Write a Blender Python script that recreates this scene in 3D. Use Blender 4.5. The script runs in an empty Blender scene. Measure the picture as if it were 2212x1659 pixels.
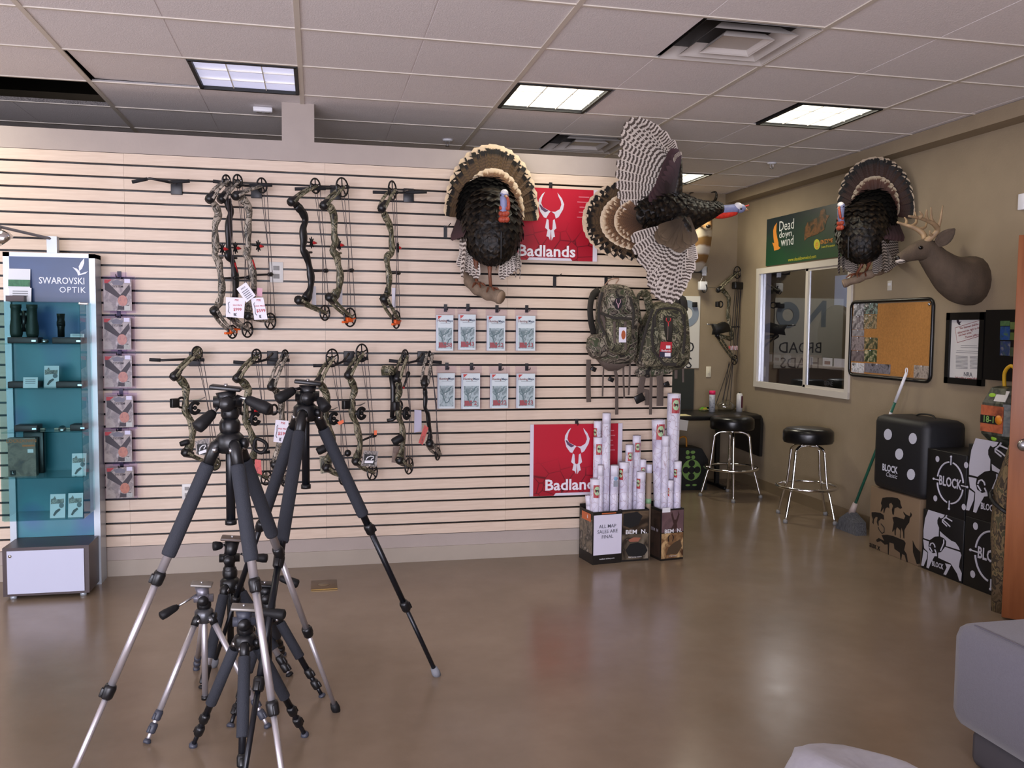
import bpy, bmesh, math, random
from mathutils import Vector, Matrix, Quaternion
random.seed(7)
sc = bpy.context.scene
col = sc.collection
V = Vector
R = math.radians
# ------------------------------------------------------------------ camera
FPX = 1904.27; YAW, PIT, ROL = R(12.548), R(-3.6665), R(0.5483)
CAMH = 1.5793          # eye height
YW = 5.8472            # face of the slatwall partition
XR = 4.3052            # face of the right wall
YB = 8.565             # far wall of the archery nook
ZC = 2.98              # ceiling
FW = V((math.sin(YAW)*math.cos(PIT), math.cos(YAW)*math.cos(PIT), math.sin(PIT)))
r0 = V((math.cos(YAW), -math.sin(YAW), 0)); u0 = r0.cross(FW)
RT = r0*math.cos(ROL)+u0*math.sin(ROL); UP = u0*math.cos(ROL)-r0*math.sin(ROL)
C0 = V((0, 0, CAMH))
cam_d = bpy.data.cameras.new('camera'); cam = bpy.data.objects.new('camera', cam_d); col.objects.link(cam)
cam_d.sensor_fit = 'HORIZONTAL'; cam_d.sensor_width = 36; cam_d.lens = FPX/2212*36; cam_d.clip_start = .05
cam.matrix_world = Matrix(((RT.x, UP.x, -FW.x, C0.x), (RT.y, UP.y, -FW.y, C0.y), (RT.z, UP.z, -FW.z, C0.z), (0, 0, 0, 1)))
sc.camera = cam
# ------------------------------------------------------------------ world, daylight, exposure
sc.view_settings.view_transform = 'Standard'; sc.view_settings.look = 'None'
sc.view_settings.gamma = 1; sc.view_settings.use_curve_mapping = False
sc.view_settings.exposure = 0.08
w = bpy.data.worlds.new('sky'); sc.world = w; w.use_nodes = True
w.node_tree.nodes['Background'].inputs[0].default_value = (.78, .84, 1, 1)
w.node_tree.nodes['Background'].inputs[1].default_value = 1.0
def area(name, loc, size, rot, power, color):
    l = bpy.data.lights.new(name, 'AREA'); l.shape = 'RECTANGLE'; l.size, l.size_y = size
    l.energy = power; l.color = color
    o = bpy.data.objects.new(name, l); col.objects.link(o); o.location = loc; o.rotation_euler = rot
    return o
# daylight entering through the shop-front glazing behind the camera
area('daylight_shopfront', (-1.8, -3.35, 1.45), (5.6, 2.3), (R(97), 0, 0), 500, (.88, .86, 1.0))
area('daylight_side_window', (-4.85, 0.6, 1.5), (4.0, 2.0), (R(90), 0, R(-90)), 100, (.88, .86, 1.0))

# ------------------------------------------------------------------ pixel rays (2212 x 1659)
def ray(x, y): return FW*FPX+RT*(x-1106)-UP*(y-829.5)
def on(x, y, ax, v):
    d = ray(x, y); return C0+d*((v-C0[ax])/d[ax])
def AY(x, y, Y): return on(x, y, 1, Y)
def AX(x, y, X): return on(x, y, 0, X)
def FL(x, y, z=0.): return on(x, y, 2, z)
def WP(x, y, off=0.): return on(x, y, 1, YW-off)
def RW(x, y, off=0.): return on(x, y, 0, XR-off)
def PL(x, y, P, n):
    d = ray(x, y); return C0+d*((P-C0).dot(n)/d.dot(n))
# ------------------------------------------------------------------ materials
def lin(c):
    if isinstance(c, str):
        c = [int(c[i:i+2], 16)/255 for i in (0, 2, 4)]
    return tuple((v/12.92 if v <= .04045 else ((v+.055)/1.055)**2.4) for v in c[:3])+(1,)
MATS = {}
def newmat(name):
    m = bpy.data.materials.new(name); m.use_nodes = True; MATS[name] = m
    nt = m.node_tree; return m, nt, nt.nodes['Principled BSDF']
def nd(nt, t, **kw):
    n = nt.nodes.new(t)
    for k, v in kw.items():
        if k.startswith('i_'):
            key = k[2:]; key = int(key) if key.isdigit() else key.replace('_', ' ')
            n.inputs[key].default_value = v
        else: setattr(n, k, v)
    return n
def ramp(nt, stops, interp='LINEAR'):
    n = nt.nodes.new('ShaderNodeValToRGB'); cr = n.color_ramp; cr.interpolation = interp
    while len(cr.elements) < len(stops): cr.elements.new(.5)
    for e, (p, c) in zip(cr.elements, stops): e.position = p; e.color = lin(c)
    return n
def coords(nt, scale=(1, 1, 1), kind='Object'):
    tc = nt.nodes.new('ShaderNodeTexCoord'); mp = nt.nodes.new('ShaderNodeMapping')
    mp.inputs['Scale'].default_value = scale
    nt.links.new(tc.outputs[kind], mp.inputs['Vector']); return mp.outputs['Vector']
def mat(name, c, rough=.5, metal=0, var=0, vscale=6, bump=0, bscale=60, spec=.5, coat=0, emit=0, stretch=(1, 1, 1), sheen=0):
    if name in MATS: return MATS[name]
    m, nt, b = newmat(name); lk = nt.links.new
    b.inputs['Base Color'].default_value = lin(c); b.inputs['Roughness'].default_value = rough
    b.inputs['Metallic'].default_value = metal; b.inputs['Specular IOR Level'].default_value = spec
    b.inputs['Coat Weight'].default_value = coat; b.inputs['Sheen Weight'].default_value = sheen
    if emit:
        b.inputs['Emission Color'].default_value = lin(c); b.inputs['Emission Strength'].default_value = emit
    if var or bump: vec = coords(nt, stretch)
    if var:
        n = nd(nt, 'ShaderNodeTexNoise', i_Scale=vscale, i_Detail=4.0); lk(vec, n.inputs['Vector'])
        l = lin(c); a = [max(0, v*(1-var)) for v in l[:3]]; z = [min(1, v*(1+var)) for v in l[:3]]
        r = nt.nodes.new('ShaderNodeValToRGB'); r.color_ramp.elements[0].position = .3; r.color_ramp.elements[1].position = .7
        r.color_ramp.elements[0].color = a+[1]; r.color_ramp.elements[1].color = z+[1]
        lk(n.outputs['Fac'], r.inputs['Fac']); lk(r.outputs['Color'], b.inputs['Base Color'])
    if bump:
        n = nd(nt, 'ShaderNodeTexNoise', i_Scale=bscale, i_Detail=3.0); lk(vec, n.inputs['Vector'])
        bp = nd(nt, 'ShaderNodeBump', i_Strength=bump, i_Distance=.01); lk(n.outputs['Fac'], bp.inputs['Height'])
        lk(bp.outputs['Normal'], b.inputs['Normal'])
    return m
def camo(name, cols, scale=18, rough=.6, stretch=(1, 1, .6)):
    m, nt, b = newmat(name); lk = nt.links.new; vec = coords(nt, stretch)
    n = nd(nt, 'ShaderNodeTexNoise', i_Scale=scale, i_Detail=3.5, i_Distortion=1.6); lk(vec, n.inputs['Vector'])
    k = len(cols); st = [(max(0, .32+.36*i/k) if i else 0, c) for i, c in enumerate(cols)]
    r = ramp(nt, st, 'CONSTANT'); lk(n.outputs['Fac'], r.inputs['Fac']); lk(r.outputs['Color'], b.inputs['Base Color'])
    b.inputs['Roughness'].default_value = rough; return m
def photo(name, cols, scale=14, rough=.35):
    m, nt, b = newmat(name); lk = nt.links.new; vec = coords(nt)
    n = nd(nt, 'ShaderNodeTexNoise', i_Scale=scale, i_Detail=6.0, i_Distortion=.6); lk(vec, n.inputs['Vector'])
    k = len(cols); st = [(.3+.4*i/(k-1), c) for i, c in enumerate(cols)]
    r = ramp(nt, st); lk(n.outputs['Fac'], r.inputs['Fac']); lk(r.outputs['Color'], b.inputs['Base Color'])
    b.inputs['Roughness'].default_value = rough; return m
def glassmat(name, tint, refl=.12, clear=.9):
    m, nt, b = newmat(name); lk = nt.links.new; nt.nodes.remove(b); out = nt.nodes['Material Output']
    t = nd(nt, 'ShaderNodeBsdfTransparent'); t.inputs[0].default_value = lin(tint)
    g = nd(nt, 'ShaderNodeBsdfGlossy'); g.inputs['Roughness'].default_value = .02; g.inputs[0].default_value = (1, 1, 1, 1)
    fr = nd(nt, 'ShaderNodeFresnel', i_IOR=1.5); ad = nd(nt, 'ShaderNodeMath', operation='ADD'); ad.inputs[1].default_value = refl; ad.use_clamp = True; ad.use_clamp = True
    mx = nd(nt, 'ShaderNodeMixShader'); ge = nd(nt, 'ShaderNodeNewGeometry'); iv = nd(nt, 'ShaderNodeMath', operation='SUBTRACT'); iv.inputs[0].default_value = 1; lk(ge.outputs['Backfacing'], iv.inputs[1]); fm = nd(nt, 'ShaderNodeMath', operation='MULTIPLY')
    lk(fr.outputs[0], ad.inputs[0]); lk(ad.outputs[0], fm.inputs[0]); lk(iv.outputs[0], fm.inputs[1]); lk(fm.outputs[0], mx.inputs[0])
    lk(t.outputs[0], mx.inputs[1]); lk(g.outputs[0], mx.inputs[2]); lk(mx.outputs[0], out.inputs[0]); return m
# ------------------------------------------------------------------ mesh building
class MB:
    def __init__(s): s.v = []; s.f = []; s.sm = []
    def add(s, vs, fs, smooth=False):
        n = len(s.v); s.v += [V(p) for p in vs]; s.f += [tuple(i+n for i in f) for f in fs]; s.sm += [smooth]*len(fs); return s
    def box(s, c, size, rot=None, bev=0):
        c = V(c); hx, hy, hz = (a/2 for a in size)
        if bev:
            bm = bmesh.new(); bmesh.ops.create_cube(bm, size=1)
            bmesh.ops.scale(bm, vec=size, verts=bm.verts)
            bmesh.ops.bevel(bm, geom=list(bm.edges), offset=min(bev, min(size)*.45), segments=2, affect='EDGES', profile=.5)
            bm.verts.index_update()
            vs = [v.co.copy() for v in bm.verts]; fs = [[v.index for v in f.verts] for f in bm.faces]; bm.free()
        else:
            vs = [V((x, y, z)) for x in (-hx, hx) for y in (-hy, hy) for z in (-hz, hz)]
            fs = [(0, 1, 3, 2), (4, 6, 7, 5), (0, 4, 5, 1), (2, 3, 7, 6), (0, 2, 6, 4), (1, 5, 7, 3)]
        if rot is not None: vs = [rot @ v for v in vs]
        return s.add([v+c for v in vs], fs, bool(bev))
    def bx(s, x0, x1, y0, y1, z0, z1, bev=0):
        return s.box(((x0+x1)/2, (y0+y1)/2, (z0+z1)/2), (abs(x1-x0), abs(y1-y0), abs(z1-z0)), None, bev)
    def tube(s, pts, r, n=8, closed=False, caps=True, flat=1.0, up=None):
        pts = [V(p) for p in pts]; m = len(pts)
        if not hasattr(r, '__len__'): r = [r]*m
        vs = []; fs = []; prev = None
        for i, p in enumerate(pts):
            a = pts[(i-1) % m] if (i or closed) else p; b = pts[(i+1) % m] if (i < m-1 or closed) else p
            t = (b-a).normalized() if (b-a).length > 1e-9 else V((0, 0, 1))
            if prev is None:
                q = V(up) if up is not None else (V((0, 0, 1)) if abs(t.z) < .9 else V((1, 0, 0)))
                nx = t.cross(q); nx = nx.normalized() if nx.length > 1e-6 else t.orthogonal().normalized()
            else:
                nx = prev-t*prev.dot(t); nx = nx.normalized() if nx.length > 1e-6 else t.orthogonal().normalized()
            prev = nx; ny = t.cross(nx)
            for k in range(n):
                an = 2*math.pi*k/n
                vs.append(p+(nx*math.cos(an)+ny*math.sin(an)*flat)*r[i])
        for i in range(m if closed else m-1):
            j = (i+1) % m
            for k in range(n):
                k2 = (k+1) % n; fs.append((i*n+k, i*n+k2, j*n+k2, j*n+k))
        if caps and not closed:
            fs.append(tuple(range(n-1, -1, -1))); fs.append(tuple((m-1)*n+k for k in range(n)))
        return s.add(vs, fs, n > 6)
    def cyl(s, p, q, r, n=14, r2=None): return s.tube([p, q], [r, r if r2 is None else r2], n)
    def lathe(s, prof, c=(0, 0, 0), axis=(0, 0, 1), n=20):
        c = V(c); q = V((0, 0, 1)).rotation_difference(V(axis).normalized()); vs = []; fs = []
        for (r, z) in prof:
            for k in range(n):
                a = 2*math.pi*k/n; vs.append(c+q @ V((r*math.cos(a), r*math.sin(a), z)))
        for i in range(len(prof)-1):
            for k in range(n):
                k2 = (k+1) % n; fs.append((i*n+k, i*n+k2, (i+1)*n+k2, (i+1)*n+k))
        if prof[0][0] > 1e-5: fs.append(tuple(range(n-1, -1, -1)))
        if prof[-1][0] > 1e-5: fs.append(tuple((len(prof)-1)*n+k for k in range(n)))
        return s.add(vs, fs, True)
    def ball(s, c, rad, rot=None, n=14, m=9):
        if not hasattr(rad, '__len__'): rad = (rad,)*3
        vs = []; fs = []
        for i in range(m+1):
            th = math.pi*i/m
            for k in range(n):
                ph = 2*math.pi*k/n
                p = V((rad[0]*math.sin(th)*math.cos(ph), rad[1]*math.sin(th)*math.sin(ph), rad[2]*math.cos(th)))
                vs.append((rot @ p if rot is not None else p)+V(c))
        for i in range(m):
            for k in range(n):
                k2 = (k+1) % n; fs.append((i*n+k, (i+1)*n+k, (i+1)*n+k2, i*n+k2))
        return s.add(vs, fs, True)
    def prism(s, outline, d):
        """closed outline of 3-D points, extruded by vector d"""
        o = [V(p) for p in outline]; n = len(o); d = V(d)
        nrm = V((0, 0, 0))
        for i in range(n): nrm += (o[i]-o[0]).cross(o[(i+1) % n]-o[0])
        if nrm.dot(d) < 0: o.reverse()
        vs = o+[p+d for p in o]
        fs = [tuple(range(n-1, -1, -1)), tuple(range(n, 2*n))]+[(i, (i+1) % n, n+(i+1) % n, n+i) for i in range(n)]
        return s.add(vs, fs)
    def loft(s, rings, cap=True, smooth=True):
        n = len(rings[0]); vs = [p for r in rings for p in r]; fs = []
        for i in range(len(rings)-1):
            for k in range(n):
                k2 = (k+1) % n; fs.append((i*n+k, i*n+k2, (i+1)*n+k2, (i+1)*n+k))
        if cap: fs.append(tuple(range(n-1, -1, -1))); fs.append(tuple((len(rings)-1)*n+k for k in range(n)))
        return s.add(vs, fs, smooth)
    def text(s, t, o, ex, ey, size, depth=.0008, bold=0, shear=0, align='CENTER', sx=1.0, spacing=1.0):
        cu = bpy.data.curves.new('lettering', 'FONT'); cu.body = t; cu.size = 1; cu.align_x = align; cu.align_y = 'CENTER'
        cu.offset = bold; cu.shear = shear; cu.resolution_u = 2; cu.extrude = 0; cu.space_character = spacing
        ob = bpy.data.objects.new('lettering', cu); col.objects.link(ob)
        me = bpy.data.meshes.new_from_object(ob.evaluated_get(bpy.context.evaluated_depsgraph_get()))
        ex = V(ex).normalized(); ey = V(ey).normalized(); nz = ex.cross(ey); o = V(o)
        s.add([o+ex*(v.co.x*size*sx)+ey*(v.co.y*size)+nz*depth for v in me.vertices], [tuple(p.vertices) for p in me.polygons])
        bpy.data.objects.remove(ob); bpy.data.curves.remove(cu); bpy.data.meshes.remove(me); return s
    def mesh(s, name, m, base=V((0, 0, 0))):
        me = bpy.data.meshes.new(name); me.from_pydata([v-base for v in s.v], [], s.f); me.validate()
        if len(me.polygons) == len(s.sm): me.polygons.foreach_set('use_smooth', s.sm)
        if m: me.materials.append(m)
        return me
def obj(name, me, parent=None, loc=(0, 0, 0)):
    o = bpy.data.objects.new(name, me); col.objects.link(o); o.location = loc; o.parent = parent; return o
class Thing:
    """a top-level thing: an empty at its base that parents its parts; geometry is given in world space"""
    def __init__(s, name, label, cat, base, group=None):
        s.b = V(base); s.o = obj(name, None, None, s.b); s.o.empty_display_size = .1
        s.o['label'] = label; s.o['category'] = cat
        if group: s.o['group'] = group
    def part(s, name, mb, m, parent=None, label=None, kind=None):
        o = obj(name, mb.mesh(name, m, s.b), parent or s.o)
        if label: o['label'] = label
        if kind: o['kind'] = kind
        return o
def single(name, label, cat, mb, m, base, group=None):
    b = V(base); o = obj(name, mb.mesh(name, m, b), None, b); o['label'] = label; o['category'] = cat
    if group: o['group'] = group
    return o
def struct(name, mb, m, base=(0, 0, 0), parent=None):
    o = obj(name, mb.mesh(name, m, V(base)) if mb else None, parent, base)
    if parent is None: o['kind'] = 'structure'
    return o
def dup(o, loc, rz=None, label=None, group=None):
    """copy a thing with its parts and sub-parts"""
    c = o.copy(); col.objects.link(c); c.location = loc
    if rz is not None: c.rotation_euler.z = rz
    if label: c['label'] = label
    if group: c['group'] = group
    for ch in list(o.children):
        d = ch.copy(); col.objects.link(d); d.parent = c
        for g in list(ch.children):
            e = g.copy(); col.objects.link(e); e.parent = d
    return c
# ================================================================== the room
m_plaster = mat('partition_paint', 'aca098', .7, var=.03, bump=.08, bscale=120)
m_taupe = mat('taupe_paint', '97876f', .75, var=.04, bump=.1, bscale=90)
m_base = mat('cove_base', 'a79c8e', .5, var=.03)
m_based = mat('cove_base_dark', '7d6c53', .45, var=.03)
m_tile = mat('ceiling_tile', 'ece6e6', .9, var=.05, vscale=120, bump=.25, bscale=160)
m_tee = mat('ceiling_tee', 'd8cfc2', .5)
m_black = mat('soft_black', '0b0b0c', .6)
m_slot = mat('slot_insert', '040303', .32, spec=.32, bump=.25, bscale=14, stretch=(.25, 1, 3))
m_white = mat('white_plastic', 'e6e6ea', .4)
m_chrome = mat('chrome', 'e6e6e6', .1, 1)
m_steel = mat('brushed_steel', 'b9b9bd', .3, 1)
m_rubber = mat('black_rubber', '161618', .55, spec=.3)
m_blackp = mat('black_plastic', '121214', .32)
# slats: pale maple laminate
m_slat, nt, b = newmat('maple_laminate'); lk = nt.links.new
vec = coords(nt, (1.2, 1, 14)); n = nd(nt, 'ShaderNodeTexNoise', i_Scale=6.0, i_Detail=5.0); lk(vec, n.inputs['Vector'])
rp = ramp(nt, [(.3, 'd2bca7'), (.7, 'ddc9b5')]); lk(n.outputs['Fac'], rp.inputs['Fac']); lk(rp.outputs['Color'], b.inputs['Base Color'])
b.inputs['Roughness'].default_value = .45
# floor: stained, sealed concrete
m_floor, nt, b = newmat('sealed_concrete'); lk = nt.links.new
vec = coords(nt); n = nd(nt, 'ShaderNodeTexNoise', i_Scale=1.3, i_Detail=8.0, i_Roughness=.62); lk(vec, n.inputs['Vector'])
rp = ramp(nt, [(.3, '7a6a58'), (.5, '847361'), (.72, '8e7d6b')]); lk(n.outputs['Fac'], rp.inputs['Fac']); lk(rp.outputs['Color'], b.inputs['Base Color'])
n2 = nd(nt, 'ShaderNodeTexNoise', i_Scale=5.0, i_Detail=6.0); lk(vec, n2.inputs['Vector'])
r2 = ramp(nt, [(.3, (.47,)*3), (.7, (.55,)*3)]); lk(n2.outputs['Fac'], r2.inputs['Fac']); lk(r2.outputs['Color'], b.inputs['Roughness'])
n3 = nd(nt, 'ShaderNodeTexNoise', i_Scale=3.0, i_Detail=2.0); lk(vec, n3.inputs['Vector'])
bp = nd(nt, 'ShaderNodeBump', i_Strength=.06, i_Distance=.02); lk(n3.outputs['Fac'], bp.inputs['Height']); lk(bp.outputs['Normal'], b.inputs['Normal'])
b.inputs['Specular IOR Level'].default_value = .55
XL, YF = -5.0, -3.5
struct('floor', MB().bx(XL, 7.2, YF, 12.8, -.1, 0), m_floor)
struct('wall_left', MB().bx(XL-.12, XL, YF, 8.7, 0, .4).bx(XL-.12, XL, YF, 8.7, 2.6, 3.6).bx(XL-.12, XL, YF, -1.5, .4, 2.6).bx(XL-.12, XL, 2.7, 8.7, .4, 2.6), m_taupe)
struct('wall_front', MB().bx(XL, XR+.12, YF-.12, YF, 2.7, 3.6).bx(XL, XL+.3, YF-.12, YF, 0, 2.7).bx(1.1, XR+.12, YF-.12, YF, 0, 2.7).bx(-1.9, -1.7, YF-.12, YF, 0, 2.7).bx(XL, 1.1, YF-.12, YF, 0, .25), m_taupe)
struct('wall_back', MB().bx(XL, XR+.12, YB, YB+.12, 0, 3.6), m_taupe)
wy0, wy1, wz0, wz1 = 6.49, 8.1, 1.013, 2.186       # window opening in the right wall
dy0, dy1 = 3.40, 4.30                              # door opening
struct('wall_right', MB().bx(XR, XR+.12, YF, dy0, 0, 3.6).bx(XR, XR+.12, dy0, dy1, 2.1, 3.6).bx(XR, XR+.12, dy1, wy0, 0, 3.6)
       .bx(XR, XR+.12, wy0, wy1, 0, wz0).bx(XR, XR+.12, wy0, wy1, wz1, 3.6).bx(XR, XR+.12, wy1, YB, 0, 3.6), m_taupe)
struct('trim_1', MB().bx(4.16, XR, YF, YB, 2.885, ZC), m_taupe)        # soffit band along the right wall
# partition that carries the slatwall
PX1 = 2.46; ptop = 2.745
struct('wall_partition', MB().bx(XL, PX1, YW+.02, YW+.14, 0, 2.62).bx(XL, PX1, YW-.002, YW+.14, 2.62, ptop).bx(XL, PX1, YW, YW+.02, 0, .183)
       .bx(-.205, -.005, YW-.002, YW+.14, ptop, ZC+.01), m_plaster)
struct('baseboard_back', MB().bx(XL, PX1, YW-.008, YW, 0, .1).bx(PX1, PX1+.008, YW-.008, YW+.14, 0, .1), m_base)
struct('baseboard_far', MB().bx(PX1, XR, YB-.008, YB, 0, .1), m_based)
struct('baseboard_right', MB().bx(XR-.008, XR, dy1+.06, YB-.008, 0, .1).bx(XR-.008, XR, YF, dy0-.06, 0, .1), m_based)
# slatwall: one backing with dark inserts, 32 slats on each panel
sw = struct('wall_slatwall', MB().bx(XL, PX1, YW+.004, YW+.02, .183, 2.62), m_slot)
SP = .0762; panels = [(-4.74, -3.54), (-3.54, -2.34), (-2.34, -1.14), (-1.14, .06), (.06, 1.26), (1.26, 2.46)]
me = MB().bx(.0005, 1.1995, -.0135, .006, -.0316, .0316).mesh('slat', m_slat)
for (xa, xb) in panels:
    for i in range(32):
        obj('slat', me, sw, (xa, YW+.0135-.0135, .183+SP*(i+.5)))
# ---- ceiling: lay-in tiles with a scored middle on a tee grid
GX, GY, CX, CY = 1.122, 5.014, .6, .617
ce = struct('ceiling', MB().bx(XL, 7.2, YF, 12.8, 3.6, 3.7), m_black)
mb = MB()
for (a, c) in ((.012, CX-.004), (CX+.004, 2*CX-.012)): mb.bx(a, c, .012, CY-.012, .004, .02)
mb.bx(.012, 2*CX-.012, .012, CY-.012, .0065, .02)
full = mb.mesh('ceiling_tile', m_tile)
half = MB().bx(.012, CX-.004, .012, CY-.012, .004, .02).mesh('ceiling_tile', m_tile)
cells = {(0, 0), (-3, 0), (3, 0), (3, 4), (1, -2), (1, 2), (-6, 0)}
hole = {(-6, 1), (-5, 1)}
for j in range(-14, 6):
    for i in range(-10, 6, 2):
        y = GY+CY*j; x = GX+CX*i
        if (i, j) in hole or y > YB-.1: continue
        if x > 4.1: continue
        k = [(i, j) in cells, (i+1, j) in cells]
        if not any(k): obj('ceiling_tile', full, ce, (x, y, ZC))
        elif not k[0]:
            t = obj('ceiling_tile', half, ce, (x, y, ZC))
            if (i, j) == (-4, 0): t.location = (x+.012, y+.02, ZC+.006); t.rotation_euler = (R(1.3), R(.6), R(-.6))
        elif not k[1]: obj('ceiling_tile', half, ce, (x+CX, y, ZC))
tx = MB(); ty = MB()
for i in range(-10, 6, 2): tx.bx(GX+CX*i-.013, GX+CX*i+.013, YF, YB, ZC-.001, ZC+.006)
for j in range(-13, 6): ty.bx(XL, 4.16, GY+CY*j-.009, GY+CY*j+.009, ZC-.0005, ZC+.006)
struct('main_tee', tx, m_tee, (0, 0, 0), ce); struct('cross_tee', ty, m_tee, (0, 0, 0), ce)
# edge of the tiles round the missing one
struct('tile_edge', MB().bx(GX+CX*-6+.02, GX+CX*-4-.02, GY+CY*2-.01, GY+CY*2+.0, ZC+.004, ZC+.028), mat('tile_edge', '6f6a68', .9, var=.6, vscale=200), (0, 0, 0), ce)
# ---- lay-in lights
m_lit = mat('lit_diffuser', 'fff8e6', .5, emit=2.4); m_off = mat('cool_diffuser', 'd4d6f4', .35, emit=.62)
def ceiling_light(i, j, lit, label):
    x, y = GX+CX*i+.02, GY+CY*j+.02; wx, wy = CX-.04, CY-.04
    t = Thing('ceiling_light', label, 'ceiling light', (x+wx/2, y+wy/2, ZC))
    fr = MB(); e = .02
    fr.bx(x-.005, x+e-.005, y, y+wy, ZC-.006, ZC+.05).bx(x+wx-e+.005, x+wx+.005, y, y+wy, ZC-.006, ZC+.05).bx(x, x+wx, y-.005, y+e-.005, ZC-.006, ZC+.05).bx(x, x+wx, y+wy-e+.005, y+wy+.005, ZC-.006, ZC+.05)
    t.part('frame', fr, m_black)
    t.part('diffuser', MB().bx(x+.01, x+wx-.01, y+.01, y+wy-.01, ZC+.014, ZC+.02), m_lit if lit else m_off)
    lv = mat('louvre_lit' if lit else 'louvre', 'efece0', .4)
    for k in (1, 2):
        t.part('louvre_blade', MB().bx(x+wx*k/3-.003, x+wx*k/3+.003, y+.01, y+wy-.01, ZC+.006, ZC+.014), lv)
        t.part('louvre_blade', MB().bx(x+.01, x+wx-.01, y+wy*k/3-.003, y+wy*k/3+.003, ZC+.006, ZC+.014), lv)
    t.part('housing', MB().bx(x, x+wx, y, y+wy, ZC+.045, ZC+.1), m_white)
    if lit:
        a = area('fluorescent_lamp', (x+wx/2, y+wy/2, ZC+.0), (wx*.9, wy*.9), (0, 0, 0), lit, (1, .93, .74)); a.parent = t.o; a.location = (0, 0, .004)
LAMP = 10
ceiling_light(0, 0, 4.5, 'lit square ceiling light beside the strutting turkey over the slatwall')
ceiling_light(-3, 0, False, 'dim cool toned square ceiling light beside the white column')
ceiling_light(3, 0, 6, 'lit square ceiling light nearest the right wall soffit')
ceiling_light(3, 4, 24, 'lit square ceiling light in the nook behind the flying turkey')
ceiling_light(-6, 0, 7, 'lit square ceiling light over the optics cabinet')
# ---- square diffuser vents
m_vent = mat('vent_paint', 'c9c2bc', .45)
def vent(i, j, label):
    x, y = GX+CX*(i+.5), GY+CY*(j+.5); t = Thing('ceiling_vent', label, 'air vent', (x, y, ZC))
    def cone(a, za, b2, zb, th=.004):
        m = MB(); ring = lambda h, z: [V((x-h, y-h, z)), V((x+h, y-h, z)), V((x+h, y+h, z)), V((x-h, y+h, z))]
        m.loft([ring(a, za), ring(b2, zb), ring(b2-th, zb+th), ring(a-th*2, za+th)], cap=False, smooth=False); return m
    t.part('frame', cone(.295, ZC-.004, .235, ZC+.045), m_vent)
    t.part('louvre', cone(.215, ZC-.008, .155, ZC+.04), m_vent)
    t.part('louvre', cone(.135, ZC-.012, .105, ZC+.02), m_vent)
    t.part('centre_plate', MB().box((x, y, ZC+.014), (.215, .215, .006)), m_vent)
    t.part('duct', MB().box((x, y, ZC+.2), (.46, .46, .01)).box((x-.235, y, ZC+.12), (.01, .46, .15)).box((x+.235, y, ZC+.12), (.01, .46, .15)).box((x, y-.235, ZC+.12), (.46, .01, .15)).box((x, y+.235, ZC+.12), (.46, .01, .15)), mat('duct', '55504c', .6))
vent(1, -2, 'square white ceiling vent in open ceiling in front of the slatwall')
vent(1, 2, 'square ceiling vent above the slatwall between the two turkeys')
def sprinkler(p, label):
    t = Thing('sprinkler', label, 'sprinkler', (p.x, p.y, ZC))
    t.part('escutcheon', MB().lathe([(.04, 0), (.036, -.008), (.02, -.012)], (p.x, p.y, ZC)), m_white)
    t.part('frame', MB().tube([(p.x-.012, p.y, ZC-.01), (p.x-.014, p.y, ZC-.03), (p.x, p.y, ZC-.045)], .003, 6).tube([(p.x+.012, p.y, ZC-.01), (p.x+.014, p.y, ZC-.03), (p.x, p.y, ZC-.045)], .003, 6), m_steel)
    t.part('deflector', MB().lathe([(.0, -.045), (.018, -.046), (.018, -.048)], (p.x, p.y, ZC), n=12), m_steel)
sprinkler(FL(967, 302, ZC), 'small sprinkler head above the top of the slatwall')
sprinkler(FL(1667, 352, ZC), 'small sprinkler head near the right wall soffit')
p = FL(568, 233, ZC); t = Thing('ceiling_device', 'small white rectangular device on the ceiling beside the column', 'detector', p)
t.part('body', MB().box(p-V((0, 0, .015)), (.12, .07, .03), bev=.006), m_white)
for s in (-1, 1): t.part('slot', MB().box(p+V((s*.025, -.005, -.0305)), (.03, .03, .004)), mat('grey_slot', '9c9892', .5))
# ================================================================== right wall and nook
def stroke(mb, pts, r, n=6): return mb.tube(pts, r, n)
def smooth_pts(pts, k=6, closed=False):
    pts = [V(p) for p in pts]; out = []; n = len(pts)
    for i in range(n if closed else n-1):
        p0 = pts[(i-1) % n] if (i or closed) else pts[0]; p1 = pts[i]; p2 = pts[(i+1) % n]; p3 = pts[(i+2) % n] if (i < n-2 or closed) else pts[-1]
        for j in range(k):
            t = j/k; out.append(.5*((2*p1)+(p2-p0)*t+(2*p0-5*p1+4*p2-p3)*t*t+(3*p1-p0-3*p2+p3)*t**3))
    if not closed: out.append(pts[-1])
    return out
m_wframe = mat('window_frame_paint', 'cfc8bd', .45); m_alu = mat('window_track', 'd9dce4', .25, .6)
m_glass = glassmat('window_glass', 'd4d6dc', .10)
wd = struct('window_1', None, None, (XR, (wy0+wy1)/2, wz0))
def wpart(n, mb, m, parent=None): return obj(n, mb.mesh(n, m, V((XR, (wy0+wy1)/2, wz0))), parent or wd)
e = .055; ym = RW(1738, 700).y
wpart('window_frame', MB().bx(XR-.02, XR+.02, wy0, wy0+e, wz0, wz1).bx(XR-.02, XR+.02, wy1-e, wy1, wz0, wz1).bx(XR-.021, XR+.02, wy0, wy1, wz0, wz0+e).bx(XR-.021, XR+.02, wy0, wy1, wz1-e, wz1), m_wframe)
wpart('window_jamb', MB().bx(XR+.02, XR+.13, wy1-.03, wy1-.001, wz0, wz1).bx(XR+.02, XR+.13, wy0+.001, wy0+.03, wz0, wz1).bx(XR+.02, XR+.13, wy0, wy1, wz0+.001, wz0+.03).bx(XR+.02, XR+.13, wy0, wy1, wz1-.03, wz1-.001), mat('jamb_white', 'eceaf2', .4))
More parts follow.
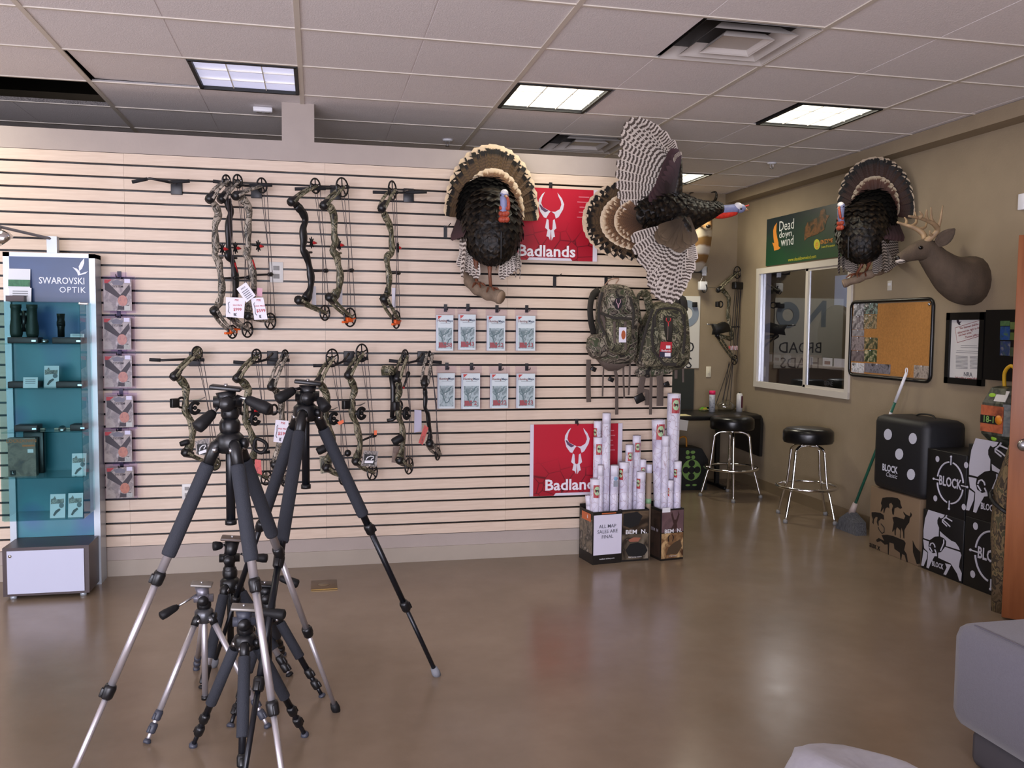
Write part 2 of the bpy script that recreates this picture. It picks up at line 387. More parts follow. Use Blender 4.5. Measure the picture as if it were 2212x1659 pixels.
s1 = wpart('sash', MB().bx(XR-.006, XR+.014, ym-.045, ym-.005, wz0+e, wz1-e).bx(XR-.006, XR+.014, wy0+e, wy0+e+.02, wz0+e, wz1-e).bx(XR-.006, XR+.014, wy0+e, ym, wz0+e, wz0+e+.022).bx(XR-.006, XR+.014, wy0+e, ym, wz1-e-.022, wz1-e), m_wframe)
wpart('track', MB().bx(XR-.004, XR+.02, ym-.072, ym-.05, wz0+e, wz1-e).bx(XR-.004, XR+.02, wy1-e-.018, wy1-e, wz0+e, wz1-e), m_alu)
wpart('pane', MB().bx(XR+.002, XR+.006, wy0+e, ym-.03, wz0+e, wz1-e), m_glass, s1)
wpart('pane', MB().bx(XR+.022, XR+.026, ym-.03, wy1-e, wz0+e, wz1-e), m_glass)
# room behind the window
m_side = mat('side_room_paint', 'b3a39a', .7)
struct('wall_side_room', MB().bx(6.3, 6.42, 2.6, 12.6, 0, 3.6).bx(XR, 6.42, 12.5, 12.62, 0, 3.6).bx(XR, XR+.12, YB+.12, 12.5, 0, 3.6).bx(XR+.12, 6.3, 5.0, 5.1, 0, 3.6).bx(XR+.12, 6.3, 2.6, 2.7, 0, 3.6), m_side)
struct('ceiling_side_room', MB().bx(XR+.12, 6.3, 2.6, 12.5, 2.75, 2.8), m_tile)
area('side_room_added_fill', (5.3, 9.2, 2.7), (.6, .6), (0, 0, 0), 22, (1, .95, .85))  # added fill light so the room behind the glass is not dark
t = Thing('ceiling_light', 'flat out of view ceiling light added to brighten the room behind the sliding window', 'ceiling light', (5.3, 9.2, 2.75)); t.part('diffuser', MB().bx(4.98, 5.62, 8.88, 9.52, 2.72, 2.735), m_lit); t.part('frame', MB().bx(4.96, 5.64, 8.86, 9.54, 2.735, 2.75), m_white)  # invented fixture, out of view, added to house the fill light above
zl = AX(1750, 788, 6.1).z
single('wall_ledge', 'long narrow ledge holding cards behind the sliding window', 'ledge', MB().bx(6.02, 6.3, 8.2, 12.45, zl-.03, zl), m_side, (6.1, 10, zl))
dk = mat('dark_panel', '3a3b40', .6)
single('wall_panel', 'dark grey panel above the ledge behind the sliding window', 'panel', MB().bx(6.27, 6.3, 8.2, 12.45, zl+.12, 2.6), dk, (6.28, 10, zl+.1))
p = AX(1810, 728, 6.22)
single('round_target', 'big round black target standing above the ledge behind the window', 'target', MB().lathe([(0, -.05), (.34, -.05), (.37, -.03), (.37, .03), (.34, .05), (0, .05)], (6.2, p.y, zl+.375), (1, 0, 0), 28), m_black, (6.2, p.y, zl))
a, b2 = AX(1802, 596, 6.25), AX(1836, 668, 6.25)
single('wall_poster', 'pale blue poster on the dark panel behind the window', 'poster', MB().bx(6.262, 6.27, b2.y, a.y, b2.z, a.z), mat('poster_blue', '8fa0c4', .4), (6.26, b2.y, b2.z))
for k, (x0, x1, c) in enumerate([(1660, 1667, 'e9e9f0'), (1671, 1686, 'c9c4c0'), (1694, 1708, 'b4b0b2'), (1748, 1756, 'd0ccd4'), (1778, 1798, 'f2f0f4'), (1802, 1825, 'dcd8e0')]):
    a, b2 = AX(x0, 768, 6.12), AX(x1, 782, 6.12)
    t = Thing('card', ['plain white card at the far end of the ledge behind the window', 'beige card on the ledge behind the window', 'grey card on the ledge behind the window', 'small pale card on the ledge beside the window post', 'white card with red marks on the ledge behind the window', 'wide pale card beside the round target'][k], 'card', (6.12, (a.y+b2.y)/2, zl))
    t.part('sheet', MB().box((6.12, (a.y+b2.y)/2, zl+.05), (.004, abs(a.y-b2.y), .1)), mat('card_'+c, c, .5))
    if k in (1, 4): t.part('print', MB().box((6.117, (a.y+b2.y)/2, zl+.04), (.002, abs(a.y-b2.y)*.6, .04)), mat('card_print', '8b5a58', .5))
for px, lab in ((1745, 'round black stool seat seen through the glass beside the window post'), (1825, 'round black lettered stool seat seen through the glass at the near pane')):
    p = AX(px, 826, 4.95)
    t = Thing('stool', lab, 'stool', (4.95, p.y, 0))
    t.part('seat', MB().lathe([(0, p.z+.03), (.15, p.z+.03), (.17, p.z+.015), (.17, p.z-.04), (.14, p.z-.06), (0, p.z-.06)], (4.95, p.y, 0)), m_blackp)
    t.part('post', MB().cyl((4.95, p.y, .02), (4.95, p.y, p.z-.06), .03), m_chrome)
    t.part('base', MB().lathe([(.22, 0), (.22, .015), (.05, .04), (0, .04)], (4.95, p.y, 0)), m_chrome)
    if px > 1800: t.part('lettering', MB().text('GENE', (4.776, p.y, p.z-.01), (0, -1, 0), (0, 0, 1), .06, .003), mat('letter_pale', 'c4c4c8', .5))
# door, open into the room
m_wood, nt, b = newmat('door_veneer'); lk = nt.links.new
vec = coords(nt, (6, 6, .5)); n = nd(nt, 'ShaderNodeTexNoise', i_Scale=5.0, i_Detail=5.0); lk(vec, n.inputs['Vector'])
rp = ramp(nt, [(.3, '834c2b'), (.7, '955b36')]); lk(n.outputs['Fac'], rp.inputs['Fac']); lk(rp.outputs['Color'], b.inputs['Base Color']); b.inputs['Roughness'].default_value = .3
fe = V((3.70, 4.085, 0)); hg = V((XR-.01, dy0+.02, 0)); dd = (hg-fe).normalized(); dn = V((dd.y, -dd.x, 0)); dn = dn if dn.x < 0 else -dn
dr = struct('door_1', None, None, (hg.x, hg.y, 0)); rot = Matrix.Rotation(math.atan2(dd.y, dd.x), 3, 'Z')
def dpart(n, mb, m, parent=None): return obj(n, mb.mesh(n, m, V((hg.x, hg.y, 0))), parent or dr)
mid = (fe+hg)/2
dpart('door_leaf', MB().box((mid.x, mid.y, 1.055), ((hg-fe).length, .042, 2.09), rot, bev=.002), m_wood)
kb = fe+dd*.075+V((0, 0, .975))
for s in (1, -1):
    k1 = dpart('door_knob', MB().lathe([(0, 0), (.033, 0), (.033, .006), (.012, .01), (.012, .03), (.03, .042), (.031, .058), (.02, .068), (0, .07)], kb+dn*.021*s, dn*s), m_steel)
for z in (.3, 1.05, 1.8): dpart('hinge', MB().cyl(hg+V((0, 0, z-.05)), hg+V((0, 0, z+.05)), .009), m_steel)
struct('trim_2', MB().bx(XR-.015, XR+.13, dy0-.06, dy0, 0, 2.16).bx(XR-.015, XR+.13, dy1, dy1+.06, 0, 2.16).bx(XR-.015, XR+.13, dy0-.06, dy1+.06, 2.1, 2.16), m_wframe)
# small plates
def plate(name, label, cat, c, sx, sy, sz, m): single(name, label, cat, MB().box(c, (sx, sy, sz), bev=.003), m, c)
p = RW(1922, 617); t = Thing('wall_plate', 'small pale card plate on the taupe wall under the deer nose', 'wall plate', p)
t.part('plate', MB().box(p, (.008, .05, .075), bev=.002), mat('plate_pale', 'cfcabd', .4)); t.part('label_strip', MB().box(p-V((.005, 0, -.01)), (.003, .03, .02)), m_white)
p = AY(1530, 803, YB); t = Thing('light_switch', 'cream light switch plate on the nook back wall', 'switch', p)
t.part('plate', MB().box(p-V((0, .004, 0)), (.055, .008, .11), bev=.003), mat('cream', 'e6dfc8', .4)); t.part('toggle', MB().box(p-V((0, .012, 0)), (.012, .012, .028)), mat('cream', 'e6dfc8', .4))
p = RW(2212, 436); single('door_closer', 'small pale box high on the wall beside the open door', 'sensor', MB().box(p-V((.012, 0, 0)), (.024, .05, .1), bev=.004), m_white, p)
# banner
by1, by0 = RW(1658, 520).y, 6.28; bz0, bz1 = 2.2, 2.652
def rp_(px, py, off): return RW(px, py, off)
t = Thing('banner', 'dark green scent control banner hung above the sliding window', 'banner', (XR, (by0+by1)/2, bz0))
m_ban, nt, b = newmat('banner_print'); lk = nt.links.new
vec = coords(nt); sx = nd(nt, 'ShaderNodeSeparateXYZ'); lk(vec, sx.inputs[0]); n = nd(nt, 'ShaderNodeTexNoise', i_Scale=4.0, i_Detail=3.0); lk(vec, n.inputs['Vector'])
ad = nd(nt, 'ShaderNodeMath', operation='MULTIPLY_ADD'); ad.inputs[1].default_value = .35; lk(n.outputs['Fac'], ad.inputs[0]); lk(sx.outputs['Z'], ad.inputs[2])
rp = ramp(nt, [(.1, '0d4a26'), (.35, '123a2a'), (.6, '10242b')]); lk(ad.outputs[0], rp.inputs['Fac']); lk(rp.outputs['Color'], b.inputs['Base Color']); b.inputs['Roughness'].default_value = .4
t.part('board', MB().bx(XR-.012, XR-.002, by0, by1, bz0, bz1), m_ban)
o3 = lambda x, y: RW(1640+x/9.218, 420+y/9.218, .013)
m_org = mat('print_orange', 'd9872f', .5); m_prw = mat('print_white', 'd6d8d6', .5); m_yel = mat('print_yellow', 'c3bf2e', .5)
t.part('flame_arrow', MB().prism([o3(*q) for q in [(355, 560), (345, 640), (340, 740), (360, 860), (385, 960), (385, 1030), (425, 1065), (380, 1100), (300, 1120), (290, 1040), (262, 960), (300, 970), (285, 850), (280, 720), (300, 640)]], (-.001, 0, 0)), m_org)
t.part('lettering', MB().text('Dead', o3(545, 620), (0, -1, 0), (0, 0, 1), .135, .001, sx=.95).text('down', o3(525, 790), (0, -1, 0), (0, 0, 1), .09, .001, sx=1.15).text('wind', o3(560, 935), (0, -1, 0), (0, 0, 1), .125, .001, sx=.95), m_prw)
t.part('roundel', MB().prism([o3(1150+62*math.cos(k*math.pi/12), 995+105*math.sin(k*math.pi/12)) for k in range(24)], (-.001, 0, 0)), m_yel)
t.part('letter_e', MB().text('e', o3(1150, 995)-V((.001, 0, 0)), (0, -1, 0), (0, 0, 1), .12, .001), m_org)
t.part('enzyme_lettering', MB().text('ENZYME', o3(1345, 935), (0, -1, 0), (0, 0, 1), .05, .001, bold=.01), m_org)
t.part('small_lettering', MB().text('Scent Prevention', o3(1375, 1030), (0, -1, 0), (0, 0, 1), .03, .001, bold=.01).text('www.deaddownwind.com', o3(850, 1270), (0, -1, 0), (0, 0, 1), .045, .001), m_yel)
t.part('hunter_picture', MB().prism([o3(*q) for q in [(1270, 280), (1320, 300), (1330, 400), (1400, 420), (1340, 520), (1300, 700), (1150, 800), (960, 860), (900, 930), (900, 700), (960, 560), (1120, 480), (1200, 430), (1220, 330)]], (-.0008, 0, 0)), photo('hunter_print', ['14261e', '3a3020', '7a4f2c', '1d3226'], 14))
# cork board with snapshots
cy1, cy0, cz0, cz1 = 6.487, 5.502, 1.218, 1.813
t = Thing('cork_board', 'cork notice board with black rounded frame on the taupe wall', 'notice board', (XR, (cy0+cy1)/2, cz0))
t.part('cork', MB().bx(XR-.012, XR-.001, cy0+.02, cy1-.02, cz0+.02, cz1-.02), mat('cork', 'b07a3c', .85, var=.12, vscale=60, bump=.3, bscale=120))
c2 = .05; fp = []
for (yy, zz, a0) in ((cy1-c2, cz1-c2, 0), (cy0+c2, cz1-c2, 90), (cy0+c2, cz0+c2, 180), (cy1-c2, cz0+c2, 270)):
    for k in range(5):
        an = R(a0+90*k/4); fp.append(V((XR-.012, yy+c2*math.cos(an), zz+c2*math.sin(an))))
t.part('frame', MB().tube(fp, .013, 8, closed=True), m_blackp)
o2 = lambda x, y, off=.014: RW(1812+x/5.53, 620+y/5.53, off)
pcols = [['20242a', '8a8a90', 'e2e2e6'], ['3a5a48', '8fa39a', '14100e', 'd8d4cc'], ['2e2a2c', '847c80', 'c8c4c4'], ['6a5a3e', 'b09a78', '4a4a32', 'd8cdb8'], ['6e6a70', 'a8a4a8'], ['3a3234', '9a8e90', '6a5e62'], ['1c2a18', '5a5a40', 'c8a878'], ['4a3e42', '8a7e80'], ['121410', '4a5a3a', 'd8c8a0'], ['8a8890', 'e4e4e8', '1c1e24'], ['5a565c', '88848c', '23242a'], ['2a2224', 'b0a498', '7a6e68']]
plab = ['snapshot of a hunter against snow at the top corner of the cork board', 'snapshot with teal sky pinned high on the cork board', 'grey snapshot under the snowy one on the cork board', 'tan snapshot of a hunter and animal on the cork board', 'short pale grey snapshot on the cork board', 'busy purple grey snapshot on the cork board edge', 'dark green snapshot of a hunter on the cork board', 'brown grey snapshot low on the cork board edge', 'dark snapshot of a pale animal on the cork board', 'snapshot of three figures on white at the lower corner', 'wide grey snapshot along the bottom of the cork board', 'lone snapshot in the far lower corner of the cork board']
for k, r_ in enumerate([(175, 200, 300, 345), (305, 195, 460, 325), (165, 345, 300, 510), (300, 330, 450, 500), (160, 510, 300, 590), (150, 590, 300, 760), (305, 600, 460, 745), (150, 755, 300, 895), (305, 745, 450, 900), (150, 900, 300, 1030), (305, 905, 615, 1045), (895, 930, 1080, 1100)]):
    a, b2 = o2(r_[0], r_[1]), o2(r_[2], r_[3]); c = (a+b2)/2
    t = Thing('snapshot', plab[k], 'photo', c, 'snapshots pinned on the cork board')
    t.part('print', MB().box(c+V((.0008, 0, 0)), (.0015, abs(a.y-b2.y)*.98, abs(a.z-b2.z)*.98)), photo('snap_%d' % k, pcols[k], 26))
    t.part('pin', MB().ball(c+V((-.004, 0, abs(a.z-b2.z)*.44)), .005, n=8, m=5), m_white)
p = o2(1083, 205, .016); single('push_pin', 'grey pin at the top corner of the cork board', 'pin', MB().ball(p, .012, n=10, m=6), m_steel, p)
# framed creed
t = Thing('framed_notice', 'white printed notice in a wide black frame under the deer', 'framed print', (XR, 5.14, 1.215))
o4 = lambda x, y, off=.02: RW(2030+x/7.539, 640+y/7.539, off)
fy1, fy0, fz0, fz1 = 5.342, 4.985, 1.222, 1.71
t.part('frame', MB().bx(XR-.03, XR-.001, fy0, fy0+.042, fz0, fz1).bx(XR-.03, XR-.001, fy1-.036, fy1, fz0, fz1).bx(XR-.03, XR-.001, fy0, fy1, fz0, fz0+.042).bx(XR-.03, XR-.001, fy0, fy1, fz1-.05, fz1), m_blackp)
t.part('sheet', MB().bx(XR-.014, XR-.004, fy0+.03, fy1-.03, fz0+.03, fz1-.03), mat('paper', 'd6d4d2', .6))
red = mat('print_red', '8e2b2b', .6); gry = mat('print_grey', '63636a', .6); q = .0145
ax = (o4(720, 390, q)-o4(250, 510, q)).normalized(); az = V((1, 0, 0)).cross(ax) ; az = az if az.z > 0 else -az
fr = [o4(250, 515, q), o4(690, 380, q), o4(730, 625, q), o4(285, 755, q)]
t.part('stamp_border', MB().tube(fr, .0016, 4, closed=True), red)
tm = MB()
for s, x, y in (('"No freeman shall be', 475, 490), ('debarred the right to keep', 485, 550), ('and bear arms."', 420, 612), ('- Thomas Jefferson', 530, 645)): tm.text(s, o4(x, y, q), ax, az, .021, .001, bold=.01)
t.part('stamp_lettering', tm, red)
t.part('emblem', MB().prism([o4(*k_, q) for k_ in [(275, 380), (305, 380), (325, 420), (355, 405), (330, 440), (340, 470), (310, 465), (280, 425)]], (-.001, 0, 0)), mat('print_navy', '2a2030', .6))
tm = MB()
for y, x0, x1 in [(800, 345, 610), (832, 340, 630), (885, 275, 695), (912, 265, 685)]+[(970+k_*22, 262, 455) for k_ in range(10)]+[(975+k_*22, 492, 690) for k_ in range(10)]:
    a, b2 = o4(x0, y, q), o4(x1, y+ (x1-x0)*.03, q); tm.bx(XR-q-.001, XR-q, min(a.y, b2.y), max(a.y, b2.y), a.z-.0012, a.z+.0012)
t.part('text_lines', tm, gry)
t.part('title', MB().text('NRA', o4(460, 1275, q), (0, -1, 0), (0, 0, 1), .04, .001, bold=.015), gry)
t.part('footer', MB().text('Join today at www.NRA.com', o4(465, 1335, q), (0, -1, 0), (0, 0, 1), .021, .001, bold=.015), red)
t = Thing('picture_frame', 'black frame of small green and blue photos next to the notice', 'framed print', (XR, 4.8, 1.3))
t.part('frame', MB().bx(XR-.04, XR-.001, 4.56, 4.96, 1.27, 1.722), m_blackp)
for k, (r_, cs) in enumerate([((990, 400, 1140, 480), ['3a5a3a', '5a7a50']), ((990, 490, 1140, 715), ['2a4a30', '24468a', '4a6a44']), ((990, 730, 1140, 970), ['8a8a84', '2a3a6a', '4a5a4a']), ((1150, 420, 1250, 540), ['4a5a30', '6a7a4a']), ((1150, 590, 1240, 715), ['4a5a30', '5a6a3a']), ((1150, 830, 1230, 980), ['3a4a34', '5a5a4a'])]):
    a, b2 = o4(r_[0], r_[1], .041), o4(r_[2], r_[3], .041); c = (a+b2)/2
    t.part('photo', MB().box(c, (.003, abs(a.y-b2.y), abs(a.z-b2.z))), photo('fr_%d' % k, cs, 22))
# ---- stools
def make_stool():
    t = Thing('bar_stool', 'chrome bar stool with black seat beside the block targets', 'stool', (0, 0, 0), 'chrome bar stools')
    t.part('seat', MB().lathe([(0, .775), (.12, .773), (.178, .764), (.2, .745), (.204, .72), (.204, .665), (.196, .648), (.15, .64), (0, .64)], n=36), mat('black_vinyl', '0f0f11', .28, bump=.05, bscale=30))
    t.part('swivel_plate', MB().lathe([(.1, .628), (.1, .64), (0, .64)], n=20), m_chrome)
    for k in range(4):
        an = R(45+90*k); d = V((math.cos(an), math.sin(an), 0))
        pts = smooth_pts([d*.02+V((0, 0, .62)), d*.11+V((0, 0, .615)), d*.158+V((0, 0, .58)), d*.165+V((0, 0, .53)), d*.195+V((0, 0, .285)), d*.215+V((0, 0, .24)), d*.275+V((0, 0, .015))], 5)
        l = t.part('leg', MB().tube(pts, .0125, 10), m_chrome)
        t.part('foot_cap', MB().lathe([(.018, 0), (.019, .02), (.014, .03)], d*.277, n=12), mat('grey_cap', '8b8b8b', .5), l)
    t.part('foot_ring', MB().tube([(.243*math.cos(R(a)), .243*math.sin(R(a)), .28) for a in range(0, 360, 10)], .012, 10, closed=True), m_chrome)
    for k in range(4):
        an = R(45+90*k); d = V((math.cos(an), math.sin(an), 0)); t.part('ring_bracket', MB().cyl(d*.2+V((0, 0, .28)), d*.245+V((0, 0, .28)), .01, 8), m_chrome)
    return t.o
so = make_stool(); so.location = (4.005, 6.6, 0); so.rotation_euler.z = R(-21)
dup(so, (3.815, 7.6, 0), R(24), 'chrome bar stool with black seat pushed up to the black desk', 'chrome bar stools')
# ---- desk
m_desk = mat('desk_black', '131314', .4, var=.1)
t = Thing('desk', 'black topped work desk against the nook back wall with hanging leaf', 'desk', (3.5, 8.2, 0))
t.part('top', MB().bx(2.75, 4.26, 7.86, 8.5, .7, .745, bev=.012), m_desk)
lf = [V((4.255, 8.48, .70)), V((4.255, 8.48, .36)), V((4.255, 7.88, .335)), V((4.255, 7.872, .66)), V((4.255, 7.885, .71)), V((4.255, 7.92, .735)), V((4.255, 8.0, .745)), V((4.255, 8.48, .745))]
t.part('drop_leaf', MB().prism(lf, (.03, 0, 0)), m_desk)
for x in (2.95, 3.95):
    l = t.part('leg', MB().bx(x-.02, x+.02, 8.16, 8.2, .03, .70), m_blackp); t.part('foot', MB().bx(x-.03, x+.03, 7.95, 8.4, 0, .03, bev=.008), m_blackp, l)
t.part('rail', MB().bx(2.95, 3.95, 8.17, 8.19, .2, .23), m_blackp)
dz = .745
def can(p, r, h, body, cap, label, capc):
    t = Thing('spray_can', label, 'spray can', (p.x, p.y, dz))
    t.part('body', MB().lathe([(0, 0), (r, 0), (r, h*.86), (r*.75, h*.93), (r*.4, h*.94), (0, h*.94)], (p.x, p.y, dz)), body)
    if capc: t.part('cap', MB().lathe([(r*1.02, h*.82), (r*1.02, h*.99), (r*.9, h), (0, h)], (p.x, p.y, dz)), cap)
    else: t.part('nozzle', MB().lathe([(r*.25, h*.93), (r*.22, h), (0, h)], (p.x, p.y, dz), n=10), cap)
    return t
p = AY(1538, 880, 8.25); can(p, .031, .215, photo('can_silver', ['aab0b8', 'd8dade', '8a92a0'], 40), mat('hot_pink', 'f0306a', .4), 'silver spray can with hot pink cap on the desk', True)
p = AY(1597, 880, 8.25); tt = can(p, .031, .2, mat('can_white', 'd8d6d4', .35), m_blackp, 'white spray can with maroon stripe and black nozzle on the desk', False)
tt.part('stripe', MB().lathe([(.0316, .04), (.0316, .165)], (p.x, p.y, dz), n=24) if False else MB().box((p.x+.012, p.y-.0285, dz+.1), (.018, .006, .12)), mat('maroon', '4a1626', .4))
# clear plastic bag
p = AY(1568, 880, 8.3); bag = MB(); rings = []
for i in range(7):
    z = dz+.004+.115*i/6; rr = .075*math.sin(math.pi*(.25+.7*i/6))+.01
    rings.append([V((p.x+rr*1.15*(1+.18*math.sin(3*a+i*1.3))*math.cos(a), p.y+rr*.8*(1+.18*math.sin(4*a+i))*math.sin(a), z)) for a in [2*math.pi*k/16 for k in range(16)]])
bag.loft(rings); single('plastic_bag', 'crumpled clear plastic bag on the desk between the spray cans', 'bag', bag, glassmat('clear_plastic', 'e4e6e4', .12), (p.x, p.y, dz))
p = FL(1490, 897, dz); single('envelope', 'cream paper sheet lying at the front of the desk', 'paper', MB().box((3.28, 7.97, dz+.002), (.5, .16, .003), Matrix.Rotation(R(-4), 3, 'Z')), mat('cream_paper', 'd8cfa0', .7), (3.28, 7.97, dz))
for k, (px, py, c, lab) in enumerate([(1497, 879, 'd2562a', 'orange vane arrow tool lying on the desk'), (1503, 881, '2a8a5a', 'teal green vane packet on the desk'), (1516, 886, '7ac23a', 'bright green vane packet on the desk'), (1523, 888, 'c8c03a', 'yellow green vane packet by the silver can')]):
    p = FL(px, py, dz); p = V((p.x, min(p.y, 8.42), dz))
    t = Thing('vane_pack', lab, 'arrow vanes', p)
    t.part('pack', MB().box(p+V((0, 0, .008)), (.075, .04, .016), Matrix.Rotation(R(20*k-25), 3, 'Z'), bev=.003), mat('vane_base_%d' % k, ['7a6a58', 'd0d8d4', '8a9a50', '5a5a40'][k], .5))
    t.part('vane', MB().prism([p+V((-.03, 0, .016)), p+V((.03, 0, .016)), p+V((.015, 0, .036)), p+V((-.01, 0, .034))], (0, .003, 0)), mat('vane_'+c, c, .5))
p = FL(1478, 890, dz); single('tool_tray', 'dark flat tool tray on the desk in front of the dark board', 'tray', MB().box((3.28, 8.2, dz+.012), (.44, .2, .024), bev=.005), mat('tray_dark', '2a241e', .5), (3.28, 8.2, dz))
a, b2 = AY(1449, 797, YB-.02), AY(1497, 885, YB-.02)
single('dark_board', 'plain dark green grey board standing on the desk below the sign', 'board', MB().bx(3.05, b2.x, YB-.03, YB-.01, dz, AY(1470, 797, YB).z), mat('board_dark', '2f332f', .6), (3.4, YB-.02, dz))
single('note_paper', 'small white note taped under the desk edge', 'note', MB().box(AY(1473, 918, 7.855), (.12, .003, .1), Matrix.Rotation(R(8), 3, 'Y')), mat('paper', 'd6d4d2', .6), AY(1473, 922, 7.855))
# sign on the far wall
sx0, sx1, sz0, sz1 = 3.05, 3.9, 1.175, 1.922
t = Thing('broadhead_sign', 'white hand lettered sign on the nook back wall behind the backpacks', 'sign', (3.5, YB, sz0))
t.part('board', MB().bx(sx0, sx1, YB-.01, YB-.001, sz0, sz1), mat('sign_white', 'd9d6cf', .6))
c = AY(1483, 677, YB-.011); ro, ri = .135, .065; rg = MB(); n = 32; vs = []; fs = []
for k in range(n):
    a = 2*math.pi*k/n
    for r_ in (ro, ri):
        for yy in (0, -.004): vs.append(c+V((r_*math.cos(a), yy, 1.02*r_*math.sin(a))))
for k in range(n):
    i, j = 4*k, 4*((k+1) % n); fs += [(i+1, j+1, j+3, i+3), (i, i+2, j+2, j), (i, j, j+1, i+1), (i+2, i+3, j+3, j+2)]
rg.add(vs, fs); m_sg = mat('sign_grey', '8b97a6', .5); t.part('letter_o', rg, m_sg)
t.part('letter_n', MB().text('N', c-V((.36, 0, 0)), (1, 0, 0), (0, 0, 1), .38, .002, bold=.03), m_sg)
m_pen = mat('pen_black', '2a2a2c', .5)
t.part('lettering', MB().text('BROAD', (sx1-.33, YB-.0105, AY(1495, 751, YB).z), (1, 0, 0), (0, 0, 1), .165, .001).text('HEADS', (sx1-.33, YB-.0105, AY(1495, 785, YB).z), (1, 0, 0), (0, 0, 1), .165, .001), m_pen)
single('binder_clip', 'black clip on the grey letter of the white sign', 'clip', MB().box(AY(1501, 658, YB-.03), (.05, .025, .05), bev=.004), m_black, AY(1501, 658, YB-.03))
# bow scale on the far wall
p = AY(1518, 583, YB-.05); t = Thing('bow_scale', 'wall mounted bow scale with black bar and white hook head', 'scale', (p.x, YB, p.z))
t.part('bar', MB().bx(p.x-.14, p.x+.05, YB-.06, YB-.01, p.z-.03, p.z+.03, bev=.006), m_blackp)
t.part('bracket', MB().bx(p.x-.02, p.x+.03, YB-.08, YB-.06, p.z-.06, p.z+.035), m_steel)
t.part('link', MB().tube([p+V((0, -.02, -.05)), p+V((-.03, -.02, -.12)), p+V((.03, -.02, -.12))], .004, 6, closed=True), m_steel)
t.part('head', MB().bx(p.x-.045, p.x+.04, YB-.09, YB-.03, p.z-.21, p.z-.12, bev=.008), m_white)
t.part('hook', MB().tube(smooth_pts([p+V((.02, -.045, -.15)), p+V((.03, -.045, -.2)), p+V((0, -.045, -.235)), p+V((-.025, -.045, -.21))], 4), .006, 8), m_blackp)
t.part('cord', MB().tube([p+V((.03, -.02, -.18)), p+V((.25, -.02, -.185))], .0025, 5), m_steel)
# black target bag with green discs under the desk
tb = V((3.52, 8.12, 0)); t = Thing('target_bag', 'black foam target with green discs and orange handle under the desk', 'target', tb)
hw, hh = .24, .43; oc = [(-hw, 0), (hw, 0), (hw+.01, .3), (hw*.75, hh-.02), (-hw*.75, hh), (-hw, .34)]
t.part('body', MB().prism([tb+V((x, -.12, z)) for x, z in oc], (0, .26, 0)), mat('target_black', '15191a', .55, bump=.1, bscale=30))
grn = mat('print_green', '7faa5a', .5)
def disc(cx, cz, rx, rz, n=20): return [tb+V((cx+rx*math.cos(2*math.pi*k/n), -.1205, cz+rz*math.sin(2*math.pi*k/n))) for k in range(n)]
cd = (.075, .2)
for cx in (.075, -.16):
    d_ = t.part('green_disc', MB().prism(disc(cx, .2, .1, .105), (0, -.002, 0)), grn)
    cr = MB()
    for (ux, uz) in ((0, 0), (.06, 0), (-.06, 0), (0, .065), (0, -.065)): cr.prism([q+V((0, -.002, 0)) for q in disc(cx+ux, .2+uz, .034, .034, 12)], (0, -.001, 0))
    t.part('black_cross', cr, mat('target_black', '15191a', .55), d_)
for (cx, cz, rx, rz) in ((.03, .375, .02, .022), (.085, .375, .025, .016), (.035, .325, .026, .016), (.09, .325, .02, .02), (.04, .05, .025, .01), (.11, .05, .025, .01)): t.part('green_mark', MB().prism(disc(cx, cz, rx, rz, 12), (0, -.002, 0)), grn)
t.part('handle', MB().tube(smooth_pts([tb+V((-.03, 0, hh-.01)), tb+V((-.005, 0, hh+.07)), tb+V((.06, 0, hh+.075)), tb+V((.07, 0, hh-.02))], 5), .009, 8), mat('orange_strap', 'c8862a', .5))
# ---- block targets along the right wall
m_blk = mat('block_black', '0c0c0f', .5, var=.15, vscale=20); m_prt = mat('block_print', 'b9b8c4', .6)
XF = 3.95
q7 = lambda x, y: AX(1870+x/7.213, 1040+y/7.213, XF)
deer = [[(980, 440), (1235, 520), (1215, 560), (1175, 575), (1145, 550), (1120, 600), (1120, 660), (1145, 720), (1140, 855), (1080, 860), (1020, 900), (1000, 915), (905, 880), (905, 760), (930, 580)],
        [(1160, 775), (1220, 830), (1330, 920), (1400, 950), (1450, 1020), (1470, 1070), (1255, 1005), (1260, 930), (1230, 890), (1165, 855)],
        [(900, 905), (990, 935), (980, 1000), (995, 1070), (1050, 1120), (1110, 1110), (1115, 1165), (1075, 1165), (1040, 1230), (1010, 1290), (985, 1355), (950, 1340), (970, 1210), (975, 1100), (915, 1040)],
        [(905, 1060), (965, 1110), (955, 1200), (905, 1320), (868, 1310), (890, 1180)],
        [(1135, 1110), (1180, 1100), (1240, 1020), (1475, 1100), (1495, 1150), (1470, 1230), (1455, 1330), (1500, 1430), (1490, 1555), (1460, 1545), (1430, 1440), (1330, 1280), (1300, 1265), (1135, 1190)],
        [(1240, 1275), (1335, 1300), (1300, 1370), (1255, 1460), (1215, 1445), (1265, 1340)]]
dstr = [[(1265, 530), (1250, 560), (1200, 600), (1200, 630), (1270, 700)], [(1250, 560), (1350, 620)], [(1205, 600), (1255, 640), (1320, 705)], [(1005, 1000), (1020, 965), (1050, 960), (1075, 990), (1085, 1030)], [(1000, 1020), (1040, 1095)], [(1080, 1060), (1100, 1110)], [(1220, 905), (1220, 960), (1170, 1080)]]
def block(label, y0, y1, z0, h, m=None, x0=XF, bev=.004, cat='archery target'):
    t = Thing('block_target', label, cat, (x0+.16, (y0+y1)/2, z0)); t.part('body', MB().bx(x0, x0+.33, y0, y1, z0, z0+h, bev=bev), m or m_blk); return t
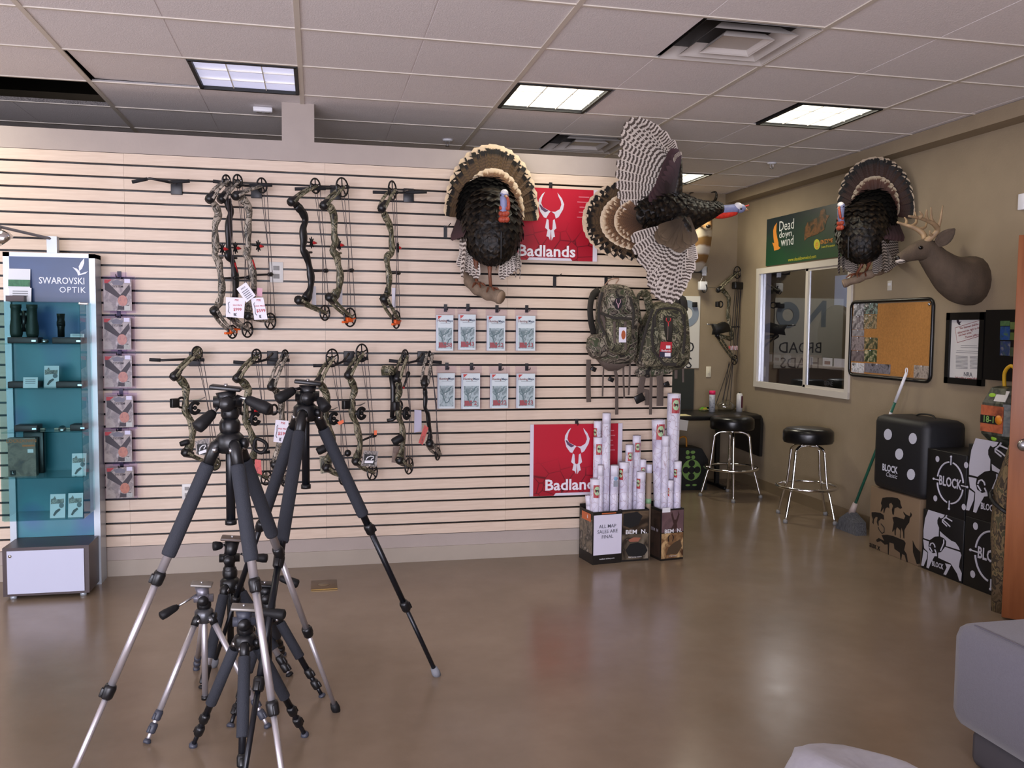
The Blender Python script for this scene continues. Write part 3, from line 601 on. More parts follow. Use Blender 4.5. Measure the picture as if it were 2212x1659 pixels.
def deer_face(t, oy, oz, s):
    org = q7(880, 1330); f = lambda x, y: (lambda p: V((XF-.001, oy+(p.y-org.y)*s, oz+(p.z-org.z)*s)))(q7(x, y))
    for pl in deer: t.part('deer_print', MB().prism([f(*k) for k in pl], (-.001, 0, 0)), m_prt)
    for st in dstr: t.part('antler_print', MB().tube([f(*k) for k in st], .0045*s, 6), m_prt)
    t.part('lettering', MB().text('BLOCK', f(1125, 1305), (0, -1, .02), (0, 0, 1), .046*s, .002, bold=.03, sx=.72), m_prt)
def ring_face(t, cy, cz, s):
    f = lambda u, v: V((XF-.001, cy-u*s, cz+v*s)); g = MB()
    for a0 in (8, 98, 188, 278): g.tube([f(.118*math.cos(R(a)), .132*math.sin(R(a))) for a in range(a0, a0+76, 6)], .0055*s, 6)
    t.part('ring_print', g, m_prt, kind='stuff')
    for a in (0, 90, 180, 270):
        c_, s_ = math.cos(R(a)), math.sin(R(a)); t.part('cross_mark', MB().tube([f(.1*c_, .115*s_), f(.15*c_, .165*s_)], .004*s, 6).ball(f(.153*c_, .168*s_), .008*s, n=8, m=5), m_prt)
    t.part('lettering', MB().text('BLOCK', f(0, 0), (0, -1, 0), (0, 0, 1), .085*s, .002, bold=.03, sx=.74), m_prt)
    for (u, v) in ((-.125, .135), (.135, .135), (-.13, -.125), (.13, -.13)): t.part('dot_print', MB().prism([f(u+.018*math.cos(k*.52), v+.02*math.sin(k*.52)) for k in range(12)], (-.001, 0, 0)), m_prt)
tA = block('brown cardboard target box printed with dark game animals on the floor', 5.115, 5.655, 0, .452, mat('kraft', '7d6850', .75, var=.05))
for pl in [[(265, 255), (330, 245), (420, 245), (500, 260), (540, 300), (545, 350), (570, 415), (540, 425), (500, 400), (450, 420), (440, 520), (420, 510), (410, 440), (430, 380), (400, 330), (365, 350), (370, 420), (340, 400), (310, 420), (290, 495), (280, 480), (285, 410), (240, 475), (235, 460), (255, 380), (240, 340)],
           [(95, 480), (150, 478), (230, 490), (280, 520), (290, 595), (265, 590), (240, 580), (200, 620), (205, 690), (190, 685), (175, 630), (190, 560), (160, 550), (130, 590), (125, 665), (105, 640), (115, 590), (95, 530)],
           [(420, 560), (470, 550), (600, 590), (620, 540), (595, 500), (590, 470), (625, 510), (660, 530), (690, 540), (705, 480), (725, 520), (715, 545), (690, 570), (680, 640), (640, 690), (605, 760), (605, 890), (590, 880), (585, 790), (560, 720), (545, 790), (545, 890), (535, 870), (540, 760), (490, 710), (470, 760), (470, 840), (455, 830), (450, 740), (430, 780), (415, 780), (440, 640)],
           [(250, 835), (340, 830), (430, 850), (600, 920), (625, 960), (600, 1070), (640, 1130), (660, 1260), (640, 1260), (610, 1150), (570, 1130), (555, 1220), (545, 1220), (535, 1110), (450, 1050), (440, 970), (370, 950), (360, 1150), (350, 1150), (345, 980), (300, 985), (240, 930), (180, 945), (165, 910), (205, 880), (290, 925)],
           [(735, 920), (780, 1020), (850, 1100), (850, 1280), (800, 1290), (740, 1100)]]:
    tA.part('animal_print', MB().prism([q7(*k)-V((.0008, 0, 0)) for k in pl], (-.001, 0, 0)), mat('print_black', '15100d', .6))
tA.part('antler_print', MB().tube([q7(*k) for k in [(240, 660), (290, 720), (290, 790), (255, 810), (215, 760), (195, 710)]], .004, 6), mat('print_black', '15100d', .6))
tA.part('lettering', MB().text('aux x', q7(145, 1005), (0, -1, 0), (0, 0, 1), .055, .003, bold=.03), mat('print_black', '15100d', .6))
tB = block('black target box with white deer print beside the brown cardboard box', 4.70, 5.08, 0, .402); deer_face(tB, q7(880, 1330).y, q7(880, 1330).z, 1)
tE = block('black target box with white ring print stacked on the deer box', 4.70, 5.058, .402, .408); p = AX(1812+868/3.607, 860+660/3.607, XF); ring_face(tE, p.y, p.z, 1.0)
tC = block('black target box with large ring print on the floor by the camo roll', 4.24, 4.69, 0, .435); p = AX(1812+1195/3.607, 860+1240/3.607, XF); ring_face(tC, p.y, p.z, 1.16)
tD = block('black target box with white deer print stacked topmost by the camo roll', 4.24, 4.69, .435, .455); a = AX(1812+1000/3.607, 860+890/3.607, XF); deer_face(tD, a.y, a.z+.005, 1.18)
tF = block('large rounded black foam block with four white dots on the cardboard box', 5.065, 5.625, .453, .53, mat('block_foam', '17181c', .55, var=.2, vscale=30, stretch=(1, 1, 6)), 3.93, .05)
q3 = lambda x, y: AX(1812+x/3.607, 860+y/3.607, 3.929)
for (x, y) in ((383, 283), (577, 315), (471, 436), (563, 595)): tF.part('dot_print', MB().prism([q3(x+31*math.cos(k*.4488), y+44*math.sin(k*.4488)) for k in range(14)], (-.0015, 0, 0)), mat('dot_white', 'c6c8d4', .6))
tF.part('lettering', MB().text('BLOCK', q3(398, 552), (0, -1, 0), (0, 0, 1), .066, .002, bold=.035, sx=.78), mat('dot_white', 'c6c8d4', .6)); tF.part('script_lettering', MB().text('Classic', q3(410, 603), (0, -1, 0), (0, 0, 1), .045, .002, shear=.3), mat('dot_white', 'c6c8d4', .6))
tF.part('carry_strap', MB().tube(smooth_pts([(4.15, 5.25, .98), (4.16, 5.3, 1.0), (4.15, 5.4, 1.0), (4.16, 5.47, .98)], 4), .006, 6), m_black)
# 18-1 target cube with yellow handle
cb = V((4.12, 4.53, .892)); t = Thing('foam_target', 'many sided foam target with yellow rope handle on the stacked deer box', 'archery target', cb)
prof = [(.09, .0), (.15, .07), (.15, .26), (.11, .35), (.08, .36)]
rings = []
for (h_, z) in prof:
    k = .55; rings.append([cb+V((h_*math.copysign(1, x)*(1 if abs(x) > .9 else k), h_*math.copysign(1, y)*(1 if abs(y) > .9 else k), z)) for (x, y) in ((1, .5), (.5, 1), (-.5, 1), (-1, .5), (-1, -.5), (-.5, -1), (.5, -1), (1, -.5))])
t.part('body', MB().loft(rings, smooth=False), photo('foam_print', ['3c4034', '5a5a50', '2a2e26', '6a6a58'], 12))
t.part('orange_band', MB().box(cb+V((-.151, .0, .165)), (.003, .18, .16)), photo('orange_print', ['a8553a', 'c06a48', '7a4030'], 12))
t.part('black_label', MB().box(cb+V((-.153, .02, .16)), (.003, .14, .05)), m_black)
t.part('lettering', MB().text('18-1', cb+V((-.155, .02, .16)), (0, -1, 0), (0, 0, 1), .055, .001, bold=.02), grn)
t.part('orange_sticker', MB().lathe([(0, 0), (.028, 0), (.028, .003), (0, .003)], cb+V((-.154, -.06, .165)), (-1, 0, 0), 16), mat('sticker_orange', 'e8902a', .4))
t.part('green_mark', MB().ball(cb+V((-.125, .03, .3)), (.01, .035, .02), n=10, m=6).ball(cb+V((-.13, .0, .05)), (.01, .025, .02), n=10, m=6), mat('lime', '9acb3a', .5))
t.part('white_label', MB().box(cb+V((-.128, -.045, .305)), (.004, .09, .07), Matrix.Rotation(R(25), 3, 'Y')), mat('paper', 'd6d4d2', .6))
t.part('rope_handle', MB().tube(smooth_pts([cb+V((-.02, .055, .34)), cb+V((-.03, .05, .44)), cb+V((-.03, .0, .485)), cb+V((-.03, -.05, .44)), cb+V((-.02, -.06, .34))], 6), .011, 10), mat('yellow_rope', 'd8a820', .5))
# camo roll between target boxes and door
m_camob = camo('camo_cloth', ['5a4a32', '6a5840', '3a3024', '7a6848', '4a4630'], 14, .8)
rl = MB(); base = V((3.805, 4.195, 0)); rings = []
for i, (z, r_, dx) in enumerate([(0, .09, 0), (.2, .1, .0), (.45, .115, .0), (.7, .11, .0), (.88, .1, .02), (.95, .085, .03), (1.02, .06, .05)]):
    rings.append([base+V((dx+r_*(.75+.1*math.sin(3*a+i))*math.cos(a), -dx*1.2+r_*(.8+.1*math.sin(4*a+2*i))*math.sin(a)-.02, z)) for a in [2*math.pi*k/14 for k in range(14)]])
rl.loft(rings); t = Thing('camo_roll', 'upright camouflage cloth roll between the target boxes and the door', 'cloth roll', base)
t.part('cloth', rl, m_camob); t.part('strap', MB().tube([base+V((.1*math.cos(a), -.02+.1*math.sin(a), .62+.06*math.sin(a))) for a in [2*math.pi*k/16 for k in range(16)]], .011, 6, closed=True), m_black)
# broom leaning at the wall
t = Thing('broom', 'green handled broom leaning on the wall behind the foam block', 'broom', FL(1845, 1168))
b0 = FL(1850, 1150); top = RW(1958, 806, .05); g1 = b0+(top-b0)*.13+V((0, 0, .0)); b0 = V((b0.x, b0.y+.06, .16))
mid = b0+(top-b0)*.8
t.part('handle', MB().cyl(b0, mid, .011, 10), mat('green_pole', '1f5f4c', .35)); t.part('label_band', MB().cyl(b0+(top-b0)*.68, b0+(top-b0)*.73, .0118, 10), m_white)
h_ = t.part('grip', MB().cyl(mid, top, .012, 10, .011), m_white); t.part('hang_loop', MB().tube([top+V((0, .012*math.cos(a), .018+.02*math.sin(a))) for a in [2*math.pi*k/10 for k in range(10)]], .004, 6, closed=True), m_white, h_)
t.part('collar', MB().cyl(b0+(top-b0)*.06, b0-(top-b0)*.02, .02, 10, .03), mat('collar_tin', 'b3a49c', .4))
br = [[b0+V((x*.022, y*.022, -.01)) for x, y in ((1, 1), (-1, 1), (-1, -1), (1, -1))], [V((b0.x-.01, b0.y-.02, .09))+V((x*.05, y*.1, 0)) for x, y in ((1, 1), (-1, 1), (-1, -1), (1, -1))], [V((b0.x-.03, b0.y-.03, 0))+V((x*.045, y*.14, 0)) for x, y in ((1, 1), (-1, 1), (-1, -1), (1, -1))]]
t.part('bristles', MB().loft(br, smooth=False), mat('bristle_grey', '55565a', .9, var=.5, vscale=160, stretch=(1, 1, .08)))
# ---- seats in the near corner
m_up = mat('grey_upholstery', '625f69', .9, var=.06, vscale=180, bump=.15, bscale=300, sheen=.3)
t = Thing('ottoman', 'grey upholstered armchair block with rounded corners before the open door', 'ottoman', (2.75, 2.3, 0))
t.part('cushion', MB().bx(2.275, 3.25, 1.75, 2.76, .135, .525, bev=.06), m_up)
sm = [V((2.315, y, .5235)) for y in (1.85, 2.1, 2.4, 2.68)]; t.part('piping', MB().tube(sm, .0022, 6), mat('piping_grey', '5f5c66', .9))
t.part('plinth', MB().bx(2.33, 3.2, 1.8, 2.70, .0, .14, bev=.03), mat('plinth_grey', '4c494e', .9))
t = Thing('cloth_pouf', 'pale grey slumped cushion lying low on the concrete floor', 'cushion', (1.40, 1.80, 0)); rings = []
for i in range(10):
    th = math.pi*.5*i/9; z = .44*math.sin(th)**.5
    rings.append([V((1.39+.19*math.cos(th)**.22*(math.copysign(abs(math.cos(a))**.7, math.cos(a)))*(1+.03*math.sin(5*a+i)), 1.82+.42*math.cos(th)**.22*(math.copysign(abs(math.sin(a))**.75, math.sin(a)))*(1+.03*math.sin(4*a+i*2)), z+.012*math.sin(3*a+1)*math.sin(th))) for a in [2*math.pi*k/28 for k in range(28)]])
t.part('cover', MB().loft(rings), mat('pale_cloth', '959199', .9, var=.06, vscale=40, bump=.5, bscale=9, sheen=.3))
t.part('seam', MB().tube(smooth_pts([V((1.53, 1.6, .40)), V((1.535, 1.9, .405)), V((1.52, 2.05, .40)), V((1.48, 2.14, .40))], 5), .004, 6), mat('piping_pale', '8f8a94', .9))
# floor box
p = FL(700, 1264); t = Thing('floor_outlet', 'flush brass floor outlet plate set in the concrete', 'floor outlet', p)
t.part('plate', MB().box(p+V((0, 0, .002)), (.155, .2, .004), bev=.002), mat('outlet_plate', '6d5a44', .4, .3)); t.part('cover', MB().lathe([(.035, .004), (.035, .006), (0, .006)], p), mat('outlet_lid', '85745c', .35, .4))
t.part('rim', MB().box(p+V((0, -.099, .004)), (.155, .006, .004)), mat('brass', 'a8874a', .3, .8))
# ================================================================== optics cabinet at the slatwall
t = Thing('display_cabinet', 'tall optics display cabinet with blue header and glass case by the slatwall', 'display cabinet', (-1.52, 5.6, 0))
m_sil = mat('cabinet_silver', 'b4bcc4', .35, .3); m_wen = mat('wenge', '3a2b2c', .4, var=.1, stretch=(1, 1, 6))
m_teal, nt, b = newmat('teal_panel'); lk = nt.links.new
vec = coords(nt); n = nd(nt, 'ShaderNodeTexNoise', i_Scale=2.2, i_Detail=1.0); lk(vec, n.inputs['Vector'])
rp = ramp(nt, [(.35, '2f7282'), (.5, '3a8090'), (.62, '3f5e98')]); lk(n.outputs['Fac'], rp.inputs['Fac']); lk(rp.outputs['Color'], b.inputs['Base Color']); b.inputs['Roughness'].default_value = .35
x0, x1 = -1.775, -1.278
t.part('side_post', MB().bx(x1-.035, x1, 5.677, 5.82, .0, 1.99), m_sil); t.part('side_post', MB().bx(x0, x0+.035, 5.677, 5.82, .0, 1.99), m_sil)
t.part('top_rail', MB().bx(x0, x1, 5.677, 5.82, 1.965, 1.99), m_sil)
t.part('back_panel', MB().bx(x0+.035, x1-.035, 5.70, 5.72, .3, 1.965), m_teal)
hd = t.part('header_panel', MB().bx(x0+.035, x1-.035, 5.672, 5.70, 1.70, 1.965), mat('header_blue', '25426e', .35, var=.25, vscale=3))
k9 = lambda x, y: AY(x/4.147, 460+y/4.147, 5.671)
t.part('header_lettering', MB().text('SWAROVSKI', k9(555, 610), (1, 0, 0), (0, 0, 1), .055, .001, bold=.01, sx=.82).text('OPTIK', k9(650, 692), (1, 0, 0), (0, 0, 1), .048, .001, sx=1.0, spacing=1.1), mat('header_white', 'dfe4ee', .4))
bd = MB()
for pl in [[(755, 405), (725, 440), (705, 480), (710, 520), (735, 500), (755, 450)], [(650, 485), (690, 500), (715, 525), (720, 545), (790, 522), (765, 545), (725, 555), (700, 560), (690, 530)]]: bd.prism([k9(*q) for q in pl], (0, -.001, 0))
t.part('header_bird', bd, mat('header_white', 'dfe4ee', .4))
gl = glassmat('case_glass', 'dcecec', -.06)
gx0, gx1, gy0, gz0, gz1 = -1.735, -1.305, 5.42, .46, 1.695
t.part('front_glass', MB().bx(gx0, gx1, gy0, gy0+.005, gz0, gz1), gl)
for xx in (gx0, gx1-.005): t.part('side_glass', MB().bx(xx, xx+.005, gy0+.005, 5.67, gz0, gz1), gl)
t.part('top_glass', MB().bx(gx0, gx1, gy0, 5.67, gz1, gz1+.005), gl)
sh = []
for py in (742, 838, 932, 1121):
    z = AY(100, py, 5.45).z if py < 1100 else gz0; sh.append(z)
    t.part('glass_shelf', MB().bx(gx0+.006, gx1-.006, gy0+.008, 5.69, z-.006, z), gl)
t.part('lock', MB().box(AY(180, 656, 5.415), (.05, .012, .012), bev=.003), m_chrome)
bb = t.part('base_cabinet', MB().bx(-1.745, -1.29, 5.44, 5.69, .02, .30), m_wen)
dw = t.part('drawer_front', MB().bx(-1.72, -1.315, 5.432, 5.44, .035, .283), mat('drawer_white', 'c2c6da', .3)); t.part('drawer_lock', MB().lathe([(0, 0), (.009, 0), (.009, .004), (0, .004)], (-1.703, 5.432, .255), (0, -1, 0), 12), m_chrome, dw)
for xx in (-1.7, -1.33): t.part('foot', MB().lathe([(.018, 0), (.018, .02)], (xx, 5.47, 0), n=12), m_sil)
pz = AY(109, 547, 5.72).z
t.part('lamp_post', MB().bx(-1.545, -1.49, 5.70, 5.75, 1.97, 2.09), m_sil)
l2 = t.part('lamp_arm', MB().tube([V((-1.52, 5.71, 2.075)), AY(0, 490, 5.55), AY(-60, 476, 5.45)], .009, 6), mat('arm_grey', '6d6a6c', .4))
lh = AY(6, 512, 5.40); t.part('lamp_head', MB().lathe([(.0, .03), (.03, .03), (.042, 0), (.045, -.03), (.0, -.03)], lh, V((-.6, -.3, .8))), m_chrome, l2)
t.part('lamp_stem', MB().cyl(AY(0, 490, 5.55), lh, .005, 8), m_chrome, l2)
# things inside the cabinet
yi = 5.52
def on_shelf(name, label, cat, px, k, fn, group=None):
    p = AY(px, 800, yi); return Thing(name, label, cat, (p.x, yi, sh[k]), group), V((p.x, yi, sh[k]))
m_bino = mat('bino_armour', '23302a', .5, bump=.1, bscale=80)
t, p = on_shelf('binoculars', 'dark green binoculars standing on a wooden block in the glass case', 'binoculars', 55, 0, None)
bz = .035
for s in (-1, 1):
    t.part('barrel', MB().lathe([(.028, bz), (.033, bz+.02), (.033, bz+.06), (.027, bz+.1), (.026, bz+.16), (.029, bz+.165), (.029, bz+.185), (0, bz+.185)], p+V((s*.042, 0, 0)), n=18), m_bino)
t.part('hinge', MB().cyl(p+V((0, 0, bz+.03)), p+V((0, 0, bz+.15)), .014, 12), m_blackp); t.part('bridge', MB().box(p+V((0, 0, bz+.06)), (.06, .022, .03), bev=.006).box(p+V((0, 0, bz+.13)), (.06, .022, .022), bev=.006), m_bino)
m_block = mat('display_block', '3d2a2c', .45)
def wblock(px0, px1, k, label):
    a, b2 = AY(px0, 800, yi-.03), AY(px1, 800, yi-.03); c = V(((a.x+b2.x)/2, yi, sh[k])); t = Thing('display_block', label, 'display block', c)
    t.part('block', MB().box(c+V((0, 0, .017)), (b2.x-a.x, .1, .034), bev=.003), m_block); t.part('name_plate', MB().box(c+V(((b2.x-a.x)*.36, -.0515, .014)), (.022, .003, .01)), m_steel)
wblock(20, 86, 0, 'brown wooden block under the dark green binoculars'); wblock(116, 182, 0, 'brown wooden block under the slim monocular'); wblock(18, 84, 1, 'brown wooden block behind the small white price tent'); wblock(122, 182, 1, 'brown wooden block beside the printed brochure'); wblock(30, 80, 2, 'brown wooden block on the third shelf by the watch pieces'); wblock(150, 182, 2, 'small brown wooden block at the end of the third shelf')
t, p = on_shelf('monocular', 'slim black monocular standing on a wooden block in the case', 'monocular', 134, 0, None)
t.part('barrel', MB().lathe([(.018, .036), (.019, .09), (.021, .095), (.021, .13), (.019, .135), (.022, .17), (0, .17)], p, n=18), m_blackp); t.part('focus_ring', MB().lathe([(.0225, .1), (.0225, .125)], p, n=18), m_rubber)
def brochure(px0, py0, px1, py1, Y, label, style, z0=None):
    a, b2 = AY(px0, py0, Y), AY(px1, py1, Y); c = (a+b2)/2; z0 = b2.z if z0 is None else z0; h = a.z-z0; w_ = b2.x-a.x; c.z = z0+h/2
    t = Thing('brochure', label, 'brochure', (c.x, Y, z0)); rot = Matrix.Rotation(R(-8), 3, 'X')
    c.y += .0; t.part('cover', MB().box(c, (w_, .006, h), rot), mat('brochure_white', 'd8dce2', .35))
    f = lambda u, v: c+rot @ V((u*w_, -.0045, v*h))
    if style == 0:
        t.part('figure_print', MB().prism([f(*q) for q in [(-.45, .3), (-.3, .32), (-.2, .42), (-.1, .28), (.4, .3), (.4, .12), (.0, .1), (-.45, .08)]], (0, -.0008, 0)), photo('br_fig', ['5a5a58', '9a948a', '3a3a3a', 'c0b8ac'], 40))
        t.part('roundel', MB().prism([f(.25+.16*math.cos(k*.5236), .02+.11*math.sin(k*.5236)) for k in range(12)], (0, -.001, 0)), mat('br_grey', '5d666c', .4))
        t.part('optic_print', MB().prism([f(*q) for q in [(-.3, -.38), (-.15, -.2), (.1, -.1), (.2, -.16), (-.05, -.3), (-.2, -.42)]], (0, -.001, 0)), mat('br_dark', '33383a', .4))
    elif style == 1:
        t.part('green_band', MB().box(f(0, -.25), (w_, .002, h*.35), rot), photo('br_green', ['2a5a44', '3f7a58', '1d4236'], 20))
    else:
        for k in range(3): t.part('text_line', MB().box(f(0, .25-.16*k), (w_*.7, .001, h*.05), rot), mat('br_text', '6a6e70', .5))
    return t
brochure(18, 580, 66, 622, 5.655, 'white brochure with green lower band on the blue header', 1, AY(18, 622, 5.655).z)
brochure(20, 621, 68, 646, 5.640, 'white brochure in front of the green banded one on the header', 2, 1.70)
single('brochure_holder', 'brown holder block under the header brochures', 'holder', MB().bx(AY(17, 640, 5.62).x, AY(56, 640, 5.62).x, 5.58, 5.63, 1.701, 1.735), m_block, (-1.65, 5.6, 1.701))
brochure(50, 815, 82, 838, 5.46, 'small white price tent on the second shelf of the case', 2, sh[1]); brochure(95, 790, 128, 833, 5.53, 'printed brochure standing on the second shelf of the case', 0, sh[1])
brochure(152, 721, 182, 733, 5.50, 'low slanted card on the monocular block', 2, sh[0]+.035)
brochure(155, 980, 187, 1027, 5.50, 'optics brochure on the fourth level leaning near the case side', 0, AY(155, 1029, 5.5).z)
brochure(108, 1068, 142, 1117, 5.47, 'optics brochure on the case floor beside its twin', 0, gz0); brochure(147, 1066, 180, 1115, 5.47, 'optics brochure on the case floor nearest the case side', 0, gz0)
gzm = AY(100, 1030, 5.45).z; o = bpy.data.objects['display_cabinet']
obj('glass_shelf', MB().bx(gx0+.006, gx1-.006, gy0+.008, 5.69, gzm-.006, gzm).mesh('glass_shelf', gl, V((-1.52, 5.6, 0))), o)
for k, (px, lab) in enumerate([(75, 'pale watch lying near the middle of the third shelf'), (132, 'round pale watch lying toward the end of the third shelf')]):
    t, p = on_shelf('watch', lab, 'watch', px, 2, None); t.part('case', MB().lathe([(0, 0), (.02, 0), (.02, .01), (0, .012)], p+V((0, 0, .004)), V((0, -.7, .7)), 16), m_steel); t.part('strap', MB().box(p+V((0, .01, .006)), (.09, .02, .01), bev=.003), mat('strap_pale', 'b0a898', .5))
t, p = on_shelf('lens_cover', 'small silver lens ring on the top shelf beside the binoculars', 'lens ring', 98, 0, None); t.part('ring', MB().lathe([(.018, .0), (.022, .004), (.022, .02), (.014, .024)], p, n=16), m_steel); t.part('glass', MB().lathe([(.014, .018), (0, .02)], p, n=16), m_blackp)
a, b2 = AY(18, 946, 5.5), AY(80, 1027, 5.5); t = Thing('boxed_kit', 'dark camouflage boxed kit with orange title in the glass case', 'box', ((a.x+b2.x)/2, 5.5, gzm))
w_, h = b2.x-a.x, a.z-gzm; c = V(((a.x+b2.x)/2, 5.51, gzm+h/2))
t.part('box', MB().box(c, (w_, .05, h)), photo('kit_print', ['3a302a', '5c4a3c', '7a6858', '2a2422'], 16)); t.part('lettering', MB().text('LOCKDOWN', c+V((0, -.026, h*.42)), (1, 0, 0), (0, 0, 1), .026, .001, bold=.02), mat('kit_orange', 'c06a30', .5))
t.part('orange_band', MB().box(c+V((w_*.25, -.026, h*.3)), (w_*.45, .002, .01)), mat('kit_orange', 'c06a30', .5)); t.part('price_label', MB().box(c+V((w_*.32, -.0265, h*.16)), (.03, .002, .02)), m_white); t.part('size_label', MB().box(c+V((-w_*.33, -.0265, -h*.4)), (.028, .002, .028)), m_black)
t.part('size_letter', MB().text('L', c+V((-w_*.33, -.028, -h*.4)), (1, 0, 0), (0, 0, 1), .022, .0005), m_white)
single('black_case', 'black case standing behind the boxed kit', 'case', MB().bx(c.x-.02, c.x+.09, 5.58, 5.62, gzm, gzm+h*1.12, bev=.006), m_blackp, (c.x, 5.6, gzm))
# ================================================================== clamshell packs on hooks
m_clam = glassmat('clamshell', 'f3f0fa', -.05); m_hook = mat('hook_black', '17171a', .4)
m_blist = photo('call_card', ['9a8f7a', 'b0a790', '7a7060', 'c4bca8'], 16); m_dk = mat('call_dark', '3a332a', .5); m_face = photo('call_face', ['8a4a30', 'c07a50', 'a86040'], 30)
def hook(name, label, px, py, L, up=False):
    p = WP(px, py, .0); t = Thing('display_hook', label, 'hook', p, None)
    t.part('clip', MB().box(p+V((0, -.017, .0)), (.022, .006, .05)), m_hook); t.part('prong', MB().tube([p+V((0, -.018, -.015)), p+V((0, -.018-L, -.015)), p+V((0, -.03-L, .0))], .0028, 6), m_hook)
    return p
ords = ['topmost', 'second from the top', 'third from the top', 'fourth from the top', 'fifth from the top', 'lowest']
for k, (px, py) in enumerate([(257, 636), (256, 720), (258, 801), (261, 888), (258, 963), (262, 1041)]):
    c = WP(px, py, .075); w_, h = .185, .222
    hook('hook', 'black slatwall hook behind the %s clamshell pack beside the cabinet' % ords[k], px+2, py-41, .085)
    t = Thing('call_pack', 'clear clamshell game call pack, %s of the column beside the cabinet' % ords[k], 'clamshell pack', c, 'clamshell packs beside the cabinet')
    t.part('clamshell', MB().box(c+V((0, .006, 0)), (w_, .035, h), bev=.0015), m_clam)
    f = lambda u, v, d=.013: c+V((u*w_, -d, v*h)); 
    t.part('card', MB().box(c+V((-.006, -.008, -.004)), (w_*.86, .002, h*.86)), m_blist)
    t.part('dark_chevron', MB().prism([f(-.42, .3, .0095), (f(-.3, .3, .0095)), f(.05, -.02, .0095), f(.33, .28, .0095), f(.36, .14, .0095), f(.18, -.12, .0095), f(.02, -.12, .0095), f(-.42, .12, .0095)], (0, -.0006, 0)), m_dk)
    t.part('portrait_print', MB().prism([f(.12+.15*math.cos(j*.4488), -.17+.15*math.sin(j*.4488), .0104) for j in range(14)], (0, -.0006, 0)), m_face)
    t.part('collar_print', MB().prism([f(-.05, -.42, .0100), f(.35, -.42, .0100), f(.3, -.28, .0100), f(.12, -.33, .0100), f(-.02, -.3, .0100)], (0, -.0006, 0)), m_dk)
    t.part('title_plate', MB().prism([f(-.22, .34, .0104), f(-.05, .4, .0104), f(.16, .34, .0104), f(.12, .26, .0104), f(-.16, .26, .0104)], (0, -.0006, 0)), mat('call_plate', '6a6a68', .4))
    t.part('lettering', MB().text('SYSTEM', f(-.02, .21, .0104), (1, 0, 0), (0, 0, 1), .018, .001, bold=.02), mat('call_dark', '3a332a', .5))
    t.part('red_corner', MB().prism([f(-.43, .4, .0104), f(-.2, .4, .0104), f(-.33, .3, .0104), f(-.43, .3, .0104)], (0, -.0006, 0)), mat('call_red', 'c03a34', .5))
    t.part('price_sticker', MB().box(f(.27, .37, .0105), (.032, .001, .024)), m_white)
    t.part('barcode', MB().box(f(.26, -.37, .011), (.034, .001, .028)), mat('barcode', 'b9b8b4', .5))
    t.part('hang_tab', MB().box(c+V((0, -.002, h*.5+.008)), (w_*.5, .002, .03)), m_clam)
# ================================================================== map packs
m_bag = glassmat('poly_bag', 'f8f6fa', -.05); m_mapc = mat('map_card', 'd2dde0', .5, var=.05); m_mapp = photo('map_relief', ['8fa2a6', 'aebec2', '6a7c80', 'c8d4d6'], 22)
pk = [(115, 345, 135, 655), (380, 612, 128, 645), (720, 965, 145, 655), (1070, 1325, 145, 655), (130, 362, 830, 1345), (415, 665, 832, 1348), (760, 1000, 838, 1340), (1075, 1320, 838, 1340)]
nums = ['38', '43', '22', '23', '', '2', '22', '23']
rowl = ['first map pack of the upper row beside the low hanging bow', 'upper row map pack close beside the first one', 'upper row map pack under the turkey branch', 'upper row map pack closest to the backpacks', 'all green relief map pack in the lower row beside the bow', 'glare washed map pack second in the lower row', 'third map pack of the lower row with red corner', 'lower row map pack closest to the backpacks']
for k, (xa, xb, ya, yb) in enumerate(pk):
    g = lambda x, y, off: WP(920+x/5.53, 640+y/5.53, off)
    a, b2 = g(xa, ya, .08), g(xb, yb, .08); c = (a+b2)/2; w_, h = b2.x-a.x, a.z-b2.z
    cx = 920+(xa+xb)/2/5.53; hook('hook', 'hook holding the '+rowl[k], cx, 640+(ya+6)/5.53, .09)
    t = Thing('map_pack', rowl[k], 'map pack', c, 'bagged hunting maps')
    t.part('bag', MB().box(c+V((.0, .012, 0)), (w_, .03, h), bev=.0015), m_bag)
    for j in range(3): t.part('folded_map', MB().box(c+V((-.004*j+.002, -.0+.009*j, -h*.08)), (w_*.8, .007, h*.82)), m_mapc)
    f = lambda u, v, d=.0045: c+V((u*w_, -d, v*h))
    t.part('relief_print', MB().box(f(0, -.2), (w_*.7, .001, h*.48)), m_mapp)
    for j, pl in enumerate([[(-.26, -.04), (-.16, -.14), (.0, -.1), (.12, -.07), (.16, -.01), (.26, .02)], [(-.3, -.14), (-.2, -.17), (-.14, -.26), (-.04, -.36), (.1, -.33), (.18, -.24), (.3, -.2)]]):
        t.part('river_print', MB().tube([f(u, v, .0052) for u, v in pl], .0035, 5), mat('map_river', '6e8488', .5))
    t.part('title_lettering', MB().text('Hunting', f(-.16, .2, .005), (1, 0, 0), (0, 0, 1), .022, .0005, bold=.02, sx=.9), mat('map_brown', '7a4a48', .5)); t.part('title_lettering', MB().text('Maps', f(.23, .2, .005), (1, 0, 0), (0, 0, 1), .022, .0005, bold=.02, sx=.9), mat('map_navy', '34425e', .5))
    t.part('subtitle', MB().box(f(0, .145, .005), (w_*.5, .001, .003)), mat('map_sub', '8a9498', .5))
    if k != 4: t.part('red_corner', MB().prism([f(-.38, .31, .005), f(-.18, .31, .005), f(-.36, .23, .005)], (0, -.0006, 0)), mat('call_red', 'c03a34', .5))
    if nums[k]: t.part('number_lettering', MB().text(nums[k], f(.2, -.36, .0055), (1, 0, 0), (0, 0, 1), .04, .0006, bold=.02), mat('map_red', '9a4a50', .5)); t.part('seal_print', MB().box(f(-.14, -.36, .006), (.05, .001, .035)), mat('map_red', '9a4a50', .5))
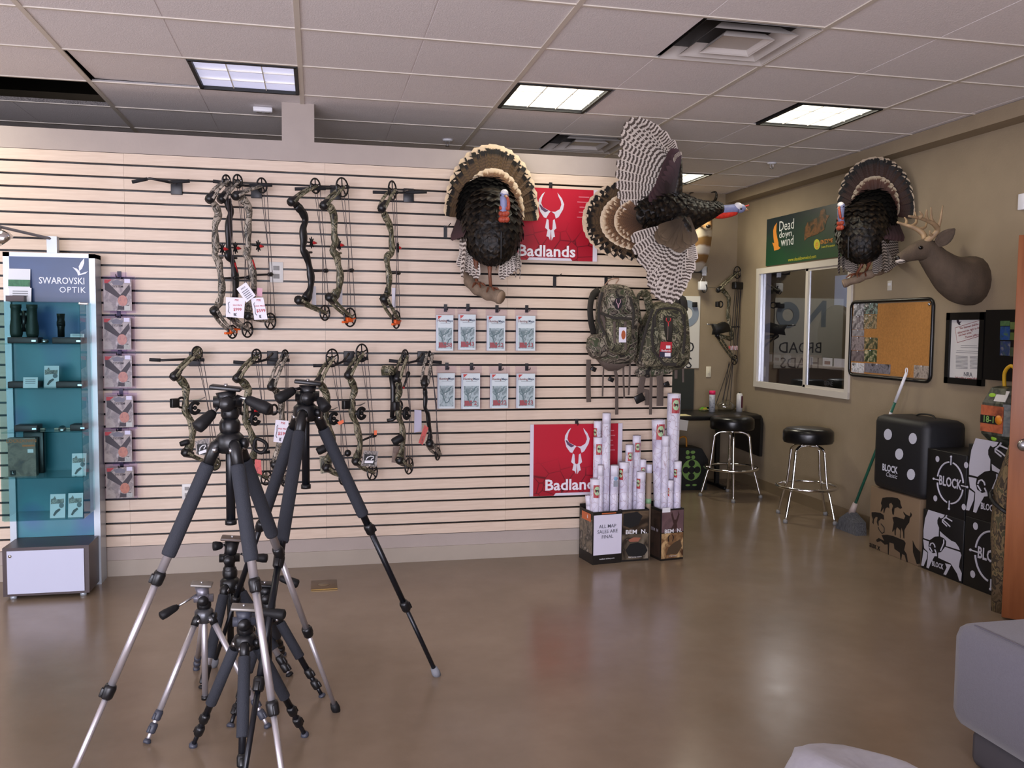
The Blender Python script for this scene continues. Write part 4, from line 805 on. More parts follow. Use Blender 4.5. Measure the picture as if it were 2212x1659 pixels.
# empty hooks and outlets
def bar_hook(px, y0, y1, label):
    a, b2 = WP(px, y0, .018), WP(px, y1, .018); c = (a+b2)/2
    t = Thing('display_hook', label, 'hook', c); t.part('plate', MB().box(c, (.022, .006, a.z-b2.z+.01)), m_hook); t.part('prong', MB().tube([c+V((0, 0, .03)), c+V((.01, -.08, .03)), c+V((.02, -.1, .045))], .003, 6), m_hook)
bar_hook(962, 489, 512, 'empty black slatwall hook beside the strutting turkey'); bar_hook(1198, 597, 618, 'empty black slatwall hook below the upper red poster'); bar_hook(1309, 601, 622, 'black slatwall hook carrying the first backpack')
def outlet(px, py, w_, h, label):
    p = WP(px, py, .018); t = Thing('wall_outlet', label, 'outlet', p); t.part('plate', MB().box(p, (w_, .006, h), bev=.002), mat('plate_white', 'd8d6d2', .4))
    for s in (-1, 1): t.part('socket', MB().box(p+V((0, -.004, s*h*.2)), (w_*.45, .003, h*.22), bev=.001), mat('socket_grey', '8d8b88', .5))
outlet(597, 588, .085, .13, 'white outlet plate on the slatwall between the hanging bows'); outlet(404, 1062, .06, .1, 'white outlet plate low on the slatwall behind the tall tripod')
# ================================================================== compound bows
camo_bow = camo('bow_camo', ['211f19', '5d5844', '3a3c2a', '8d866f', '2e2b22', 'a89e86'], 15, .5, (1, 1, .7))
camo_grey = camo('bow_camo_grey', ['2c2823', '867e72', '4a463f', 'a79d90', '38332d', 'b8ae9f'], 15, .5, (1, 1, .7))
blk_bow = mat('bow_black', '131315', .4); m_string = mat('bow_string', '4a4448', .6); m_org2 = mat('damper_orange', 'e8601c', .45); m_red2 = mat('bow_red', 'c21f26', .45)
c6 = lambda x, y: (260+x/4.147, 360+y/4.147)
c7 = lambda x, y: (580+x/4.147, 360+y/4.147)
c8 = lambda x, y: (300+x/4.608, 720+y/4.608)
c9 = lambda x, y: (620+x/4.608, 720+y/4.608)
def ribbon(mb, pts, w, n, flat): return mb.tube(pts, w, 8, up=n, flat=flat)
def bow(label, cf, ang, off, riser, pt, ct, rt, pb, cb, rb, m, limb=None, rod=None, star=None, damper=None, grip=None, solid=False, sight=None, rest=None, shelf=None, lens=None, base=None, wr=.025, group='compound bows on the slatwall'):
    a = R(ang); d = V((math.cos(a), math.sin(a), 0)); n = V((math.sin(a), -math.cos(a), 0))
    g0 = riser[len(riser)//2]; P = base or AY(*cf(*g0), YW-off)
    f = lambda q: PL(*cf(*q), P, n)
    sc_ = (f((g0[0], g0[1]))-f((g0[0], g0[1]+100))).length/100      # metres per crop pixel
    t = Thing('compound_bow', label, 'bow', P, group); limb = limb or m
    rp = smooth_pts([f(q) for q in riser], 4); k = len(rp)
    wd = [wr*(.8+.3*math.sin(i*.33)**2+(.25 if i < 3 or i > k-4 else 0)) for i in range(k)]
    t.part('riser', ribbon(MB(), rp, wd, n, .62), m)
    T_, B_ = f(ct), f(cb); pT, pB = f(pt), f(pb); RT_, RB_ = rt*sc_, rb*sc_
    for (p, c, q, nm) in ((pT, T_, f(riser[0]), 1), (pB, B_, f(riser[-1]), -1)):
        t.part('limb_pocket', ribbon(MB(), [p+(p-c).normalized()*.02, p, p+(c-p).normalized()*.05], [.022, .03, .02], n, .9), blk_bow)
        t.part('pocket_joint', ribbon(MB(), [p, (p+q)/2, q], [.018, .02, wr], n, .6), m)
        mid = (p+c)/2+(q-p).normalized()*(-.01)
        for s in (-1, 1): t.part('limb', ribbon(MB(), smooth_pts([p+n*.022*s, mid+n*.023*s, c+n*.018*s], 4), .009, n, 1.3), limb)
        t.part('axle', MB().cyl(c-n*.03, c+n*.03, .005, 8), m_steel)
    for (c, r_, sd) in ((T_, RT_, 1), (B_, RB_, -1)):
        ring = [c+d*(r_*math.cos(x)*.92)+V((0, 0, r_*math.sin(x)))+d*.0 for x in [2*math.pi*j/22 for j in range(22)]]
        cm = t.part('cam', MB().tube(ring, .0055, 6, closed=True), blk_bow)
        if solid: t.part('cam_plate', MB().prism(ring, n*.004), m, cm)
        else:
            for j in range(5):
                x = 2*math.pi*j/5+.4; t.part('spoke', MB().cyl(c, c+d*(r_*.9*math.cos(x))+V((0, 0, r_*.97*math.sin(x))), .0042, 6), blk_bow, cm)
            t.part('hub', MB().cyl(c-n*.006, c+n*.006, .013, 10), blk_bow, cm)
    s1, s2 = T_+d*RT_*.9, B_+d*RB_*.9
    t.part('bowstring', MB().tube([s1, s2], .0021, 5), m_string)
    t.part('cable', MB().tube([T_-d*RT_*.3, (T_+B_)*.5-d*.0+n*.012+d*.01, B_+d*RB_*.2], .0019, 5), m_string)
    t.part('cable', MB().tube([T_+d*RT_*.25, (T_+B_)*.5+n*.02, B_-d*RB_*.5], .0019, 5), m_string)
    if shelf: t.part('arrow_shelf', ribbon(MB(), [f(shelf[0]), f(shelf[1])], .007, n, 1.4), m)
    if grip: t.part('grip_panel', ribbon(MB(), [f(q)+n*.008 for q in grip], .009, n, .8), m_red2)
    if rod:
        a_, b_ = f(rod[0]), f(rod[1]); r1 = t.part('cable_rod', MB().cyl(a_, b_, .007, 8), blk_bow); t.part('rod_tip', MB().lathe([(.006, -.03), (.013, -.012), (.014, .006), (.009, .016), (0, .018)], b_, (b_-a_), 10), blk_bow, r1); t.part('red_bolt', MB().ball(a_, .008, n=8, m=5), m_red2, r1)
    if star:
        c = f(star); st = MB()
        for j in range(8):
            x = 2*math.pi*j/8; st.tube([c, c+V((0, 0, .036*math.sin(x)))+(d*.95-n*.3)*.036*math.cos(x)], [.008, .003], 5)
        s_ = t.part('rubber_star', st, m_rubber); t.part('star_post', MB().cyl(c-d*.05, c, .005, 8), blk_bow, s_); t.part('red_tip', MB().lathe([(.006, 0), (.011, .02), (.004, .045), (0, .046)], c, d, 10), m_red2, s_)
    if damper:
        c = f(damper); t.part('string_stop', MB().box(c, (.06, .02, .03), Matrix.Rotation(a, 3, 'Z'), bev=.005).box(c-d*.04-V((0, 0, .015)), (.05, .016, .014), Matrix.Rotation(a, 3, 'Z'), bev=.004).box(c+d*.035+V((0, 0, .008)), (.03, .014, .01), Matrix.Rotation(a, 3, 'Z')), m_org2)
    if sight:
        c = f(sight); s_ = t.part('sight_ring', MB().tube([c+V((0, 0, .03*math.sin(x)))+d*.03*math.cos(x)-n*.0 for x in [2*math.pi*j/16 for j in range(16)]], .007, 6, closed=True), blk_bow); t.part('sight_body', MB().box(c-d*.045, (.05, .03, .055), Matrix.Rotation(a, 3, 'Z'), bev=.005), blk_bow, s_)
    if rest:
        c = f(rest)+n*.02; s_ = t.part('arrow_rest', MB().tube([c+V((0, 0, .032*math.sin(x)))+d*.03*math.cos(x) for x in [.7+5.2*j/14 for j in range(15)]], .012, 8), m_rubber); t.part('rest_core', MB().ball(c, .013, n=8, m=6), m_rubber, s_); t.part('rest_mount', MB().cyl(c, c-d*.05-n*.01, .007, 8), blk_bow, s_)
    if lens: c = f(lens); t.part('peep_tube', MB().tube([c-d*.05, c, c+d*.04+V((0, 0, .012))], [.003, .005, .003], 6), m_steel)
    return t, f, d, n
# upper row
bow('camouflage compound bow, outermost of the three crowded on one hanger', c6, 48, .38, [(850, 350), (878, 430), (850, 520), (850, 620), (855, 740), (845, 790), (880, 850), (895, 950), (908, 1050), (905, 1150), (880, 1230)], (800, 290), (950, 125), 50, (840, 1290), (1003, 1480), 58, camo_grey, rod=((915, 1000), (1040, 997)), star=(912, 735), damper=(1010, 1470), shelf=((855, 815), (915, 815)))
bow('black compound bow between two camouflage bows on one hanger', c6, 48, .27, [(955, 290), (970, 350), (990, 410), (972, 490), (970, 600), (970, 740), (965, 800), (1005, 850), (1025, 950), (1035, 1050), (1030, 1150), (1010, 1250)], (905, 290), (1052, 130), 58, (985, 1330), (1138, 1460), 70, blk_bow, camo_grey, rod=((1045, 997), (1155, 992)), star=(1030, 728), grip=[(1015, 860), (1032, 950)], shelf=((990, 820), (1040, 820)))
bow('camouflage compound bow with red grip, nearest the outlet plate', c6, 48, .27, [(1090, 285), (1135, 340), (1155, 420), (1145, 520), (1140, 620), (1147, 720), (1130, 790), (1162, 830), (1182, 920), (1192, 1010), (1195, 1100), (1165, 1200), (1145, 1290)], (1035, 262), (1268, 168), 66, (1140, 1335), (1343, 1385), 74, camo_grey, rod=((1205, 970), (1345, 965)), star=(1235, 710), grip=[(1172, 835), (1196, 920)], wr=.026)
bow('black compound bow with red tipped damper hung beside a camouflage bow', c7, 46, .27, [(250, 345), (305, 410), (330, 480), (310, 560), (315, 660), (308, 740), (335, 790), (360, 870), (375, 950), (382, 1030), (370, 1110), (335, 1190)], (205, 315), (420, 172), 66, (270, 1195), (505, 1310), 68, blk_bow, camo_bow, rod=((385, 935), (515, 932)), star=(385, 680), shelf=((320, 770), (385, 768)), wr=.027)
bow('camouflage compound bow with orange string stop hung beside a black bow', c7, 46, .27, [(545, 355), (580, 420), (590, 520), (590, 620), (600, 680), (572, 750), (610, 800), (625, 880), (642, 960), (637, 1050), (625, 1110), (585, 1160)], (495, 350), (660, 185), 84, (545, 1170), (730, 1350), 84, camo_bow, rod=((655, 935), (745, 930)), star=(632, 700), damper=(725, 1372), shelf=((600, 775), (648, 775)), wr=.027)
bow('lone camouflage compound bow with orange string stop on its own hanger', c7, 58, .26, [(1035, 425), (1075, 500), (1098, 580), (1102, 660), (1108, 740), (1100, 780), (1062, 810), (1066, 880), (1078, 960), (1080, 1050), (1065, 1140)], (1015, 375), (1110, 212), 82, (1035, 1180), (1145, 1370), 80, camo_bow, rod=((1095, 955), (1165, 952)), star=(1160, 725), damper=(1150, 1392), wr=.026)
# lower row
bow('camouflage compound bow with bear logo tag, nearest the clamshell packs', c8, 40, .27, [(410, 455), (465, 530), (468, 620), (465, 700), (468, 780), (505, 850), (535, 940), (530, 1040), (515, 1110), (485, 1170)], (350, 430), (580, 195), 62, (465, 1185), (760, 1300), 62, camo_bow, solid=True, sight=(425, 690), rest=(540, 740), lens=(600, 660))
bow('camouflage compound bow behind the head of the tall silver tripod', c8, 42, .27, [(1030, 480), (1090, 560), (1068, 680), (1062, 800), (1075, 900), (1112, 980), (1135, 1060), (1150, 1150), (1130, 1250)], (975, 450), (1170, 222), 62, (1110, 1300), (1268, 1440), 70, camo_bow, star=(1135, 775), sight=(1040, 760), rest=(1140, 850))
bow('pale limbed compound bow with white price card over its grip', c8, 50, .27, [(1370, 580), (1415, 660), (1420, 760), (1425, 860), (1420, 960), (1405, 1060), (1395, 1150), (1360, 1260)], (1320, 535), (1455, 215), 48, (1350, 1300), (1450, 1470), 50, camo_grey, sight=(1345, 760), lens=(1520, 780))
bow('camouflage compound bow with orange tag behind the tall black tripod', c9, 42, .27, [(340, 515), (385, 590), (402, 690), (385, 790), (405, 890), (430, 970), (450, 1060), (440, 1160), (405, 1280)], (310, 490), (450, 245), 86, (390, 1335), (572, 1430), 80, camo_bow, sight=(370, 765), rest=(445, 845), lens=(455, 760))
bow('camouflage compound bow with bear card beside the tall black tripod', c9, 42, .27, [(635, 465), (672, 560), (652, 640), (645, 720), (655, 820), (690, 900), (705, 980), (728, 1080), (715, 1180), (692, 1250)], (610, 420), (745, 195), 86, (685, 1272), (850, 1385), 76, camo_bow, solid=False, sight=(640, 705), rest=(720, 795), lens=(730, 715), rod=((740, 1070), (870, 1015)))
bow('camouflage compound bow with black quiver hung beside the map packs', c9, 52, .27, [(1110, 495), (1120, 580), (1100, 650), (1108, 740), (1112, 830), (1140, 900), (1152, 1000), (1152, 1100), (1138, 1200), (1122, 1245)], (1095, 455), (1175, 225), 60, (1120, 1262), (1215, 1320), 80, camo_bow, solid=False, sight=(1120, 720), rest=(1165, 795), rod=((1160, 540), (1205, 405)))
bow('slim black youth bow with red boxed release, closest to the maps', c9, 58, .26, [(1372, 560), (1378, 640), (1375, 740), (1400, 800), (1412, 900), (1425, 980), (1422, 1060)], (1370, 500), (1420, 205), 26, (1420, 1095), (1500, 1200), 62, blk_bow, camo_grey, wr=.019)
# bow on the far wall of the nook with its arrows
c10 = lambda x, y: (1480+x/4.881, 560+y/4.881)
fb = AY(*c10(460, 560), YB-.16)
t, f, d, n = bow('camouflage bow with black glove hung in the nook corner', c10, 24, 0, [(400, 330), (455, 400), (460, 480), (450, 560), (460, 640), (465, 700), (490, 800), (480, 840)], (350, 325), (550, 140), 62, (340, 800), (520, 1060), 50, camo_bow, base=fb, sight=(375, 475), rod=((480, 715), (580, 712)), group='bow in the nook')
t.part('quiver_hood', MB().box(f((540, 280))-n*-.03, (.16, .06, .075), Matrix.Rotation(R(24), 3, 'Z'), bev=.012), m_blackp)
for k in range(4):
    a_ = f((505+k*20, 300))+n*.03; b_ = f((450+k*28 if k < 2 else 440+k*26, 960))+n*.03
    ar = Thing('arrow', 'arrow with pale vanes in the quiver of the nook bow', 'arrow', a_, 'arrows in the nook quiver'); e_ = a_+(b_-a_)*1.0
    ar.part('shaft', MB().cyl(a_, e_, .0035, 6), m_rubber)
    for j in range(3):
        an = 2*math.pi*j/3; w_ = (d*math.cos(an)+n*math.sin(an)); ar.part('vane', MB().prism([e_, e_+V((0, 0, .05)), e_+V((0, 0, .04))+w_*.018, e_+V((0, 0, .008))+w_*.018], n.cross(w_)*.002+V((.001, .001, 0))), mat('vane_pale', 'e0d8dc', .5) if (k+j) % 2 else mat('vane_red', 'd05a50', .5))
gv = f((360, 720)); single('shooting_glove', 'black release glove hung on the nook bow', 'glove', MB().loft([[f(q)+n*dn_ for q in [(270, 680), (330, 685), (385, 660), (430, 690), (445, 760), (360, 780), (280, 795), (290, 740)]] for dn_ in (.0, .03, .045)]), m_black, gv)
single('glove_clip', 'steel clip sticking out of the black glove', 'clip', MB().cyl(f((215, 685))+n*.02, f((270, 690))+n*.02, .008, 8), m_steel, f((240, 688)))
for k, (x0_, x1_) in enumerate([(470, 320), (490, 380), (500, 425), (505, 470), (460, 395)]):
    b_ = AY(*c10(x0_, 1100), YB-.12); e_ = AY(*c10(x1_, 1540), YB-.2); e_.z = max(e_.z, dz+.005)
    ar = Thing('arrow', 'dark arrow standing in the bunch beside the plastic bag', 'arrow', e_, 'arrows bunched on the desk'); ar.part('shaft', MB().cyl(e_, b_, .0042, 6), mat('carbon', '2a2422', .4)); ar.part('nock', MB().cyl(b_, b_+(b_-e_).normalized()*.02, .005, 6), mat('nock_tan', '7a6a58', .5))
# ---- hangers: slat plate and swivel arms
def hanger(label, cf, plate_, arms, off=.2):
    p = WP(*cf(*plate_), .0); t = Thing('bow_hanger', label, 'hanger', p)
    t.part('slat_plate', MB().box(p+V((0, -.02, 0)), (.068, .012, .09), bev=.003), mat('hanger_plate', '16171d', .4))
    e_ = AY(*cf(*arms[0]), YW-off); t.part('stem', MB().tube([p+V((0, -.02, .03)), e_], .008, 8), m_hook)
    for ln in arms[1:]:
        pts = [e_]+[AY(*cf(*q), YW-off-.01) for q in ln]; a_ = t.part('arm', MB().tube(pts, .0075, 8), m_hook)
        t.part('foam_sleeve', MB().tube([pts[-2]+(pts[-1]-pts[-2])*.15, pts[-1]], .0105, 8), mat('foam_dark', '1a1b1f', .8), a_)
hanger('empty black swivel bow hanger near the top of the slatwall', c6, (508, 190), [(440, 140), [(265, 105), (105, 138)], [(620, 128)]])
hanger('black swivel hanger carrying three crowded bows', c6, (1222, 222), [(1120, 170), [(830, 130)], [(1360, 165)]])
hanger('black swivel hanger carrying the black and camouflage pair', c7, (600, 235), [(560, 195), [(235, 200)], [(725, 182)]])
hanger('black swivel hanger carrying the lone camouflage bow', c7, (1252, 262), [(1200, 232), [(935, 228)], [(1418, 226)]])
hanger('black swivel hanger carrying the bow nearest the packs', c8, (560, 255), [(500, 258), [(235, 268), (105, 262)], [(650, 265)]])
hanger('black swivel hanger carrying two bows behind the tripods', c8, (1332, 245), [(1270, 262), [(1120, 300), (940, 285)], [(1500, 268)]])
hanger('black swivel hanger carrying two bows beside the black tripod', c9, (615, 245), [(560, 280), [(470, 318), (260, 322)], [(810, 248)]])
hanger('black swivel hanger carrying the quiver bow and youth bow', c9, (1345, 245), [(1290, 275), [(1215, 292), (1015, 272)], [(1540, 290)]])
# ---- tags and accessories on the bows
def tag(label, cf, quad, off, lines=(), m=None, cat='price tag', group=None):
    q = [AY(*cf(*k), YW-off) for k in quad]; c = sum(q, V())/4; ex = (q[1]-q[0]).normalized(); ey = (q[0]-q[3]).normalized()
    t = Thing('price_tag', label, cat, c, group); t.part('card', MB().prism(q, (0, .002, 0)), m or mat('tag_white', 'e2dfea', .4))
    w_, h = (q[1]-q[0]).length, (q[0]-q[3]).length
    for (s, u, v, sz, mm) in lines: t.part('lettering', MB().text(s, c+ex*u*w_+ey*v*h+V((0, -.0008, 0)), ex, ey, sz*h, .0008, bold=.02), mm)
    return t, c, ex, ey, w_, h
rd = mat('tag_red', 'b8303c', .5); ink = mat('tag_ink', '55525c', .5)
def price(label, cf, quad, off, amount):
    t, c, ex, ey, w_, h = tag(label, cf, quad, off, [('PSE', .08, .38, .13, rd), ('SALE PRICE', .12, .12, .09, rd), (amount, .12, -.1, .2, rd)])
    t.part('bow_outline', MB().tube([c+ex*u*w_+ey*v*h+V((0, -.002, 0)) for u, v in ((-.28, .28), (-.36, .22), (-.32, .0), (-.36, -.22), (-.26, -.3))], .002, 5), ink); t.part('logo_print', MB().prism([c+ex*u*w_+ey*v*h+V((0, -.001, 0)) for u, v in ((-.08, -.28), (.02, -.3), (.1, -.26), (.04, -.36), (.08, -.44), (-.08, -.42))], (0, -.001, 0)), ink)
price('white price card with red figures below the black bow', c6, [(945, 1170), (1118, 1175), (1105, 1358), (945, 1345)], .37, '$999'); price('white price card with red figures below the red gripped bow', c6, [(1168, 1175), (1280, 1172), (1320, 1368), (1200, 1372)], .37, '$599')
price('white price card with red figures on the pale limbed bow', c8, [(1362, 860), (1492, 872), (1470, 1095), (1338, 1080)], .36, '$599')
t, c, ex, ey, w_, h = tag('tilted white spec tag between two price cards', c6, [(1040, 1095), (1125, 1035), (1212, 1155), (1128, 1218)], .385, [('SPECS', .0, .3, .12, ink)])
for k in range(5): t.part('print_line', MB().box(c+ex*-.0+ey*(.12-.12*k)*h+V((0, -.002, 0)), (w_*.6, .001, .004), Matrix.Rotation(math.atan2(ex.z, ex.x)*-1, 3, 'Y')), ink)
tag('small pink tag above the second price card', c6, [(1225, 1085), (1272, 1090), (1270, 1165), (1222, 1160)], .33, [], mat('tag_pink', 'd8a0b0', .5))
tag('clear info strip hanging below the black and camouflage pair', c7, [(395, 1070), (425, 1072), (428, 1240), (385, 1235)], .15, [], mat('tag_grey', 'b9b4b8', .4)); tag('pale info strip hanging by the orange stop of the paired bow', c7, [(630, 1070), (662, 1070), (662, 1240), (625, 1235)], .15, [], mat('tag_grey', 'b9b4b8', .4)); tag('white info strip hanging on the lone camouflage bow', c7, [(1105, 1085), (1140, 1087), (1138, 1262), (1105, 1258)], .15, [], mat('tag_white', 'e2dfea', .4))
tag('lavender info strip between the quiver bow and the youth bow', c9, [(1268, 762), (1338, 768), (1340, 975), (1265, 990)], .16, [], mat('tag_lav', 'bdb8cc', .4))
m_bearc = camo('bear_card', ['6a625c', '8a827c', '57504a', '9a928c'], 20, .4)
def bear(label, cf, quad, inner, off):
    t, c, ex, ey, w_, h = tag(label, cf, quad, off, [], m_bearc, 'logo card'); q = [AY(*cf(*k), YW-off)+V((0, -.002, 0)) for k in inner]; ci = sum(q, V())/4; wi, hi = (q[1]-q[0]).length, (q[0]-q[3]).length
    t.part('black_panel', MB().prism(q, (0, .0015, 0)), m_black)
    g = lambda u, v: ci+ex*u*wi+ey*v*hi+V((0, -.0015, 0))
    t.part('bear_outline', MB().tube([g(*k) for k in [(-.3, -.05), (-.2, .2), (.05, .35), (.32, .32), (.34, .18), (.2, .1), (.15, -.05)]], .0035, 6), m_white); t.part('name_plate', MB().prism([g(-.4, -.15), g(.4, -.1), g(.36, -.38), (g(-.38, -.42))], (0, -.001, 0)), m_white)
bear('logo card with bear outline on the bow nearest the packs', c8, [(560, 1075), (700, 1040), (720, 1230), (570, 1200)], [(578, 1105), (680, 1095), (690, 1200), (585, 1210)], .34); bear('logo card with bear outline on the bow beside the black tripod', c9, [(765, 1165), (910, 1175), (890, 1330), (735, 1320)], [(770, 1200), (882, 1210), (868, 1310), (762, 1295)], .34)
tag('camouflage card hung low behind the black tripod leg', c9, [(322, 1225), (440, 1210), (450, 1380), (335, 1398)], .24, [], camo_bow, 'card'); tag('camouflage card hung low on the quiver bow', c9, [(1058, 1120), (1185, 1135), (1180, 1300), (1040, 1285)], .22, [], photo('camo_card', ['4a3628', '6a5040', '7a6a58'], 24), 'card')
tag('orange clearance tag on the string behind the black tripod', c9, [(500, 885), (560, 858), (566, 890), (520, 915)], .3, [], mat('flag_orange', 'e86a38', .5)); tag('orange clearance tag on the rod of the bear card bow', c9, [(866, 968), (895, 965), (893, 1010), (868, 1012)], .24, [], mat('flag_orange', 'e86a38', .5))
tag('red boxed accessory behind the tall silver tripod leg', c8, [(1155, 1255), (1215, 1260), (1225, 1410), (1150, 1380)], .3, [], photo('redbox', ['a82a30', 'd05048', '8a2028'], 30), 'box'); tag('red and brown boxed release hanging on the youth bow', c9, [(1368, 910), (1408, 940), (1352, 1110), (1308, 1090)], .3, [], photo('redbox2', ['8a4a30', 'c0423c', '5a3020'], 30), 'box')
# quiver and stabilisers
f = lambda x, y, off=.3: AY(*c9(x, y), YW-off)
t = Thing('quiver', 'black bow quiver with camouflage hood beside the quiver bow', 'quiver', f(1055, 600))
t.part('hood', MB().tube([f(1005, 320), f(1005, 360), f(1008, 415)], [.035, .045, .042], 12), camo_bow); t.part('rail', MB().tube([f(1035, 400), f(1055, 540), f(1055, 700), f(1045, 840)], [.016, .017, .016, .014], 8), m_blackp); t.part('gripper', MB().tube([f(995, 870), f(1050, 860), f(1090, 830)], .012, 8), m_blackp)
def stab(label, cf, a_, b_, r_, off): single('stabilizer', label, 'stabilizer', MB().lathe([(0, 0), (r_*.8, 0), (r_, .012), (r_, (AY(*cf(*b_), YW-off)-AY(*cf(*a_), YW-off)).length-.012), (r_*.8, (AY(*cf(*b_), YW-off)-AY(*cf(*a_), YW-off)).length), (0, (AY(*cf(*b_), YW-off)-AY(*cf(*a_), YW-off)).length)], AY(*cf(*a_), YW-off), AY(*cf(*b_), YW-off)-AY(*cf(*a_), YW-off), 12), m_rubber, AY(*cf(*a_), YW-off))
stab('black stabilizer on the bow behind the black tripod', c9, (300, 1180), (390, 1135), .026, .3); stab('black stabilizer on the quiver bow', c9, (1050, 1090), (1155, 1030), .026, .32); stab('black stabilizer on the bow nearest the packs', c8, (410, 1105), (500, 1075), .017, .32)
t = Thing('bow_sling', 'looped black wrist sling under the second lower bow', 'sling', AY(*c8(1210, 1120), YW-.3)); t.part('loop', MB().tube(smooth_pts([AY(*c8(*q), YW-.3) for q in [(1160, 1060), (1200, 1055), (1260, 1090), (1270, 1140), (1220, 1190), (1150, 1150)]], 4, True), .011, 8, closed=True), m_rubber); t.part('tail', MB().tube([AY(*c8(*q), YW-.3) for q in [(1150, 1150), (1200, 1190), (1305, 1180)]], .01, 8), m_rubber)
t = Thing('bow_sight_light', 'curved black rod with bulb on the bow by the black tripod', 'bow accessory', f(600, 1195)); t.part('rod', MB().tube(smooth_pts([f(500, 1180), f(550, 1220), f(600, 1195)], 4), .006, 8), m_blackp); t.part('bulb', MB().ball(f(605, 1192), .022, n=10, m=7), m_blackp)
# ================================================================== red posters
m_pred, nt, b = newmat('poster_red'); lk = nt.links.new
vec = coords(nt); vo = nd(nt, 'ShaderNodeTexVoronoi', feature='DISTANCE_TO_EDGE', i_Scale=9.0); lk(vec, vo.inputs['Vector'])
n = nd(nt, 'ShaderNodeTexNoise', i_Scale=3.0, i_Detail=3.0); lk(vec, n.inputs['Vector'])
sx = nd(nt, 'ShaderNodeSeparateXYZ'); lk(vec, sx.inputs[0])
cr = ramp(nt, [(.0, '4a0814'), (.035, 'a01428')]); lk(vo.outputs['Distance'], cr.inputs['Fac'])
cz = ramp(nt, [(.12, (0, 0, 0)), (.28, (1, 1, 1))]); lk(sx.outputs['Z'], cz.inputs['Fac'])
mx = nd(nt, 'ShaderNodeMix', data_type='RGBA'); lk(cz.outputs['Color'], mx.inputs['Factor']); lk(cr.outputs['Color'], mx.inputs['A']); mx.inputs['B'].default_value = lin('b8172f')
lk(mx.outputs['Result'], b.inputs['Base Color']); b.inputs['Roughness'].default_value = .35
m_skull = mat('skull_silver', 'd6d2dc', .4); m_skd = mat('skull_shade', '5a3a58', .4)
cp = lambda x, y: (1130+x/4.253, 840+y/4.253)
horns = [[(440, 355), (415, 375), (385, 425), (380, 470), (395, 530), (430, 580), (450, 585), (475, 540), (490, 525), (470, 515), (420, 490), (405, 455), (415, 405)], [(550, 355), (560, 390), (580, 430), (585, 460), (570, 500), (530, 525), (495, 525), (525, 545), (535, 585), (560, 570), (600, 500), (610, 455), (590, 405)]]
skull = [[(455, 590), (470, 600), (475, 680), (490, 690), (485, 780), (470, 750), (450, 745), (462, 690), (440, 670)], [(525, 590), (510, 600), (505, 680), (492, 690), (497, 780), (512, 750), (528, 745), (518, 690), (540, 670)]]
def poster(label, xa, xb, za, zb, off, dxy, hookpx, tilt=0):
    y = YW-off; t = Thing('poster', label, 'poster', ((xa+xb)/2, y, za), 'red skull posters')
    t.part('board', MB().bx(xa, xb, y-.004, y, za, zb), mat('poster_white', 'd8d2de', .4))
    t.part('red_print', MB().prism([V((xa+.025, y-.0045, za)), V((xa+.17, y-.0045, za+.0)), V((xa+.185, y-.0045, za+.018)), V((xb-.19, y-.0045, za+.018)), V((xb-.175, y-.0045, za)), V((xb-.032, y-.0045, za)), V((xb-.032, y-.0045, zb)), V((xa+.025, y-.0045, zb))], (0, -.001, 0)), m_pred)
    org = WP(*cp(490, 525), off); o = V((xa+(org.x-WP(*cp(65, 400), off).x), y-.006, zb-(WP(*cp(490, 320), off).z-org.z)))
    f = lambda q: (lambda p: V((o.x+p.x-org.x, y-.006, o.z+p.z-org.z)))(WP(*cp(*q), off))
    for pl in horns: t.part('horn_print', MB().prism([f(q) for q in pl], (0, -.001, 0)), m_skull)
    for pl in skull: t.part('skull_print', MB().prism([f(q) for q in pl], (0, -.001, 0)), m_skull)
    t.part('horn_shade', MB().prism([f(q)+V((0, -.0012, 0)) for q in [(388, 470), (405, 510), (440, 535), (470, 520), (420, 492), (402, 470)]], (0, -.0006, 0)), m_skd)
    t.part('lettering', MB().text('Badlands', f((455, 880)), (1, 0, 0), (0, 0, 1), .106, .001, bold=.022, sx=1.08), mat('poster_letter', 'e6e2ea', .4))
    for k in range(5): t.part('small_text', MB().box(V((xb-.1, y-.006, zb-.05-.034*k)), (.075+.02*math.sin(k*2), .001, .006)), mat('poster_pink', 'd87a88', .5))
    return t
a, b2 = WP(*cp(65, 328), .03), WP(*cp(900, 985), .03); poster('red skull poster hung low on the slatwall behind the map tubes', a.x, b2.x, WP(*cp(60, 988), .03).z, a.z, .03, 0, 0)
wdt = b2.x-a.x; b3 = WP(1289, 568, .03); tz = WP(1280, 411, .03).z; poster('red skull poster hung high on the slatwall between the turkeys', b3.x-wdt, b3.x, WP(1200, 563, .03).z, tz, .03, 0, 0)
for (px, py, lab) in ((1188, 403, 'black clip hook holding the high red poster'), (1244, 912, 'black clip hook holding the low red poster')): hook('hook', lab, px, py, .03)
